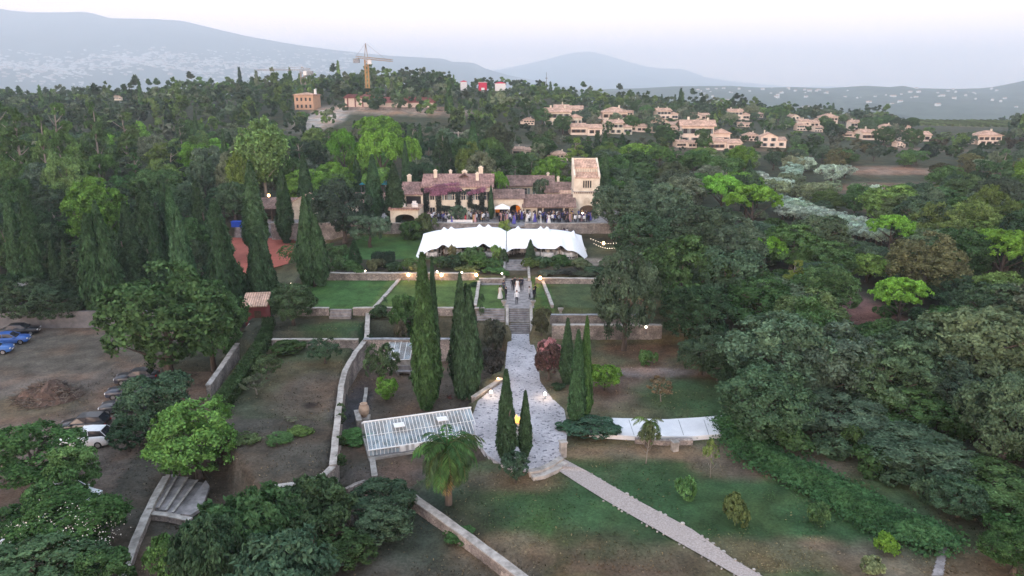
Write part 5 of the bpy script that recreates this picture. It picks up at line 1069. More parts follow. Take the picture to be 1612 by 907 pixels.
# orange house, construction site, cranes, red building
def hillobj(px, py): g = ground_hit(px, py); return g
g_ = atY(485, 171, 300); t = empty('orange_house', (g_.x, g_.y, g_.z), R(-8), 'square orange three storey house beside the tilted crane mast', 'house'); t.scale = (.84, .84, .84)
MB().box(-4.7, 4.7, -4.5, 4.5, -4, 6.2).build('wall', mat('orange_render', (.56, .36, .24), (.48, .30, .20), .5), t); MB().box(-5.2, 5.2, -5, 5, 6.202, 6.5).build('cornice', M['tilevill'], t); MB().hip(-4.7, 4.7, -4.5, 4.5, 6.502, .9, .2).build('roof', M['tilevill'], t); MB().box(4.0, 4.9, -1, 0, 6.6, 9).build('chimney', M['white'], t)
for x in (-3.2, -1.1, 1.1, 3.2):
    for z in (.4, 3.6): MB().box(x - .45, x + .45, -4.58, -4.503, z, z + 1.5).build('window', M['dark'], t)
VRECT.append((466, 142, 506, 172, 300))
def lattice(b, p0, p1, w_, n, r=.11):
    p0, p1 = Vector(p0), Vector(p1); d = (p1 - p0).normalized(); u = d.cross(Vector((0, 1, 0)) if abs(d.y) < .9 else Vector((1, 0, 0))).normalized(); v = d.cross(u); cs = [(u * a + v * c) * w_ / 2 for a, c in ((-1, -1), (1, -1), (1, 1), (-1, 1))]
    for c in cs: b.tube([p0 + c, p1 + c], r, 4)
    for i in range(n):
        q0, q1 = p0.lerp(p1, i / n), p0.lerp(p1, (i + 1) / n)
        for k in range(4): b.tube([q0 + cs[k], q1 + cs[(k + 1) % 4]], r * .6, 3)
def crane(px, pyb, pyt, Y, w_, m, label, jl, jang, cl, apex):
    a = atY(px, pyb, Y); z1 = atY(px, pyt, Y).z; t = empty('tower_crane', (a.x, a.y, a.z - 6), 0, label, 'crane'); h = z1 - a.z + 6
    b = MB(); lattice(b, (0, 0, 0), (0, 0, h), w_, int(h / w_ / 1.3), .16); b.build('mast', M[m], t)
    c, s = math.cos(jang), math.sin(jang); b = MB(); lattice(b, (0, 0, h + .6), (c * jl, s * jl, h + .6), .8 if apex > 3 else .45, int(jl / 1.4), .075 if apex > 3 else .045); b.build('jib', M['yellow' if m == 'yellow' else m], t)
    b = MB(); lattice(b, (0, 0, h + .6), (-c * cl, -s * cl, h + .6), .7, 5, .07); b.build('counter_jib', M[m], t)
    MB().box(-c * cl - 1.2, -c * cl + 1.2, -s * cl - .8, -s * cl + .8, h - 1.6, h).build('counterweight', M['greycap'], t)
    if apex: b = MB(); b.tube([(-.6, 0, h + 1.2), (0, 0, h + apex)], .14, 4); b.tube([(.6, 0, h + 1.2), (0, 0, h + apex)], .14, 4); b.tube([(0, 0, h + apex), (c * jl * .7, s * jl * .7, h + 1.2)], .05, 3); b.tube([(0, 0, h + apex), (-c * cl, -s * cl, h + 1.1)], .05, 3); b.build('apex_stays', M['rust'], t)
    MB().box(.7, 2.2, -1.4, .1, h - 1.9, h - .1).build('operator_cab', M['white'], t)
crane(580, 160, 94, ground_hit(580, 160).y, 1.3, 'yellow', 'tall yellow tower crane over the hilltop building site', 26, R(75), 9, 6.5)
crane(478, 140, 112, 345, 1.7, 'rust', 'second pale crane with a long thin jib to the left of the orange house', 23, R(168), 4, 1.8)
t = empty('site_building', (0, 0, 0), 0, 'unfinished reddish building at the foot of the yellow crane', 'building'); p = ground_hit(566, 167); t.location = p
MB().box(-5, 8, -4, 5, -3, 3).build('wall', M['pinkr'], t); MB().shed(-5.5, 8.5, -4, 5, 3.02, 4.4, .3).build('roof', M['tilered'], t); [MB().box(x, x + .4, -4.4, -4.01, -2, 3).build('post', M['redpaint'], t) for x in (-4, -1, 2, 5)]
t = empty('site_building', (0, 0, 0), 0, 'long low red roofed building right of the yellow crane', 'building'); t.location = ground_hit(630, 168)
MB().box(-12, 14, -4, 6, -4, 1.6).build('wall', M['pinkr'], t); MB().shed(-12.5, 14.5, -4, 6, 1.62, 3.6, .3).build('roof', M['tilered'], t)
g1, g2 = ground_hit(540, 176), ground_hit(700, 176)
wall([g1[:2], g2[:2]], g2.z - 3, [g1.z + 1.4, g2.z + 1.4], .8, 'long pale retaining wall across the hilltop building site', cap='tilevill')
VRECT += [(535, 152, 700, 188, 275), (500, 172, 535, 198, 255)]
g_ = atY(760, 134, 420); t = empty('red_building', g_, 0, 'bright red clad building on the wooded ridge', 'building'); t.scale = (.75, .75, .75); MB().box(-3, 3.0, -4, 4, -6, 1.8).build('wall', M['brightred'], t); MB().box(-3.4, 3.4, -4.4, 4.4, 1.802, 2.1).build('roof_edge', M['white'], t); MB().box(-1, 1.4, -4.2, -4.01, -6, -2).build('porch', M['white'], t)
g_ = atY(786, 133, 425); t = empty('red_building', g_, 0, 'low white house with a red roof right of the bright red building', 'building'); t.scale = (.6, .6, .6); MB().box(-4, 6, -4, 4, -6, .8).build('wall', M['white'], t); MB().hip(-4, 6, -4, 4, .82, 1.3, .3).build('roof', M['brightred'], t)
g_ = atY(729, 131, 425); t = empty('red_building', g_, 0, 'small red and white house left of the bright red building', 'building'); t.scale = (.7, .7, .7); MB().box(-2, 3, -3, 3, -6, 1).build('wall', M['white'], t); MB().hip(-2, 3, -3, 3, 1.02, 1, .3).build('roof', M['brightred'], t)
VRECT += [(752, 124, 772, 142, 420), (776, 126, 800, 138, 425), (722, 126, 738, 136, 425)]
# mast and poles
g_ = atY(860, 138, 430); t = empty('radio_mast', (g_.x, g_.y, g_.z - 8), 0, 'thin radio mast above the treetops left of the central mountain', 'mast'); b = MB(); b.tube([(0, 0, 0), (0, 0, 16.5)], [.35, .12], 5); b.build('pole', M['metal'], t); MB().box(-.6, .6, -.1, .1, 13, 13.4).build('antenna', M['metal'], t)
def ppole(px, pyb, pyt, Y, label):
    a = atY(px, pyb, Y); z1 = atY(px, pyt, Y).z; t = empty('utility_pole', (a.x, Y, a.z - 1), 0, label, 'pole'); h = z1 - a.z + 1; b = MB(); b.tube([(0, 0, 0), (0, 0, h)], [.28, .18], 8); b.build('post', M['cap'], t); MB().box(-1.3, 1.3, -.1, .1, h - .5, h - .3).build('crossarm', M['cap'], t)
    for x in (-1.1, 0, 1.1): MB().lathe([(.06, h - .3), (.1, h - .1), (.04, h)], 6, cx=x).build('insulator', M['shutter'], t)
ppole(1327, 330, 301, 172, 'pale concrete utility pole behind the silvery trees'); ppole(722, 232, 207, 205, 'pale utility pole in the dark wood behind the house'); ppole(605, 158, 148, 330, 'thin pole beside the yellow crane'); ppole(652, 168, 148, 326, 'thin pole at the end of the long red roofed building')
# ------------------------------------------------------------------ individual trees, surveyed one by one
cyp = 'cypress'
T(cyp, 668, 400, 63, 42, CYL, 'tallest fat cypress standing in the greenhouse yard', v=0)
T(cyp, 683, 406, 65.5, 19, CYP, 'dark cypress close behind the tallest fat cypress')
T('cypwide', 734, 432, 66, 54, CYP, 'broad dark cypress right of the tallest one, with several tops', v=1)
T(cyp, 797, 582, 50.5, 30, CYP, 'tall narrow cypress in front of the fountain, left of the pair')
T(cyp, 827, 615, 51.5, 21, CYP, 'thin cypress in front of the fountain, right of the pair')
T(cyp, 893, 501, 66, 22, CYP, 'slim cypress beside the purple shrub')
T(cyp, 909, 520, 57.3, 26, CYP, 'near cypress of the clump growing out of the round dark bush')
T(cyp, 922, 499, 58, 22, CYL, 'tallest slim cypress growing out of the round dark bush')
for px, ty, Y, w_, lb in [(22, 298, 100, 28, 'slightly leaning tall dark cypress at the far left edge'), (50, 291, 99, 34, 'tall dark cypress second from the left edge'), (88, 375, 96, 20, 'short slim cypress between the big left edge cypresses'), (108, 377, 96, 20, 'short slim cypress left of the broad dark one above the car park wall'),
    (205, 318, 99, 36, 'dark cypress behind the big round oak by the car park'), (232, 286, 106, 44, 'dark cypress top rising right of the yellow green tree'), (262, 277, 110, 24, 'thin cypress in the back of the left row'), (247, 340, 99, 30, 'narrow cypress in the front of the left row, above the oak'),
    (272, 292, 108, 26, 'thin cypress with a pale tip in the middle of the left row'), (314, 284, 112, 30, 'slender back row cypress between two broad ones'), (341, 313, 108, 40, 'tapering cypress behind the one left of the clay court'),
    (399, 254, 114, 36, 'very tall slim cypress in front of the poplar'), (447, 262, 124, 26, 'slim cypress beside the carport'), (588, 244, 128, 28, 'tall slim cypress left of the portico'), (621, 258, 127, 32, 'second tall cypress, against the left end of the main house'),
    (558, 378, 104, 20, 'little cone cypress near the square clipped hedge'), (835, 377, 106.5, 15, 'small cone cypress in front of the right tent'), (773, 292, 130.5, 9, 'very slim cypress at the right corner of the main house'), (952, 242, 141, 22, 'dark cypress immediately right of the tower'),
    (992, 250, 140, 16, 'slim cypress among oaks right of the tower'), (1499, 268, 150, 17, 'lone cypress in the scrubland at the right'), (745, 192, 168, 26, 'tall cypress behind the roof of the main house'), (704, 216, 165, 24, 'cypress behind the left half of the main roof'), (767, 226, 160, 14, 'thin cypress left of the back house'),
    (310, 173, 205, 11, 'small distant cypress in the left woodland'), (563, 160, 300, 6, 'tiny cypress below the yellow crane'), (748, 452, 96, 16, 'small pointed conifer on the left lawn near the broad cypress'), (639, 222, 150, 15, 'cypress beyond the twin tall ones'), (355, 205, 165, 14, 'cypress top left of the poplar'), (480, 240, 140, 22, 'dark cypress behind the gatehouse'), (662, 195, 190, 12, 'narrow cypress in the wood above the main house')]:
    T(cyp, px, ty, Y, w_, CYP, lb)
for px, ty, Y, w_, lb in [(157, 320, 94, 66, 'broad dark cypress above the middle of the car park wall'), (289, 326, 94, 48, 'broad cypress with a pale pointed top behind the big oak'), (353, 345, 90, 60, 'broad dense cypress left of the clay court'), (408, 355, 93, 54, 'broad cypress in front of the clay court'), (491, 305, 96, 50, 'wide tapering cypress between the clay court and the lawns')]:
    T('cypwide', px, ty, Y, w_, CYP, lb)
# broadleaf near left
T('oak', 263, 430, 73, 215, DG, 'huge round dark oak over the parked cars', v=0); T('oak', 330, 450, 76, 120, DG, 'dark green oak merging with the right side of the huge one')
T('bushy', 244, 592, 60.5, 128, (.040, .066, .046), 'dense dark rounded tree beside the parked black cars'); T('bushy', 200, 655, 57, 66, DK, 'dark low tree next to the white car')
T('bushy', 307, 640, 53, 152, (.072, .128, .04), 'bright green round tree above the corner steps', v=1)
T('oak', 48, 682, 51, 170, MG, 'mid green leafy tree at the lower left edge'); T('bushy', 118, 702, 50, 90, MG, 'mid green tree in front of the white car')
T('bushy', 92, 742, 46.5, 105, MG, 'mid green leafy tree hiding the white car with tail lights'); T('bushy', 15, 800, 44, 90, DG, 'dark leafy shrub tree at the bottom left corner')
T('bush', 345, 735, 55, 50, MG, 'pale green shrub at the lower left corner of the orchard'); T('bush', 388, 742, 53.5, 56, (.08, .10, .05), 'dry looking shrub at the bottom edge of the orchard'); T('bush', 440, 742, 53.5, 60, DG, 'dark green shrub at the bottom edge of the orchard'); T('bush', 478, 728, 55, 50, (.085, .12, .045), 'light green shrub by the curved orchard wall'); T('oak', 45, 858, 38.5, 220, DK, 'dark leafy tree filling the bottom left corner'); T('bushy', 165, 868, 38, 110, DG, 'dark shrub at the bottom edge beside the oleander'); T('bushy', 110, 795, 42.3, 190, DG, 'large oleander bush speckled with white flowers', name='oleander_bush', v=2)
T('feathery', 395, 762, 41, 175, (.034, .062, .034), 'feathery dark green tree at the bottom, left of the middle'); T('feathery', 330, 800, 38, 130, (.036, .062, .038), 'dark feathery tree right of the corner steps, cut by the lower edge'); T('feathery', 492, 752, 43, 150, (.038, .066, .036), 'dark tree below the curved orchard wall'); T('bushy', 265, 835, 39, 80, MG, 'small shrub tree at the bottom beside the low wall'); T('feathery', 450, 835, 36, 190, DK, 'dark leafy mass at the bottom edge')
T('bushy', 601, 760, 45, 118, DK, 'round dark bush tree left of the coped retaining wall', v=0)
T('bushy', 604, 800, 42, 112, DK, 'round dark bush below the bush tree by the coped wall'); T('bushy', 545, 842, 39.5, 120, DG, 'dark leafy bush at the bottom edge left of the coped wall'); T('bushy', 725, 838, 42, 62, DG, 'low dark shrub against the coped retaining wall', v=1)
T('bushy', 560, 682, 57, 72, MG, 'leafy green bush at the left foot of the greenhouse'); T('olive', 600, 541, 68, 62, (.06, .09, .055), 'grey green feathery tree in the greenhouse yard'); T('bushy', 607, 590, 65, 40, BG, 'bright green bamboo clump in the greenhouse yard', name='bamboo_clump')
T('olive', 511, 534, 72.5, 60, DK, 'dark broad leaved tree in the orchard beside the long wall'); T('bushy', 453, 536, 74, 62, DG, 'green tree at the top of the orchard'); T('olive', 418, 560, 70, 58, (.06, .085, .05), 'pale green tree beside the orchard hedge'); T('sparse', 404, 590, 63, 52, (.07, .085, .06), 'thin sapling with a pale trunk in the orchard')
T('oak', 460, 449, 86, 82, (.05, .075, .045), 'spreading tree right of the red shed'); T('sparse', 462, 668, 57, 24, (.08, .08, .06), 'bare small sapling in its ring of soil'); 
T('oak', 540, 290, 119, 100, (.034, .05, .042), 'dark spreading oak behind the lawn left of the tent'); T('olive', 582, 335, 120, 80, GB, 'greyish tree at the edge of the tent lawn'); T('bushy', 500, 300, 126, 50, DK, 'dark tree right of the gatehouse')
T('ball', 461, 382, 107, 46, DG, 'big rounded clipped bush right of the clay court'); T('bushy', 528, 380, 106, 44, DG, 'leafy bush beside the little cone cypress')
T('poplar', 415, 178, 145, 92, (.13, .19, .085), 'tall pale yellow green poplar with streaky branches', v=0); T('poplar', 376, 235, 140, 45, (.12, .17, .05), 'lower yellow green growth left of the tall poplar')
T('oak', 155, 285, 112, 110, (.075, .13, .035), 'yellow green broad tree behind the left cypresses'); T('oak', 105, 245, 135, 70, (.08, .12, .05), 'light green tree in the dark left wood'); 
# umbrella pines
for px, ty, Y, w_, lb in [(600, 202, 158, 84, 'bright stone pine left of centre behind the twin cypresses'), (640, 212, 165, 60, 'stone pine right of the brighter one above the main house'), (595, 180, 205, 86, 'wide stone pine below the building site'), (540, 200, 170, 56, 'stone pine at the left of the bright group'), (782, 268, 143, 38, 'small round stone pine between the main house and the back house'),
    (1133, 272, 134, 78, 'dark topped stone pine above the right oaks'), (1184, 289, 126, 92, 'bright dome of the large stone pine right of the oaks'), (1203, 371, 104, 74, 'bright stone pine standing alone at the middle right'), (1402, 337, 120, 80, 'flat topped stone pine behind the brownish oak'), (1585, 358, 104, 116, 'large bright stone pine at the right edge'), (1418, 437, 86, 98, 'round bright stone pine beside the bare clearing')]:
    T('umbrella', px, ty, Y, w_, UMB, lb)
T('umbrella', 600, 262, 150, 60, (.10, .16, .05), 'yellow green low pine above the teal canopy'); T('pine', 907, 212, 185, 46, (.11, .16, .045), 'yellow green tree on the slope left of the village')
T('pine', 1254, 404, 96, 52, (.15, .17, .045), 'yellow green conifer at the edge of the clearing', v=0)
for px, ty, Y, w_, lb in [(30, 158, 150, 80, 'stone pine with bare trunk near the left edge'), (100, 150, 155, 70, 'tall dark pine in the upper left wood'), (152, 148, 160, 56, 'tall bright pine in the upper left wood'), (8, 145, 160, 60, 'pine cut by the left edge of the wood'), (205, 168, 180, 60, 'rounded pine right of the tall bright pine'), (70, 170, 150, 50, 'pine between the two tall left pines')]:
    T('pine', px, ty, Y, w_, (.06, .10, .04), lb)
# right side
T('oak', 985, 402, 75.5, 108, GB, 'grey green tree with a visible trunk on the right lawn', v=1)
for px, ty, Y, w_, c_, lb in [(978, 288, 121, 105, GB, 'dark oak right beside the tower'), (1040, 292, 126, 110, GB, 'large oak between the slim cypress and the stone pines'), (1010, 335, 112, 110, DK, 'dark oak above the right end of the tent'), (1100, 330, 112, 120, GB, 'oak below the dark topped stone pine'), (1155, 350, 106, 110, GB, 'oak in front of the big stone pine'), (1072, 378, 90, 150, DG, 'big leafy oak right of the tree with a visible trunk'), (1140, 392, 84, 130, (.045, .075, .055), 'big oak above the right lawn wall'), (1100, 455, 76, 120, DK, 'dark oak overhanging the right lawn'), (1105, 520, 72, 90, DK, 'low dark oak beside the concrete path lawn'),
    (1195, 440, 84, 110, DG, 'oak under the lone bright stone pine'), (1290, 340, 104, 100, (.06, .085, .055), 'grey oak left of the flat topped pine'), (1300, 420, 88, 110, DG, 'green oak on the left rim of the clearing'), (1458, 375, 98, 130, (.095, .10, .06), 'big brownish oak in the right middle distance'), (1560, 450, 84, 130, DK, 'dark oak under the pine at the right edge'), (1500, 430, 88, 80, DK, 'dark oak behind the round bright pine'),
    (1225, 500, 72, 170, GB, 'bluish oak at the heart of the right wood'), (1310, 520, 70, 150, (.055, .085, .066), 'second bluish oak beside the clearing'), (1400, 540, 68, 150, (.055, .085, .055), 'oak below the round bright pine'), (1535, 488, 68, 190, (.065, .095, .055), 'very large green oak at the right edge'), (1200, 585, 61, 150, DK, 'dark oak above the ivy bank'), (1320, 628, 57, 160, GB, 'grey green oak hanging over the ivy bank'), (1420, 610, 58, 150, DG, 'oak in the lower right wood'), (1450, 690, 50, 180, GB, 'large grey oak low in the right wood'), (1580, 620, 55, 160, DK, 'dark oak at the lower right edge'), (1560, 740, 46, 170, DG, 'lowest dark oak above the bottom right corner'), (1510, 760, 44, 90, DK, 'small dark oak over the corner steps'), (1600, 840, 38, 110, DG, 'leafy oak filling the bottom right corner'), (1250, 560, 66, 100, GB, 'oak between the two bluish ones'), (1490, 570, 62, 120, (.05, .07, .05), 'dark oak left of the very large green one')]:
    T('oak', px, ty, Y, w_, c_, lb)
T('bushy', 952, 570, 64.5, 58, BG, 'bright green young tree on the dry right lawn'); T('sparse', 1042, 592, 62, 52, (.12, .085, .06), 'nearly bare brownish sapling on the right lawn'); T('bush', 1020, 545, 71, 34, MG, 'round green shrub on the dry right lawn')
T('bushy', 1130, 560, 67, 60, DK, 'dark bush under the oaks beside the concrete path'); T('bushy', 1168, 632, 60, 46, (.08, .10, .08), 'shrub with white blossom at the end of the concrete path', name='flowering_shrub', v=0)
T('oak', 864, 540, 67, 48, PUR, 'purple leaved shrub tree beside the avenue', name='purple_shrub', v=2); T('bushy', 864, 527, 67.6, 42, (.24, .12, .16), 'pink flowering crown on top of the purple shrub', name='pink_blossom_shrub'); T('bushy', 853, 484, 78.5, 38, (.08, .075, .055), 'brownish bush at the foot of the central stairs, right side')
T('bushy', 776, 495, 78, 42, (.075, .075, .06), 'brown green bush left of the central stairs'); T('bushy', 775, 545, 71, 44, (.055, .055, .055), 'dark small tree left of the avenue')
T('bushy', 935, 660, 56, 92, (.03, .055, .04), 'round dark bush wrapped around the cypress clump, right half', v=0); T('bushy', 893, 668, 56.5, 50, (.03, .055, .04), 'round dark bush wrapped around the cypress clump, left half', v=1)
T('bushy', 812, 706, 48.3, 50, (.03, .055, .04), 'dark bush at the feet of the fountain cypresses', v=2); T('bush', 880, 622, 65, 30, DK, 'small dark bush below the purple shrub')
T('ball', 606, 466, 86.5, 9, DK, 'tiny round clipped ball by the dividing stone strip'); T('bush', 594, 478, 84.0, 38, DK, 'dark oval bush on the edge of the left lawn'); T('bushy', 640, 463, 82, 60, DG, 'leafy tree left of the tall fat cypress'); T('bush', 582, 520, 77, 20, DK, 'small dark bush at the top of the long wall'); T('bush', 631, 503, 79.5, 26, (.07, .06, .055), 'brownish round bush near the tall fat cypress')
T('ball', 758, 461, 87, 12, DK, 'small pointed topiary by the narrow kerb wall'); T('ball', 758, 477, 84, 9, DK, 'tiny topiary ball below the pointed one')
T('sparse', 1120, 690, 49, 30, (.11, .14, .06), 'small weeping tree below the concrete path'); T('sparse', 1018, 660, 51, 44, (.07, .09, .05), 'thin stemmed young tree under the small palm')
T('bush', 1162, 775, 43, 52, (.09, .12, .05), 'airy pale green shrub on the lower right lawn'); T('bush', 1080, 745, 46, 40, MG, 'faint low shrub on the lower right lawn'); T('bush', 1289, 792, 43, 46, DG, 'dark green tuft shrub on the lower right lawn'); T('bush', 1400, 838, 40, 48, BG, 'bright shrub at the end of the ivy bank')
T('bush', 1375, 875, 38, 46, (.13, .15, .08), 'pale dry shrub near the bottom right')
# terrace trees
T('olive', 720, 323, 126.2, 36, GB, 'small round olive on the terrace in front of the main house'); T('olive', 851, 279, 140.5, 30, GB, 'little olive tree behind the low hall roof'); T('bushy', 795, 342, 121, 22, (.12, .15, .05), 'yellow green bush behind the gap between the tents'); T('bushy', 670, 332, 122, 40, (.065, .075, .04), 'olive brown bush in front of the portico'); T('bush', 645, 345, 121, 50, DG, 'wide dark bush below the portico')
# planting beds in front of the tent
hb = [(555, 408, 101, 42, MG), (590, 402, 102, 36, (.06, .06, .045)), (620, 412, 101, 34, DK), (640, 405, 102, 40, MG), (745, 385, 105, 52, DG), (708, 402, 103, 46, DK), (760, 400, 103, 50, MG), (735, 415, 101, 50, (.08, .09, .045)), (783, 384, 106, 26, (.075, .13, .045)), (794, 390, 105.5, 20, DK), (780, 405, 103, 40, DG), (775, 420, 101, 48, MG), (796, 432, 99.5, 22, DG), (835, 404, 103.5, 36, (.085, .12, .045)), (855, 402, 104.5, 36, DK), (884, 401, 105, 42, DG), (864, 424, 100, 46, (.05, .055, .05)), (893, 424, 100, 44, (.05, .05, .05)), (918, 405, 103, 40, (.075, .10, .06)), (940, 418, 101, 50, GB), (920, 430, 99.5, 50, (.055, .06, .05)), (955, 402, 104, 36, (.07, .09, .06)), (690, 400, 104, 30, DG), (567, 423, 99.8, 28, DG), (530, 400, 101, 30, (.055, .085, .045)), (875, 412, 102, 14, DK), (656, 415, 100.5, 34, (.09, .10, .05)), (712, 385, 105.5, 22, (.10, .095, .06)), (968, 430, 100, 40, GB)]
adj = {0: 'low', 1: 'rounded', 2: 'leafy', 3: 'dense', 4: 'bushy', 5: 'loose', 6: 'spreading'}
for k, (px, ty, Y, w_, c_) in enumerate(hb):
    tone = 'yellow green' if c_[0] > .08 and c_[1] > c_[0] else 'dark' if c_[1] < .065 else 'green'
    where = ('left of the paired cypress tops' if px < 650 else 'in front of the left tent' if px < 765 else 'just left of the upper stairs' if px < 805 else 'just right of the upper stairs' if px < 860 else 'in front of the right tent' if px < 910 else 'at the right end of the right tent')
    T('bush', px, ty, Y, w_, c_, f'{adj[k % 7]} {tone} shrub {where}, {"at the wall" if Y < 101.5 else "mid bed" if Y < 104 else "nearest the tables"}')
# clipped hedges
def hedge(pts, zb, zt, th, color, label, n=5000, seed=1):
    rng = np.random.default_rng(seed); p = dens(pts, .6, .04, seed); b = MB(); zb_ = [Hs(q.x, q.y) - .1 for q in p]; ribbon(b, p, zb_, [z + zt - .08 for z in zb_], th - .15)
    t = empty('clipped_hedge', (0, 0, 0), 0, label, 'hedge'); i = rng.integers(0, len(p) - 1, n); f = rng.random(n); P = np.array([(q.x, q.y) for q in p]); Z = np.array(zb_); c = P[i] * (1 - f)[:, None] + P[i + 1] * f[:, None]; d = P[i + 1] - P[i]; d /= np.linalg.norm(d, axis=1, keepdims=True); nn = np.stack([-d[:, 1], d[:, 0]], 1)
    top = rng.random(n) < .45; off = np.where(top, rng.uniform(-.5, .5, n), np.sign(rng.random(n) - .5) * (.5 + rng.normal(size=n) * .06)) * th; zz = np.where(top, zt * (1 + rng.normal(size=n) * .06), rng.random(n) * zt)
    V = quads(np.column_stack([c + nn * off[:, None], (Z[i] * (1 - f) + Z[i + 1] * f) + zz]), np.column_stack([nn * np.sign(off)[:, None] * (~top)[:, None], top * 1.0]) + 1e-3, .09, 1.3, rng)
    o = part('foliage', mk('foliage', V, M['leaf']), t, color); o2 = b.build('inner_branches', M['leaf'], t); o2.color = (*[v * .8 for v in color], 1)
hedge(W(ZO + .3, (425, 520), (412, 548), (372, 610), (345, 645)), 0, 1.3, 1.3, DG, 'long hedge along the low wall left of the orchard', 7000)
p0, p1 = at(596, 405, 3.2), at(628, 404, 3.2); hedge([(p0.x, 104.5), (p1.x, 104.5)], 0, 2.0, 2.2, (.028, .05, .036), 'square clipped dark hedge block on the tent lawn', 4000, 2)
hedge([(-18.5, 121.5), (-12.5, 121.5)], 0, 1.3, 1.2, DG, 'low hedge under the portico beside the lawn', 4000, 3)
hedge([(-10.5, 104.6), (-3.2, 104.4)], 0, 1.0, 1.0, DG, 'low hedge in front of the left tent tables', 4000, 4); hedge([(3.2, 104.9), (9.5, 105)], 0, .8, 1.0, MG, 'low hedge in front of the right tent tables', 3500, 5)
# ivy bank on the right, one uncountable mass
rng = np.random.default_rng(8); n = 34000; a = rng.random(n); path = W(ZL, (1150, 668), (1190, 720), (1290, 765), (1380, 815), (1470, 850)); pa = np.array([(p.x, p.y) for p in path]); BPATH = [Vector((p.x, p.y, 0)) for p in path]; ss = a * (len(pa) - 1.001); i = ss.astype(int); f = (ss - i)[:, None]; c = pa[i] * (1 - f) + pa[i + 1] * f
off = rng.normal(size=(n, 2)) * [.9, .75]; XY = c + off; hgt = .35 + 1.0 * vnoise(XY[:, 0], XY[:, 1], 1.3, 2) * np.exp(-(off ** 2).sum(1) * .5); Z = H(XY[:, 0], XY[:, 1]) + hgt * (1 - .35 * rng.random(n) ** 2)
o = link(bpy.data.objects.new('ivy_bank', mk('ivy_bank', quads(np.column_stack([XY, Z]), rng.normal(size=(n, 3)) * .5 + [0, -.3, 1], .12, 1.1, rng), M['leaf']))); o.color = (.05, .115, .05, 1); tag(o, 'bank of bright green ivy between the lower lawn and the right wood', 'ivy', kind='stuff')
# creepers on walls
leafpatch('ivy', lerp_pts(((-8.3, 71, 1), (-7.7, 68, .9))) if 0 else [(at(536, y, ZO + .6).x, at(536, y, ZO + .6).y, ZO + .4) for y in (640, 655, 690, 720)], 900, .08, M['leaf'], DG, 'patches of ivy on the lower half of the long orchard wall', 'ivy', rad=.5, seed=9)
# flowers on oleanders
def blossoms(px, ty, Y, w_, n, label, seed, size=.07):
    tr = [t for t in TREES if abs(t[1] - Y) < .01][-1] if any(abs(t[1] - Y) < .01 for t in TREES) else None
    x, y, R_, H_, z = tr; rng = np.random.default_rng(seed); d = rnd_dirs(rng, n); d[:, 2] = abs(d[:, 2]) * .9; d[:, 1] = -abs(d[:, 1]) * .8 + .2 * rng.normal(size=n) * .5; cen = np.array([x, y, z + H_ * .5]); P = cen + d / np.linalg.norm(d, axis=1, keepdims=True) * np.array([R_, R_, H_ * .5]) * rng.uniform(.86, 1.02, (n, 1))
    o = link(bpy.data.objects.new('white_blossom', mk('white_blossom', quads(P, d, size, 1, rng), M['flower']))); tag(o, label, 'blossom')
blossoms(0, 0, 42.3, 0, 420, 'white flowers scattered over the large oleander bush', 1, .05); blossoms(0, 0, 60, 0, 110, 'white blossom on the shrub at the end of the concrete path', 2)
# weeds, tufts and fallen leaves on the near ground
rng = np.random.default_rng(31); n = 90000; X = rng.uniform(-46, 44, n); Y = 38 + 48 * rng.random(n) ** 1.3
dn = vnoise(X, Y, 2.6, 12) * .6 + vnoise(X, Y, .7, 13) * .4; k = dn > .42
for pl in (FORE, GRAV, WPATH): k &= ~inpoly(X, Y, pl)
k &= ~((X > -.6) & (X < 2.4) & (Y > 80)) & ~((X > -17) & (X < -4) & (Y < 60) & (Y > 53) & inpoly(X, Y, YARD))
X, Y, dn = X[k], Y[k], dn[k]; gc = ground_cols(X[None], Y[None])[0]; s_ = rng.uniform(.02, .055, len(X)); D = rng.normal(size=(len(X), 3)) * .5 + [0, 0, .6]; D /= np.linalg.norm(D, axis=1, keepdims=True)
cc = gc * rng.uniform(.7, 1.6, (len(X), 1)); dry = rng.random(len(X)) < .16; cc[dry] = cc[dry] * .5 + np.array((.16, .13, .08)) * rng.uniform(.5, 1.2, (dry.sum(), 1))
V = quads(np.column_stack([X, Y, H(X, Y) + .04 + s_ * .5]), D, s_, 1.6, rng)
tag(link(bpy.data.objects.new('ground_tufts', npmesh('ground_tufts', V, np.arange(len(V)).reshape(-1, 4), M['wood_mass'], cols=np.repeat(cc, 4, 0)))), 'grass tufts, weeds and dry leaves over the lawns and bare soil', 'grass', kind='stuff')
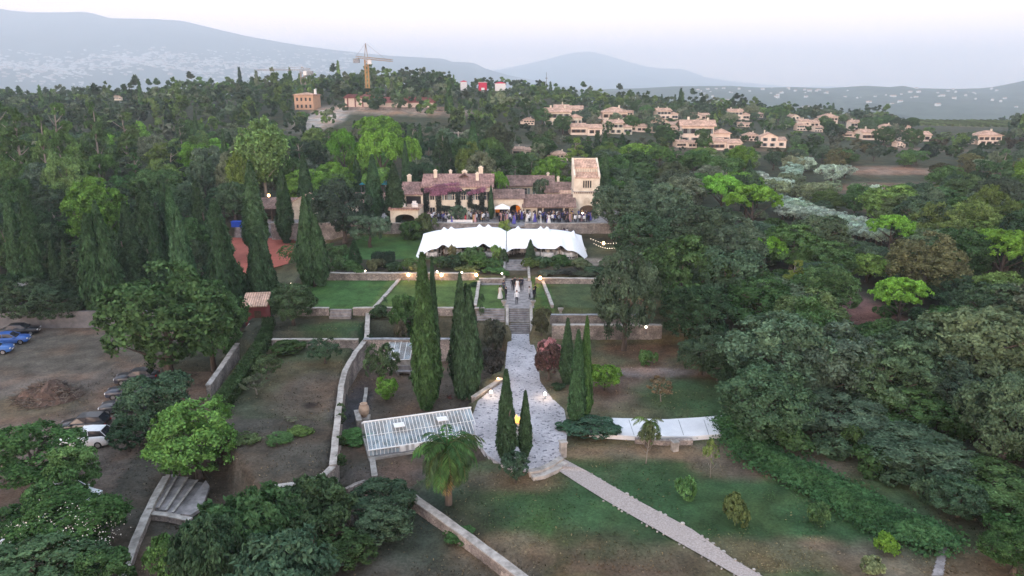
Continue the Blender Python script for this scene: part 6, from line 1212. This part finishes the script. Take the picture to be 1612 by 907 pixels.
# palms
def palm(x, y, z, th, fl, n, color, label, dead=0, seed=1, name='palm_tree'):
    rng = random.Random(seed); t = empty(name, (x, y, z), 0, label, 'palm'); MB().tube([(0, 0, -.1), (.05, 0, th * .5), (0, .04, th)], [.28 if th > 2 else .12, .24 if th > 2 else .1, .26 if th > 2 else .1], 10).build('trunk', M['bark'], t)
    for k in range(n):
        a = k * 2.399 + rng.uniform(-.2, .2); el = rng.uniform(.1, 1.25) if k > n * .35 else rng.uniform(-.5, .2); L_ = fl * rng.uniform(.8, 1.1); pts = []; cx_, cz, ang = 0, th, el
        for s in range(13):
            pts.append((cx_ * math.cos(a), cx_ * math.sin(a), cz)); cx_ += math.cos(ang) * L_ / 12; cz += math.sin(ang) * L_ / 12; ang -= (1.6 + .9 * (1.25 - el) * .4) / 12 * 1.25; ang = max(ang, -1.45)
        V = []; Fq_ = []
        side = Vector((-math.sin(a), math.cos(a), 0))
        for s in range(1, 13):
            for h in (0, .5):
                if s == 12 and h: continue
                p = Vector(pts[s]) if not h else (Vector(pts[s]) + Vector(pts[min(12, s + 1)])) / 2; d = (Vector(pts[min(12, s + 1)]) - Vector(pts[s - 1])).normalized(); ll = fl * .26 * math.sin(math.pi * min(1, (s + h) / 13 * .85 + .12)) * rng.uniform(.8, 1.1)
                for sg in (-1, 1):
                    tip = p + side * sg * ll * .75 + d * ll * .5 - Vector((0, 0, ll * rng.uniform(.35, .75))); w_ = d * .05 * fl / 2.5; o = len(V); mid = p.lerp(tip, .5) + Vector((0, 0, ll * .1)); V += [p, mid + w_, tip, mid - w_]; Fq_.append((o, o + 1, o + 2, o + 3))
        fr = part('frond', npmesh('frond', V, Fq_, M['frond']), t, (.20, .16, .08) if k < dead else [c * rng.uniform(.8, 1.2) for c in color])
        MB().tube(pts, [.035 * fl / 2.5 * (1 - i / 14) for i in range(13)], 4).build('frond_stem', M['frond'], fr).color = (.07, .10, .045, 1)
p = at(706, 792, ZL); palm(p.x, p.y, ZL, 4.2, 3.1, 54, (.05, .115, .045), 'large palm with arching fronds beside the greenhouse', 3, 3)
p = at(1020, 700, ZL + .2); palm(p.x, p.y, ZL, 2.2, 1.6, 22, (.075, .13, .05), 'small palm in front of the pale concrete path', 0, 5)
for k, (px, py, s, lb) in enumerate(((735, 622, .7, 'spiky grey agave at the upper corner of the greenhouse'), (708, 621, .45, 'small reddish spiky plant in the yard behind the greenhouse'))):
    p = at(px, py + 6, ZY); palm(p.x, p.y, ZY, .15, s, 24, (.12, .14, .11) if k == 0 else (.16, .07, .07), lb, 0, 7, 'agave_plant')
# brush pile
p = at(78, 625, ZP); rng = random.Random(5); b = MB(); t = empty('brush_pile', (p.x, p.y, ZP), 0, 'heap of dry cut branches and soil on the car park', 'brush pile')
prof = [(3.1, 0), (2.6, .4), (1.9, .95), (1.1, 1.4), (.3, 1.6)]; vs = MB().lathe(prof, 18, capb=False, sy=.8); vs.v = [(x * (1 + .2 * math.sin(7 * x + y)), y * (1 + .15 * math.cos(5 * y)), z * (1 + .25 * math.sin(3 * x))) for x, y, z in vs.v]; vs.build('soil_heap', M['dirt'], t)
for k in range(800):
    a, r = rng.random() * 6.28, rng.random() ** .6 * 3.4; x, y = r * math.cos(a), r * math.sin(a) * .8; z = max(.05, 1.75 * (1 - r / 3.2)); d = rng.random() * 6.28; l = rng.uniform(.4, 1.2); b.tube([(x, y, z), (x + math.cos(d) * l, y + math.sin(d) * l, max(.04, z + rng.uniform(-.3, .45)))], rng.uniform(.02, .05), 3)
b.build('twigs', M['twig'], t)
# ------------------------------------------------------------------ cars
def loft(secs, n=None):
    V = [p for s in secs for p in s]; n = len(secs[0]); f = [(j * n + i, j * n + (i + 1) % n, (j + 1) * n + (i + 1) % n, (j + 1) * n + i) for j in range(len(secs) - 1) for i in range(n)]
    return V, f + [tuple(range(n - 1, -1, -1)), tuple((len(secs) - 1) * n + i for i in range(n))]
def car_data(suv=False):
    h = .12 if suv else 0; D = {}
    st = [(-2.15, .38, .62, .70), (-2.05, .28, .86, .80), (-1.5, .24, .93, .86), (-.9, .22, .95 + h, .88), (0, .22, .97 + h, .89), (.9, .22, .99 + h, .89), (1.7, .24, 1.02 + h, .87), (2.05, .28, .98 + h, .82), (2.15, .40, .80, .76)]
    secs = [[(x, -w_, zb + .12), (x, -w_ * .94, zb), (x, w_ * .94, zb), (x, w_, zb + .12), (x, w_ * 1.0, (zb + zt) / 2), (x, w_ * .97, zt - .08), (x, w_ * .86, zt), (x, -w_ * .86, zt), (x, -w_ * .97, zt - .08), (x, -w_, (zb + zt) / 2)] for x, zb, zt, w_ in st]
    b = MB(); b.add(*loft(secs))
    D['body'] = b.mesh('body', M['paint'], True)
    e = 1.98 if suv else 1.5; rt = 1.46 + h * 1.3; gs = [(-.95, .95 + h, .05, .76), (-.25, rt - .06, .0, .64), (.5, rt, 0, .66), (e - .35, rt - .04, 0, .64), (e + .1, 1.0 + h, .05, .72)]
    b = MB(); b.add(*loft([[(x, -.78, .9 + h), (x, .78, .9 + h), (x, w_, z), (x, -w_, z)] for x, z, _, w_ in gs])); D['window_glass'] = b.mesh('window_glass', M['pane'])
    b = MB(); b.add(*loft([[(x, -w_ - .0, z - .02), (x, w_, z - .02), (x, w_ * .93, z + .035), (x, -w_ * .93, z + .035)] for x, z, _, w_ in gs[1:4]])); 
    for s in (-1, 1):
        for xa, za, xb, zb in ((-.95, .95 + h, -.25, rt - .05), (.55, .95 + h, .55, rt - .03), (e + .1, 1.0 + h, e - .35, rt - .04)): b.tube([(xa, s * .775, za), (xb, s * .655, zb)], .035, 4)
    D['roof'] = b.mesh('roof', M['paint'])
    for nm, x, m_ in (('headlight', -2.09, 'headl'), ('tail_light', 2.08, 'taill')): 
        b = MB(); b.box(-.09, .09, -.16, .16, -.07, .07); D[nm] = b.mesh(nm, M[m_])
    b = MB(); prof = [(-.11, .2), (-.11, .30), (-.08, .33), (.08, .33), (.11, .30), (.11, .2)]; n = 18; b.add([(r * math.cos(6.2832 * i / n), y, r * math.sin(6.2832 * i / n)) for y, r in prof for i in range(n)], [(j * n + i, j * n + (i + 1) % n, (j + 1) * n + (i + 1) % n, (j + 1) * n + i) for j in range(5) for i in range(n)]); D['tyre'] = b.mesh('tyre', M['tyre'])
    b = MB(); b.add([(.21 * math.cos(6.2832 * i / n), y, .21 * math.sin(6.2832 * i / n)) for y in (-.09, .09) for i in range(n)], [tuple(range(n)), tuple(range(2 * n - 1, n - 1, -1))]); D['rim'] = b.mesh('rim', M['alloy']); b = MB(); b.box(-.12, .12, -.09, .09, -.06, .06); D['mirror'] = b.mesh('mirror', M['paint'])
    b = MB(); b.box(-2.17, -2.12, -.26, .26, .42, .54); D['number_plate'] = b.mesh('number_plate', M['white']); return D
CARS = [car_data(), car_data(True)]
def car(x, y, z, rz, color, suv, label):
    D = CARS[suv]; t = empty('parked_car', (x, y, z), rz, label, 'car', 'cars parked on the left field'); part('body', D['body'], t, color); part('window_glass', D['window_glass'], t); part('roof', D['roof'], t, color); part('number_plate', D['number_plate'], t)
    for s in (-1, 1):
        part('headlight', D['headlight'], t, loc=(-2.06, s * .6, .72)); part('tail_light', D['tail_light'], t, loc=(2.06, s * .62, .84)); part('mirror', D['mirror'], t, color, loc=(-.75, s * .96, 1.0))
        for xx in (-1.35, 1.32): w_ = part('wheel', D['tyre'], t, loc=(xx, s * .80, .33)); part('rim', D['rim'], w_)
BK = (.012, .013, .018)
for px, py, rz, c_, suv, lb in ((33, 522, 196, BK, 0, 'dark purple black car farthest back in the left car park'), (16, 536, 196, (.03, .10, .34), 0, 'blue hatchback between the black car and the left edge'), (-12, 552, 196, (.04, .13, .38), 0, 'blue car cut by the left edge'),
    (216, 596, 12, (.03, .033, .045), 0, 'dark car farthest under the huge oak'), (204, 618, 12, (.035, .04, .06), 0, 'dark blue grey car half under the huge oak'), (196, 641, 12, (.05, .052, .06), 0, 'grey car hidden behind the dense dark tree'), (133, 672, 6, BK, 1, 'black estate car parked beside the white one'), (136, 694, 6, (.75, .76, .78), 1, 'white estate car in the middle of the parked row'),
    (165, 580, 12, (.03, .03, .035), 0, 'dark car seen between oak leaves'), (112, 784, 172, (.7, .71, .73), 1, 'white car with red tail lights under the lower left trees'), (70, 832, 172, (.6, .61, .63), 0, 'white car hidden by the oleander flowers'), (22, 880, 172, (.7, .7, .72), 0, 'white car cut by the bottom left corner')):
    p = at(px, py, ZP + .4)
    if px != 165: car(p.x, p.y, ZP, R(rz), c_, suv, lb)
# ------------------------------------------------------------------ people
def person_mesh(pose, seed):
    rng = random.Random(seed); a1, a2, stp = pose; bm_v = []; ed = []; rad = []
    def v(p, r, par=None):
        bm_v.append(p); rad.append(r); 
        if par is not None: ed.append((par, len(bm_v) - 1))
        return len(bm_v) - 1
    pel = v((0, 0, .95), (.15, .11)); ab = v((0, 0, 1.12), (.13, .10), pel); chs = v((0, 0, 1.33), (.17, .115), ab); nb_ = v((0, 0, 1.46), (.09, .07), chs); nk = v((0, 0, 1.53), (.052, .052), nb_); hd = v((0, -.01, 1.63), (.088, .10), nk); tp = v((0, -.005, 1.73), (.065, .075), hd)
    for s, a in ((-1, a1), (1, a2)):
        sh = v((s * .19, 0, 1.42), (.06, .06), nb_); el = v((s * (.24 + .05 * a), -.05 * a, 1.15), (.042, .042), sh)
        if a < .5: wr = v((s * .25, -.08, .92), (.03, .03), el); v((s * .25, -.11, .80), (.032, .02), wr)
        else: wr = v((s * .12, -.28, 1.16 + .08 * a), (.03, .03), el); v((s * .06, -.35, 1.20 + .1 * a), (.032, .022), wr)
        hp_ = v((s * .09, 0, .88), (.095, .095), pel); kn = v((s * .10, -.04 + s * stp * .12, .50), (.062, .062), hp_); an = v((s * .10, s * stp * .22, .10), (.04, .04), kn); v((s * .11, s * stp * .22 - .15, .035), (.042, .03), an)
    me = bpy.data.meshes.new('person_tmp'); me.from_pydata(bm_v, ed, []); o = link(bpy.data.objects.new('person_tmp', me)); sk = o.modifiers.new('s', 'SKIN'); sk.use_smooth_shade = True
    for i, r in enumerate(rad): me.skin_vertices[0].data[i].radius = r
    me.skin_vertices[0].data[0].use_root = True; sb = o.modifiers.new('u', 'SUBSURF'); sb.levels = 1; sb.render_levels = 1
    dg = bpy.context.evaluated_depsgraph_get(); dg.update(); m2 = bpy.data.meshes.new_from_object(o.evaluated_get(dg)); bpy.data.objects.remove(o); return m2
def person_data(kind, pose, seed):
    me = person_mesh(pose, seed); me.name = 'person'; me.materials.clear()
    for m_ in ('cloth', 'skin', 'trouser', 'shoe', 'hair'): me.materials.append(M[m_])
    dress = kind == 'dress'
    for p in me.polygons:
        x, y, z = p.center; ax = abs(x)
        if z > 1.66 or (z > 1.56 and y > .03): k = 4
        elif z > 1.50: k = 1
        elif z < .07: k = 3
        elif z < .93 and ax < .20: k = 1 if dress else 2
        elif (ax > .19 or y < -.22) and (z < .86 or y < -.25): k = 1
        elif dress and ax > .2: k = 1
        else: k = 0
        p.material_index = k
    hairm = MB().lathe([(.10, 1.60), (.112, 1.66), (.098, 1.73), (.05, 1.765), (.0, 1.77)] if not dress else [(.105, 1.44), (.118, 1.56), (.118, 1.68), (.098, 1.745), (.05, 1.775), (.0, 1.78)], 10, sy=.95, capt=False); hairm.v = [(x, y + .035, z) for x, y, z in hairm.v]
    skirt = MB().lathe([(.36, .12), (.30, .5), (.19, .9), (.155, 1.1), (.17, 1.3)], 14, sy=.75, capb=False, capt=False) if dress else None
    return me, hairm.mesh('hair', M['hair'], True), skirt.mesh('dress', M['cloth'], True) if skirt else None
PD = {'suit': [person_data('suit', p, i) for i, p in enumerate(((0, 0, .3), (1, 0, 0), (0, 1, .6)))], 'dress': [person_data('dress', p, i + 9) for i, p in enumerate(((0, 0, .2), (0, 1, 0)))]}
def person(x, y, z, rz, kind, col, label, group=None, s=1.0, vi=0):
    me, hr, dr = PD[kind][vi % len(PD[kind])]; o = link(bpy.data.objects.new('person', me)); o.location = (x, y, z); o.rotation_euler = (0, 0, rz); o.scale = (s, s, s); o.color = (*col, 1); tag(o, label, 'person', group); part('hair', hr, o)
    if dr: part('dress', dr, o, col)
    return o
OUT = [('suit', (.015, .017, .03), 'in a dark suit'), ('suit', (.70, .70, .72), 'in a white shirt and dark trousers'), ('suit', (.045, .06, .22), 'in a blue jacket'), ('suit', (.25, .27, .32), 'in a pale grey jacket'), ('dress', (.55, .32, .32), 'in a pale pink dress'), ('dress', (.10, .09, .35), 'in a violet blue dress'), ('dress', (.42, .05, .07), 'in a red dress'), ('dress', (.68, .66, .64), 'in a long white dress'), ('dress', (.03, .03, .04), 'in a black dress'), ('dress', (.50, .33, .16), 'in an ochre dress')]
rng = random.Random(12); zt_ = Z5 + .16
zones = [(673, 700, 126, 130, 16, 'near the left end of the house'), (700, 742, 125.3, 127.5, 10, 'beside the round olive on the terrace'), (738, 770, 126, 130.3, 20, 'by the right half of the house'), (786, 812, 125, 131, 26, 'by the orange curtained loggia'), (812, 845, 126, 130.6, 18, 'outside the left half of the hall'), (848, 882, 125, 130.3, 30, 'outside the right half of the hall'), (882, 932, 124.8, 131, 34, 'in front of the tower')]
placed = []
for x0_, x1_, y0_, y1_, n_, wh in zones:
    wts = [9, 6, 5, 3, 2, 3, 1, 2, 2, 1]
    for k in range(n_):
        for _ in range(30):
            y = rng.uniform(y0_, y1_); x = XatY(rng.uniform(x0_, x1_), y, zt_)
            if all((x - a) ** 2 + (y - b_) ** 2 > .2 for a, b_ in placed): break
        placed.append((x, y)); kd, c_, ds = rng.choices(OUT, wts)[0]
        person(x, y, zt_, rng.uniform(0, 6.28), kd, c_, f'guest {ds} {wh}', f'guests {wh}', rng.uniform(.94, 1.06), k)
for k in range(16):   # guests on the grass walk behind the tents
    y = rng.uniform(120.9, 123.2); x = rng.uniform(-.9, 1.6); kd, c_, ds = OUT[[1, 3, 7, 0, 2][k % 5]]; person(x, y, Hs(x, y) + .03, rng.uniform(0, 6), kd, c_, f'guest {ds} walking down between terrace and tents', 'guests walking down towards the tents', 1, k)
for k in range(7):
    y = rng.uniform(120.8, 122.8); x = XatY(rng.uniform(880, 900), y, Z4); kd, c_, ds = OUT[[5, 2, 1][k % 3]]; person(x, y, Hs(x, y) + .03, rng.uniform(0, 6), kd, c_, f'guest {ds} standing just behind the right tent', 'guests behind the right tent', 1, k)
zl = Z2 + .05
def P_at(px, py, z): p = at(px, py, z); return p.x, p.y
for px, py, kd, c_, rz, lb in ((813.5, 479, 'suit', (.78, .78, .8), 0, 'person in a white shirt and dark trousers alone on the landing above the central stairs'), (814.5, 460, 'dress', (.78, .76, .74), 0, 'person in a long white dress at the centre of the landing group'), (807, 458, 'suit', BK, .2, 'person in a black suit immediately left of the white dress'), (810.5, 456, 'suit', BK, -.1, 'person in a black suit half behind the white dress on its left'), (818, 457, 'suit', BK, .3, 'person in a black suit immediately right of the white dress'), (822, 457, 'suit', (.03, .03, .05), -.3, 'rightmost person in a dark suit beside the white dress'),
    (787.5, 471, 'dress', (.6, .58, .56), .4, 'person in a pale dress on the small lawn left of the landing'), (796.5, 473, 'suit', BK, -1, 'person in a black suit at the left edge of the landing'), (793, 462, 'suit', (.05, .05, .08), .5, 'person in a dark jacket behind the pale dress'), (833.5, 472, 'suit', (.5, .5, .5), 1.2, 'person in a pale top by the right kerb of the landing'), (840.5, 474, 'suit', BK, .8, 'person in black leaning on the small right lawn'), (842.5, 468, 'suit', BK, 1.3, 'person in black standing behind the leaning one')):
    x, y = P_at(px, py, zl); person(x, y, max(zl, Hs(x, y)), rz, kd, c_, lb, s=1.04, vi=int(px))
for k, (px, py) in enumerate(((806, 401), (811, 399), (817, 400), (822, 401), (828, 399), (834, 400))):
    x, y = P_at(px, py, Z4); person(x, y, Z4 + .02, k, 'suit', BK if k % 2 else (.4, .4, .42), ('waiter in black' if k % 2 else 'waiter in a grey shirt') + ' between the two tents at the stair top', 'waiters at the top of the upper stairs', 1, k)
# low tables and loungers on the terrace
for k in range(5):
    x = XatY(708 + k * 8, 125, zt_); t = empty('lounge_seat', (x, 124.9, zt_), 0, 'low white lounge seat behind the left parapet', 'seat', 'lounge seats behind the parapet'); MB().box(-.45, .45, -.3, .3, 0, .4).build('seat', M['linen'], t); MB().box(-.45, .45, .31, .42, 0, .75).build('backrest', M['linen'], t)
# silvery grove
for k, (px, py) in enumerate([(1234 + (i % 19) * 8.6, 308 + (i % 19) * 2.4) for i in range(38)]):
    t = T('olive', px, py + (k // 19) * 8 + trng.uniform(-2, 3), 139 - (k % 19) * .9 - (k // 19) * 6, 38, SIL, 'silvery white leaved tree in the pale grove before the utility pole', 'silvery trees of the pale grove')
# ------------------------------------------------------------------ woodland infill: every tree of the near and middle woods is its own object
cell = {}
def near_tree(x, y, d):
    i, j = int(x // 8), int(y // 8)
    for a in range(i - 2, i + 3):
        for b_ in range(j - 2, j + 3):
            for (u, v_, r) in cell.get((a, b_), ()):
                if (u - x) ** 2 + (v_ - y) ** 2 < (d * .5 + r * .62) ** 2: return True
    return False
def reg(x, y, r): cell.setdefault((int(x // 8), int(y // 8)), []).append((x, y, r))
for (x, y, R_, H_, z) in TREES: reg(x, y, R_)
PROT = [(x0, y0, x1, y1, Y) for x0, y0, x1, y1, Y in VRECT] + HERO + [(618, 278, 775, 350, 131), (775, 300, 900, 350, 132), (798, 278, 870, 306, 150), (893, 254, 940, 345, 134), (418, 315, 480, 352, 131), (555, 312, 600, 345, 139), (555, 286, 583, 300, 150), (1326, 452, 1378, 505, 96), (1345, 262, 1470, 290, 330), (1325, 298, 1332, 330, 172), (1415, 183, 1590, 205, 460), (1240, 312, 1385, 345, 118)]
NOGO = [[(-34, 76), (29, 76), (27, 141), (-50, 141), (-50, 108), (-38, 108)], [(-62, 40), (-20, 40), (-34, 91), (-90, 91)], [(-20, 30), (16, 30), (34, 50), (26, 78), (-32, 93)]] + [COURT]
NOGO.append([tuple(at(*q, 0.5)[:2]) for q in ((930, 530), (1020, 530), (1090, 600), (1150, 660), (1200, 740), (1480, 880), (1400, 1000), (930, 1000))])
rng = random.Random(21); cnt = 0
def zone_phrase(x, y, px):
    if y < 135: return 'in the shady wood beyond the ivy bank' if y < 75 and x > 0 else 'in the right wood beside the clearing' if x > 45 else 'in the right wood behind the terraced lawns' if x > 0 else 'in the dark wood left of the clay court'
    if px < 170: return 'in the wood under the tall left pines'
    if px < 360: return 'in the left wood behind the cypress rows'
    if px < 530: return 'on the slope below the orange house'
    if px < 700: return 'on the slope below the building site'
    if px < 890: return 'in the dark wood behind the main house'
    if px < 1060: return 'on the slope between the tower and the village'
    if px < 1240: return 'below the largest village houses'
    if px < 1420: return 'in the scrubland beyond the silvery grove'
    return 'in the scrubland around the lone cypress'
def blocked(x, y, R_, zt, z):
    a = proj(x - R_, y, zt); b_ = proj(x + R_, y, z + .5)
    for x0, y0, x1, y1, Y in PROT:
        if y < Y + 3 and a[0] < x1 and b_[0] > x0 and a[1] < y1 - 2 and b_[1] > y0: return True
    return False
KC = {}; OVER = []; CAP = dict(bush=200, bushy=250, oak=240)
y = 44.0
spots = []
while y < 262:
    hw = y * .76 + 12; step = 5.0 if y < 135 else 6.4 + (y - 135) * .03; x = -hw
    while x < hw:
        spots.append((x + rng.uniform(-.45, .45) * step, y + rng.uniform(-.45, .45) * step)); x += step * 1.08
    y += step * .95
for x, y in spots:
    if any(inpoly(np.array([x]), np.array([y]), p)[0] for p in NOGO): continue
    z = Hs(x, y); px, py = proj(x, y, z + 5)
    scrub = 1180 < px and y > 140
    r = rng.random()
    if scrub and y < 190 and px < 1420: kd, c_, R_, H_ = 'olive', (SIL if r < .55 else OL), rng.uniform(2.6, 4), rng.uniform(3.5, 5.5)
    elif scrub: kd, c_, R_, H_ = ('olive' if r < .4 else 'bushy' if r < .8 else 'pine'), rng.choice((OL, GB, BR, MG, DG, (.09, .085, .05))), rng.uniform(2.2, 4.2), rng.uniform(3, 6.5)
    elif y < 135 and x > 0: kd, c_, R_, H_ = 'oak', rng.choice((GB, GB, DK, DG, MG, OG, (.055, .085, .062), (.07, .10, .05), (.075, .095, .07))), rng.uniform(3.6, 5.4), rng.uniform(5.5, 8.5)
    elif y < 135: kd, c_, R_, H_ = ('oak' if r < .8 else 'pine'), rng.choice((DK, (.035, .055, .036), DG)), rng.uniform(3.0, 4.4), rng.uniform(5.5, 8)
    else:
        kd = 'oak' if r < .5 else 'pine' if r < .68 else 'umbrella' if r < .76 else 'cypress' if r < .84 else 'bushy' if r < .92 else 'olive'
        c_ = {'oak': rng.choice((GB, DK, DG, MG, (.06, .075, .05), OL, OG, BG, (.08, .095, .075), (.07, .11, .045))), 'pine': rng.choice(((.05, .085, .045), (.04, .07, .045), MG)), 'umbrella': (.055, .105, .035), 'cypress': CYP, 'bushy': rng.choice((MG, GB, OL)), 'olive': OL}[kd]
        R_, H_ = {'oak': (rng.uniform(3.6, 5.4), rng.uniform(7, 11)), 'pine': (rng.uniform(2.8, 3.9), rng.uniform(10, 13.5)), 'umbrella': (rng.uniform(3.5, 4.8), rng.uniform(8, 11)), 'cypress': (rng.uniform(1.1, 1.7), rng.uniform(8, 13)), 'bushy': (rng.uniform(2.6, 3.6), rng.uniform(4.5, 6.5)), 'olive': (3, 5)}[kd]
    if px > 880 and y > 140 and not scrub: H_ *= .72
    if near_tree(x, y, R_ * (.45 if y < 135 and x > 0 else .8)): continue
    if blocked(x, y, R_ * .8, z + H_, z):
        for q in (.85, .7, .55, .45, .35, .27, 0):
            if q and not blocked(x, y, R_ * .8 * max(.6, q), z + H_ * q, z): break
        if q == 0: continue
        H_ *= q; R_ *= max(.55, q ** .5); kd = kd if q > .6 else 'bushy' if H_ > 2.4 else 'bush'
        if kd in ('bush', 'bushy'): R_ = min(R_, H_ * .9)
    if px < -120 or px > 1730: continue
    if KC.get(kd, 0) >= CAP.get(kd, 285) or y > 215: OVER.append((x, y, kd if kd in LOW else 'bushy', R_, H_, c_)); reg(x, y, R_); continue
    KC[kd] = KC.get(kd, 0) + 1
    zp = zone_phrase(x, y, px); dpt = int(y // 14) % 3; tone = {'oak': 'dark green', 'bushy': 'low green', 'olive': 'silvery grey', 'pine': 'rough crowned', 'umbrella': 'flat crowned', 'cypress': 'slim dark', 'bush': 'low dark'}[kd] if c_ not in (MG, OL, BR, GB, OG) else {OG: 'yellowish green', MG: 'mid green', OL: 'grey olive', BR: 'brownish', GB: 'bluish green'}[c_]
    nm = NAMES[kd].replace('_', ' '); size = 'large' if R_ > 4.4 else 'small' if R_ < 2.6 else 'medium'
    tree_at(kd, x, y, R_, H_, c_, f'{size} {tone} {nm} {zp}, {("front rows", "middle rows", "rear rows")[dpt]}', f'{nm}s {zp}'); reg(x, y, R_); cnt += 1
nb = 0; BANK = [BPATH[i].lerp(BPATH[i + 1], k / 5) for i in range(4) for k in range(6)]
for k in range(2600):
    if nb >= 190: break
    y = rng.uniform(40, 118); x = rng.uniform(14, y * .76 + 6); px, py = proj(x, y, Hs(x, y))
    if inpoly(np.array([x]), np.array([y]), NOGO[-1])[0] or (x < 27 and y > 76) or px > 1640 or (1322 < px < 1382 and 440 < py < 520) or blocked(x, y, 1, Hs(x, y) + 1.2, 0): continue
    if py < 720 and px < 1150 or any((x - a) ** 2 + (y - b_) ** 2 < (r_ * .45 + 1.2) ** 2 for a, b_, r_, _, _ in TREES[-400:]) : continue
    if near_tree(x, y, .6) or min(math.hypot(x - q.x, y - q.y) for q in BANK) < 3.2: continue
    h = rng.uniform(1.0, 2.6); tree_at('bush', x, y, rng.uniform(1.2, 2.2), h, rng.choice((DK, DG, GB, MG)), ('low' if h < 1.7 else 'tall') + ' dark shrub in the undergrowth of the right wood, ' + ('beside the ivy bank' if y < 58 else 'between ivy bank and clearing' if y < 76 else 'around the bare clearing' if x > 36 else 'behind the right lawn tree'), 'undergrowth shrubs of the right wood'); nb += 1; reg(x, y, 1.5)
for x, y, r, s in VG:
    for k in range(3):
        a = rng.choice((rng.uniform(-.5, .5), rng.uniform(2.6, 3.7), rng.uniform(3.9, 5.5))); d = r * (1.05 if abs(math.sin(a)) < .6 else .8) + rng.uniform(1, 3); xx, yy = x + math.cos(a) * d * 1.1, y + math.sin(a) * d; h = rng.uniform(1.6, 2.6) if math.sin(a) < -.5 else rng.uniform(3.5, 6.5)
        tree_at('bushy' if h > 2.4 else 'bush', xx, yy, h * rng.uniform(.5, .75), h, rng.choice((DG, MG, GB, OL)), ' '.join((('tree' if h > 2.4 else 'shrub') + ' by the ' + s).split()[:16]), 'garden trees of the hillside village' if h > 2.4 else 'garden shrubs of the hillside village')
print('INFILL', cnt, KC)
# ------------------------------------------------------------------ far woods: beyond counting, one mass each
def mass(name, pts, label, seed):
    rng = np.random.default_rng(seed); VV, CC = [], []
    for x, y, kd, s, hs, c_ in pts:
        vv = LOW[kd][rng.integers(4)]; a = rng.random() * 6.28; ca, sa = math.cos(a), math.sin(a); q = np.stack([vv[:, 0] * ca - vv[:, 1] * sa, vv[:, 0] * sa + vv[:, 1] * ca, vv[:, 2]], 1) * [s, s, hs] + [x, y, Hs(x, y) - .3]; VV.append(q); CC.append(np.repeat(np.array([c_]) * rng.uniform(.8, 1.2), len(vv), 0))
    V = np.concatenate(VV); o = link(bpy.data.objects.new(name, npmesh(name, V, np.arange(len(V)).reshape(-1, 4), M['wood_mass'], cols=np.concatenate(CC)))); tag(o, label, 'woods', kind='stuff')
pts = {0: [], 1: [], 2: []}; y = 262.0
DIM = dict(oak=(4.6, 9), pine=(3.6, 12.3), bushy=(3, 6), cypress=(1.2, 12), umbrella=(4.5, 10))
for x, yy, kd, R_, H_, c_ in OVER: pts[0 if proj(x, yy, 10)[0] < 850 else 1].append((x, yy, kd, R_ / DIM[kd][0], H_ / DIM[kd][1], c_))
while y < 1500:
    hw = y * .77 + 15; step = 8.6 + (y - 262) * .016; x = -hw
    while x < hw:
        xx, yy = x + rng.uniform(-.4, .4) * step, y + rng.uniform(-.4, .4) * step; x += step * 1.05; z = Hs(xx, yy); px, py = proj(xx, yy, z + 5); r = rng.random()
        if yy > 620 and px < 780: continue
        kd = 'oak' if r < .62 else 'pine' if r < .74 else 'umbrella' if r < .86 else 'cypress' if r < .90 else 'bushy'
        s = rng.uniform(.85, 1.35); hs = s * rng.uniform(.75, 1.0) * (.8 if px > 850 else 1.0)
        if 1395 < px < 1600 and 395 < yy < 540: continue
        R_ = 4 * s; 
        if blocked(xx, yy, R_, z + 10 * hs, z):
            for q in (7, 5.5, 4.2, 3, 2, 0):
                if q and not blocked(xx, yy, 2.5, z + q, z): break
            if q == 0: continue
            kd, s, hs = 'bushy', .9, q / 6
        pts[0 if px < 850 else 1].append((xx, yy, kd, s * (1 + max(0, yy - 500) / 900), hs, bright(rng.choice((GB, DG, DK, MG, (.05, .08, .045), OL, OG, (.09, .14, .05), (.09, .11, .08), (.06, .08, .055), (.045, .07, .05))))))
    y += step * .9
mass('distant_woods', pts[0], 'continuous dark wood covering the ridge left of the village', 1); mass('distant_woods', pts[1], 'far woods around and beyond the hillside village', 2)
print('FAR', len(pts[0]), len(pts[1]))
# vineyard rows on the far field
b = MB()
g0 = ground_hit(1510, 196)
for k in range(22):
    xx = g0.x - 42 + k * 4; ribbon(b, [Vector((xx, g0.y - 24, 0)), Vector((xx + 3, g0.y, 0)), Vector((xx + 6, g0.y + 26, 0))], [Hs(xx, g0.y - 24) - .2, Hs(xx, g0.y) - .2, Hs(xx, g0.y + 26) - .2], [Hs(xx, g0.y - 24) + 1.0, Hs(xx, g0.y) + 1.0, Hs(xx, g0.y + 26) + 1.0], 1.1)
o = b.build('vineyard_rows', M['leaf']); o.color = (.10, .13, .06, 1); tag(o, 'rows of vines across the pale far field on the right', 'vineyard', kind='stuff')
# ------------------------------------------------------------------ haze
lo_ = -75; hz = MB().box(-9200, 9200, -350, 14600, lo_, 800).build('haze', M['white'])
m = bpy.data.materials.new('haze_air'); m.use_nodes = True; t_ = m.node_tree; t_.nodes.clear(); o_ = t_.nodes.new('ShaderNodeOutputMaterial'); v_ = t_.nodes.new('ShaderNodeVolumePrincipled')
v_.inputs['Color'].default_value = (.84, .915, .99, 1); v_.inputs['Density'].default_value = .00028; v_.inputs['Anisotropy'].default_value = .55; t_.links.new(v_.outputs[0], o_.inputs['Volume'])
hz.data.materials.clear(); hz.data.materials.append(m); tag(hz, 'thin blue evening haze filling the air over the valley', 'haze', kind='stuff')
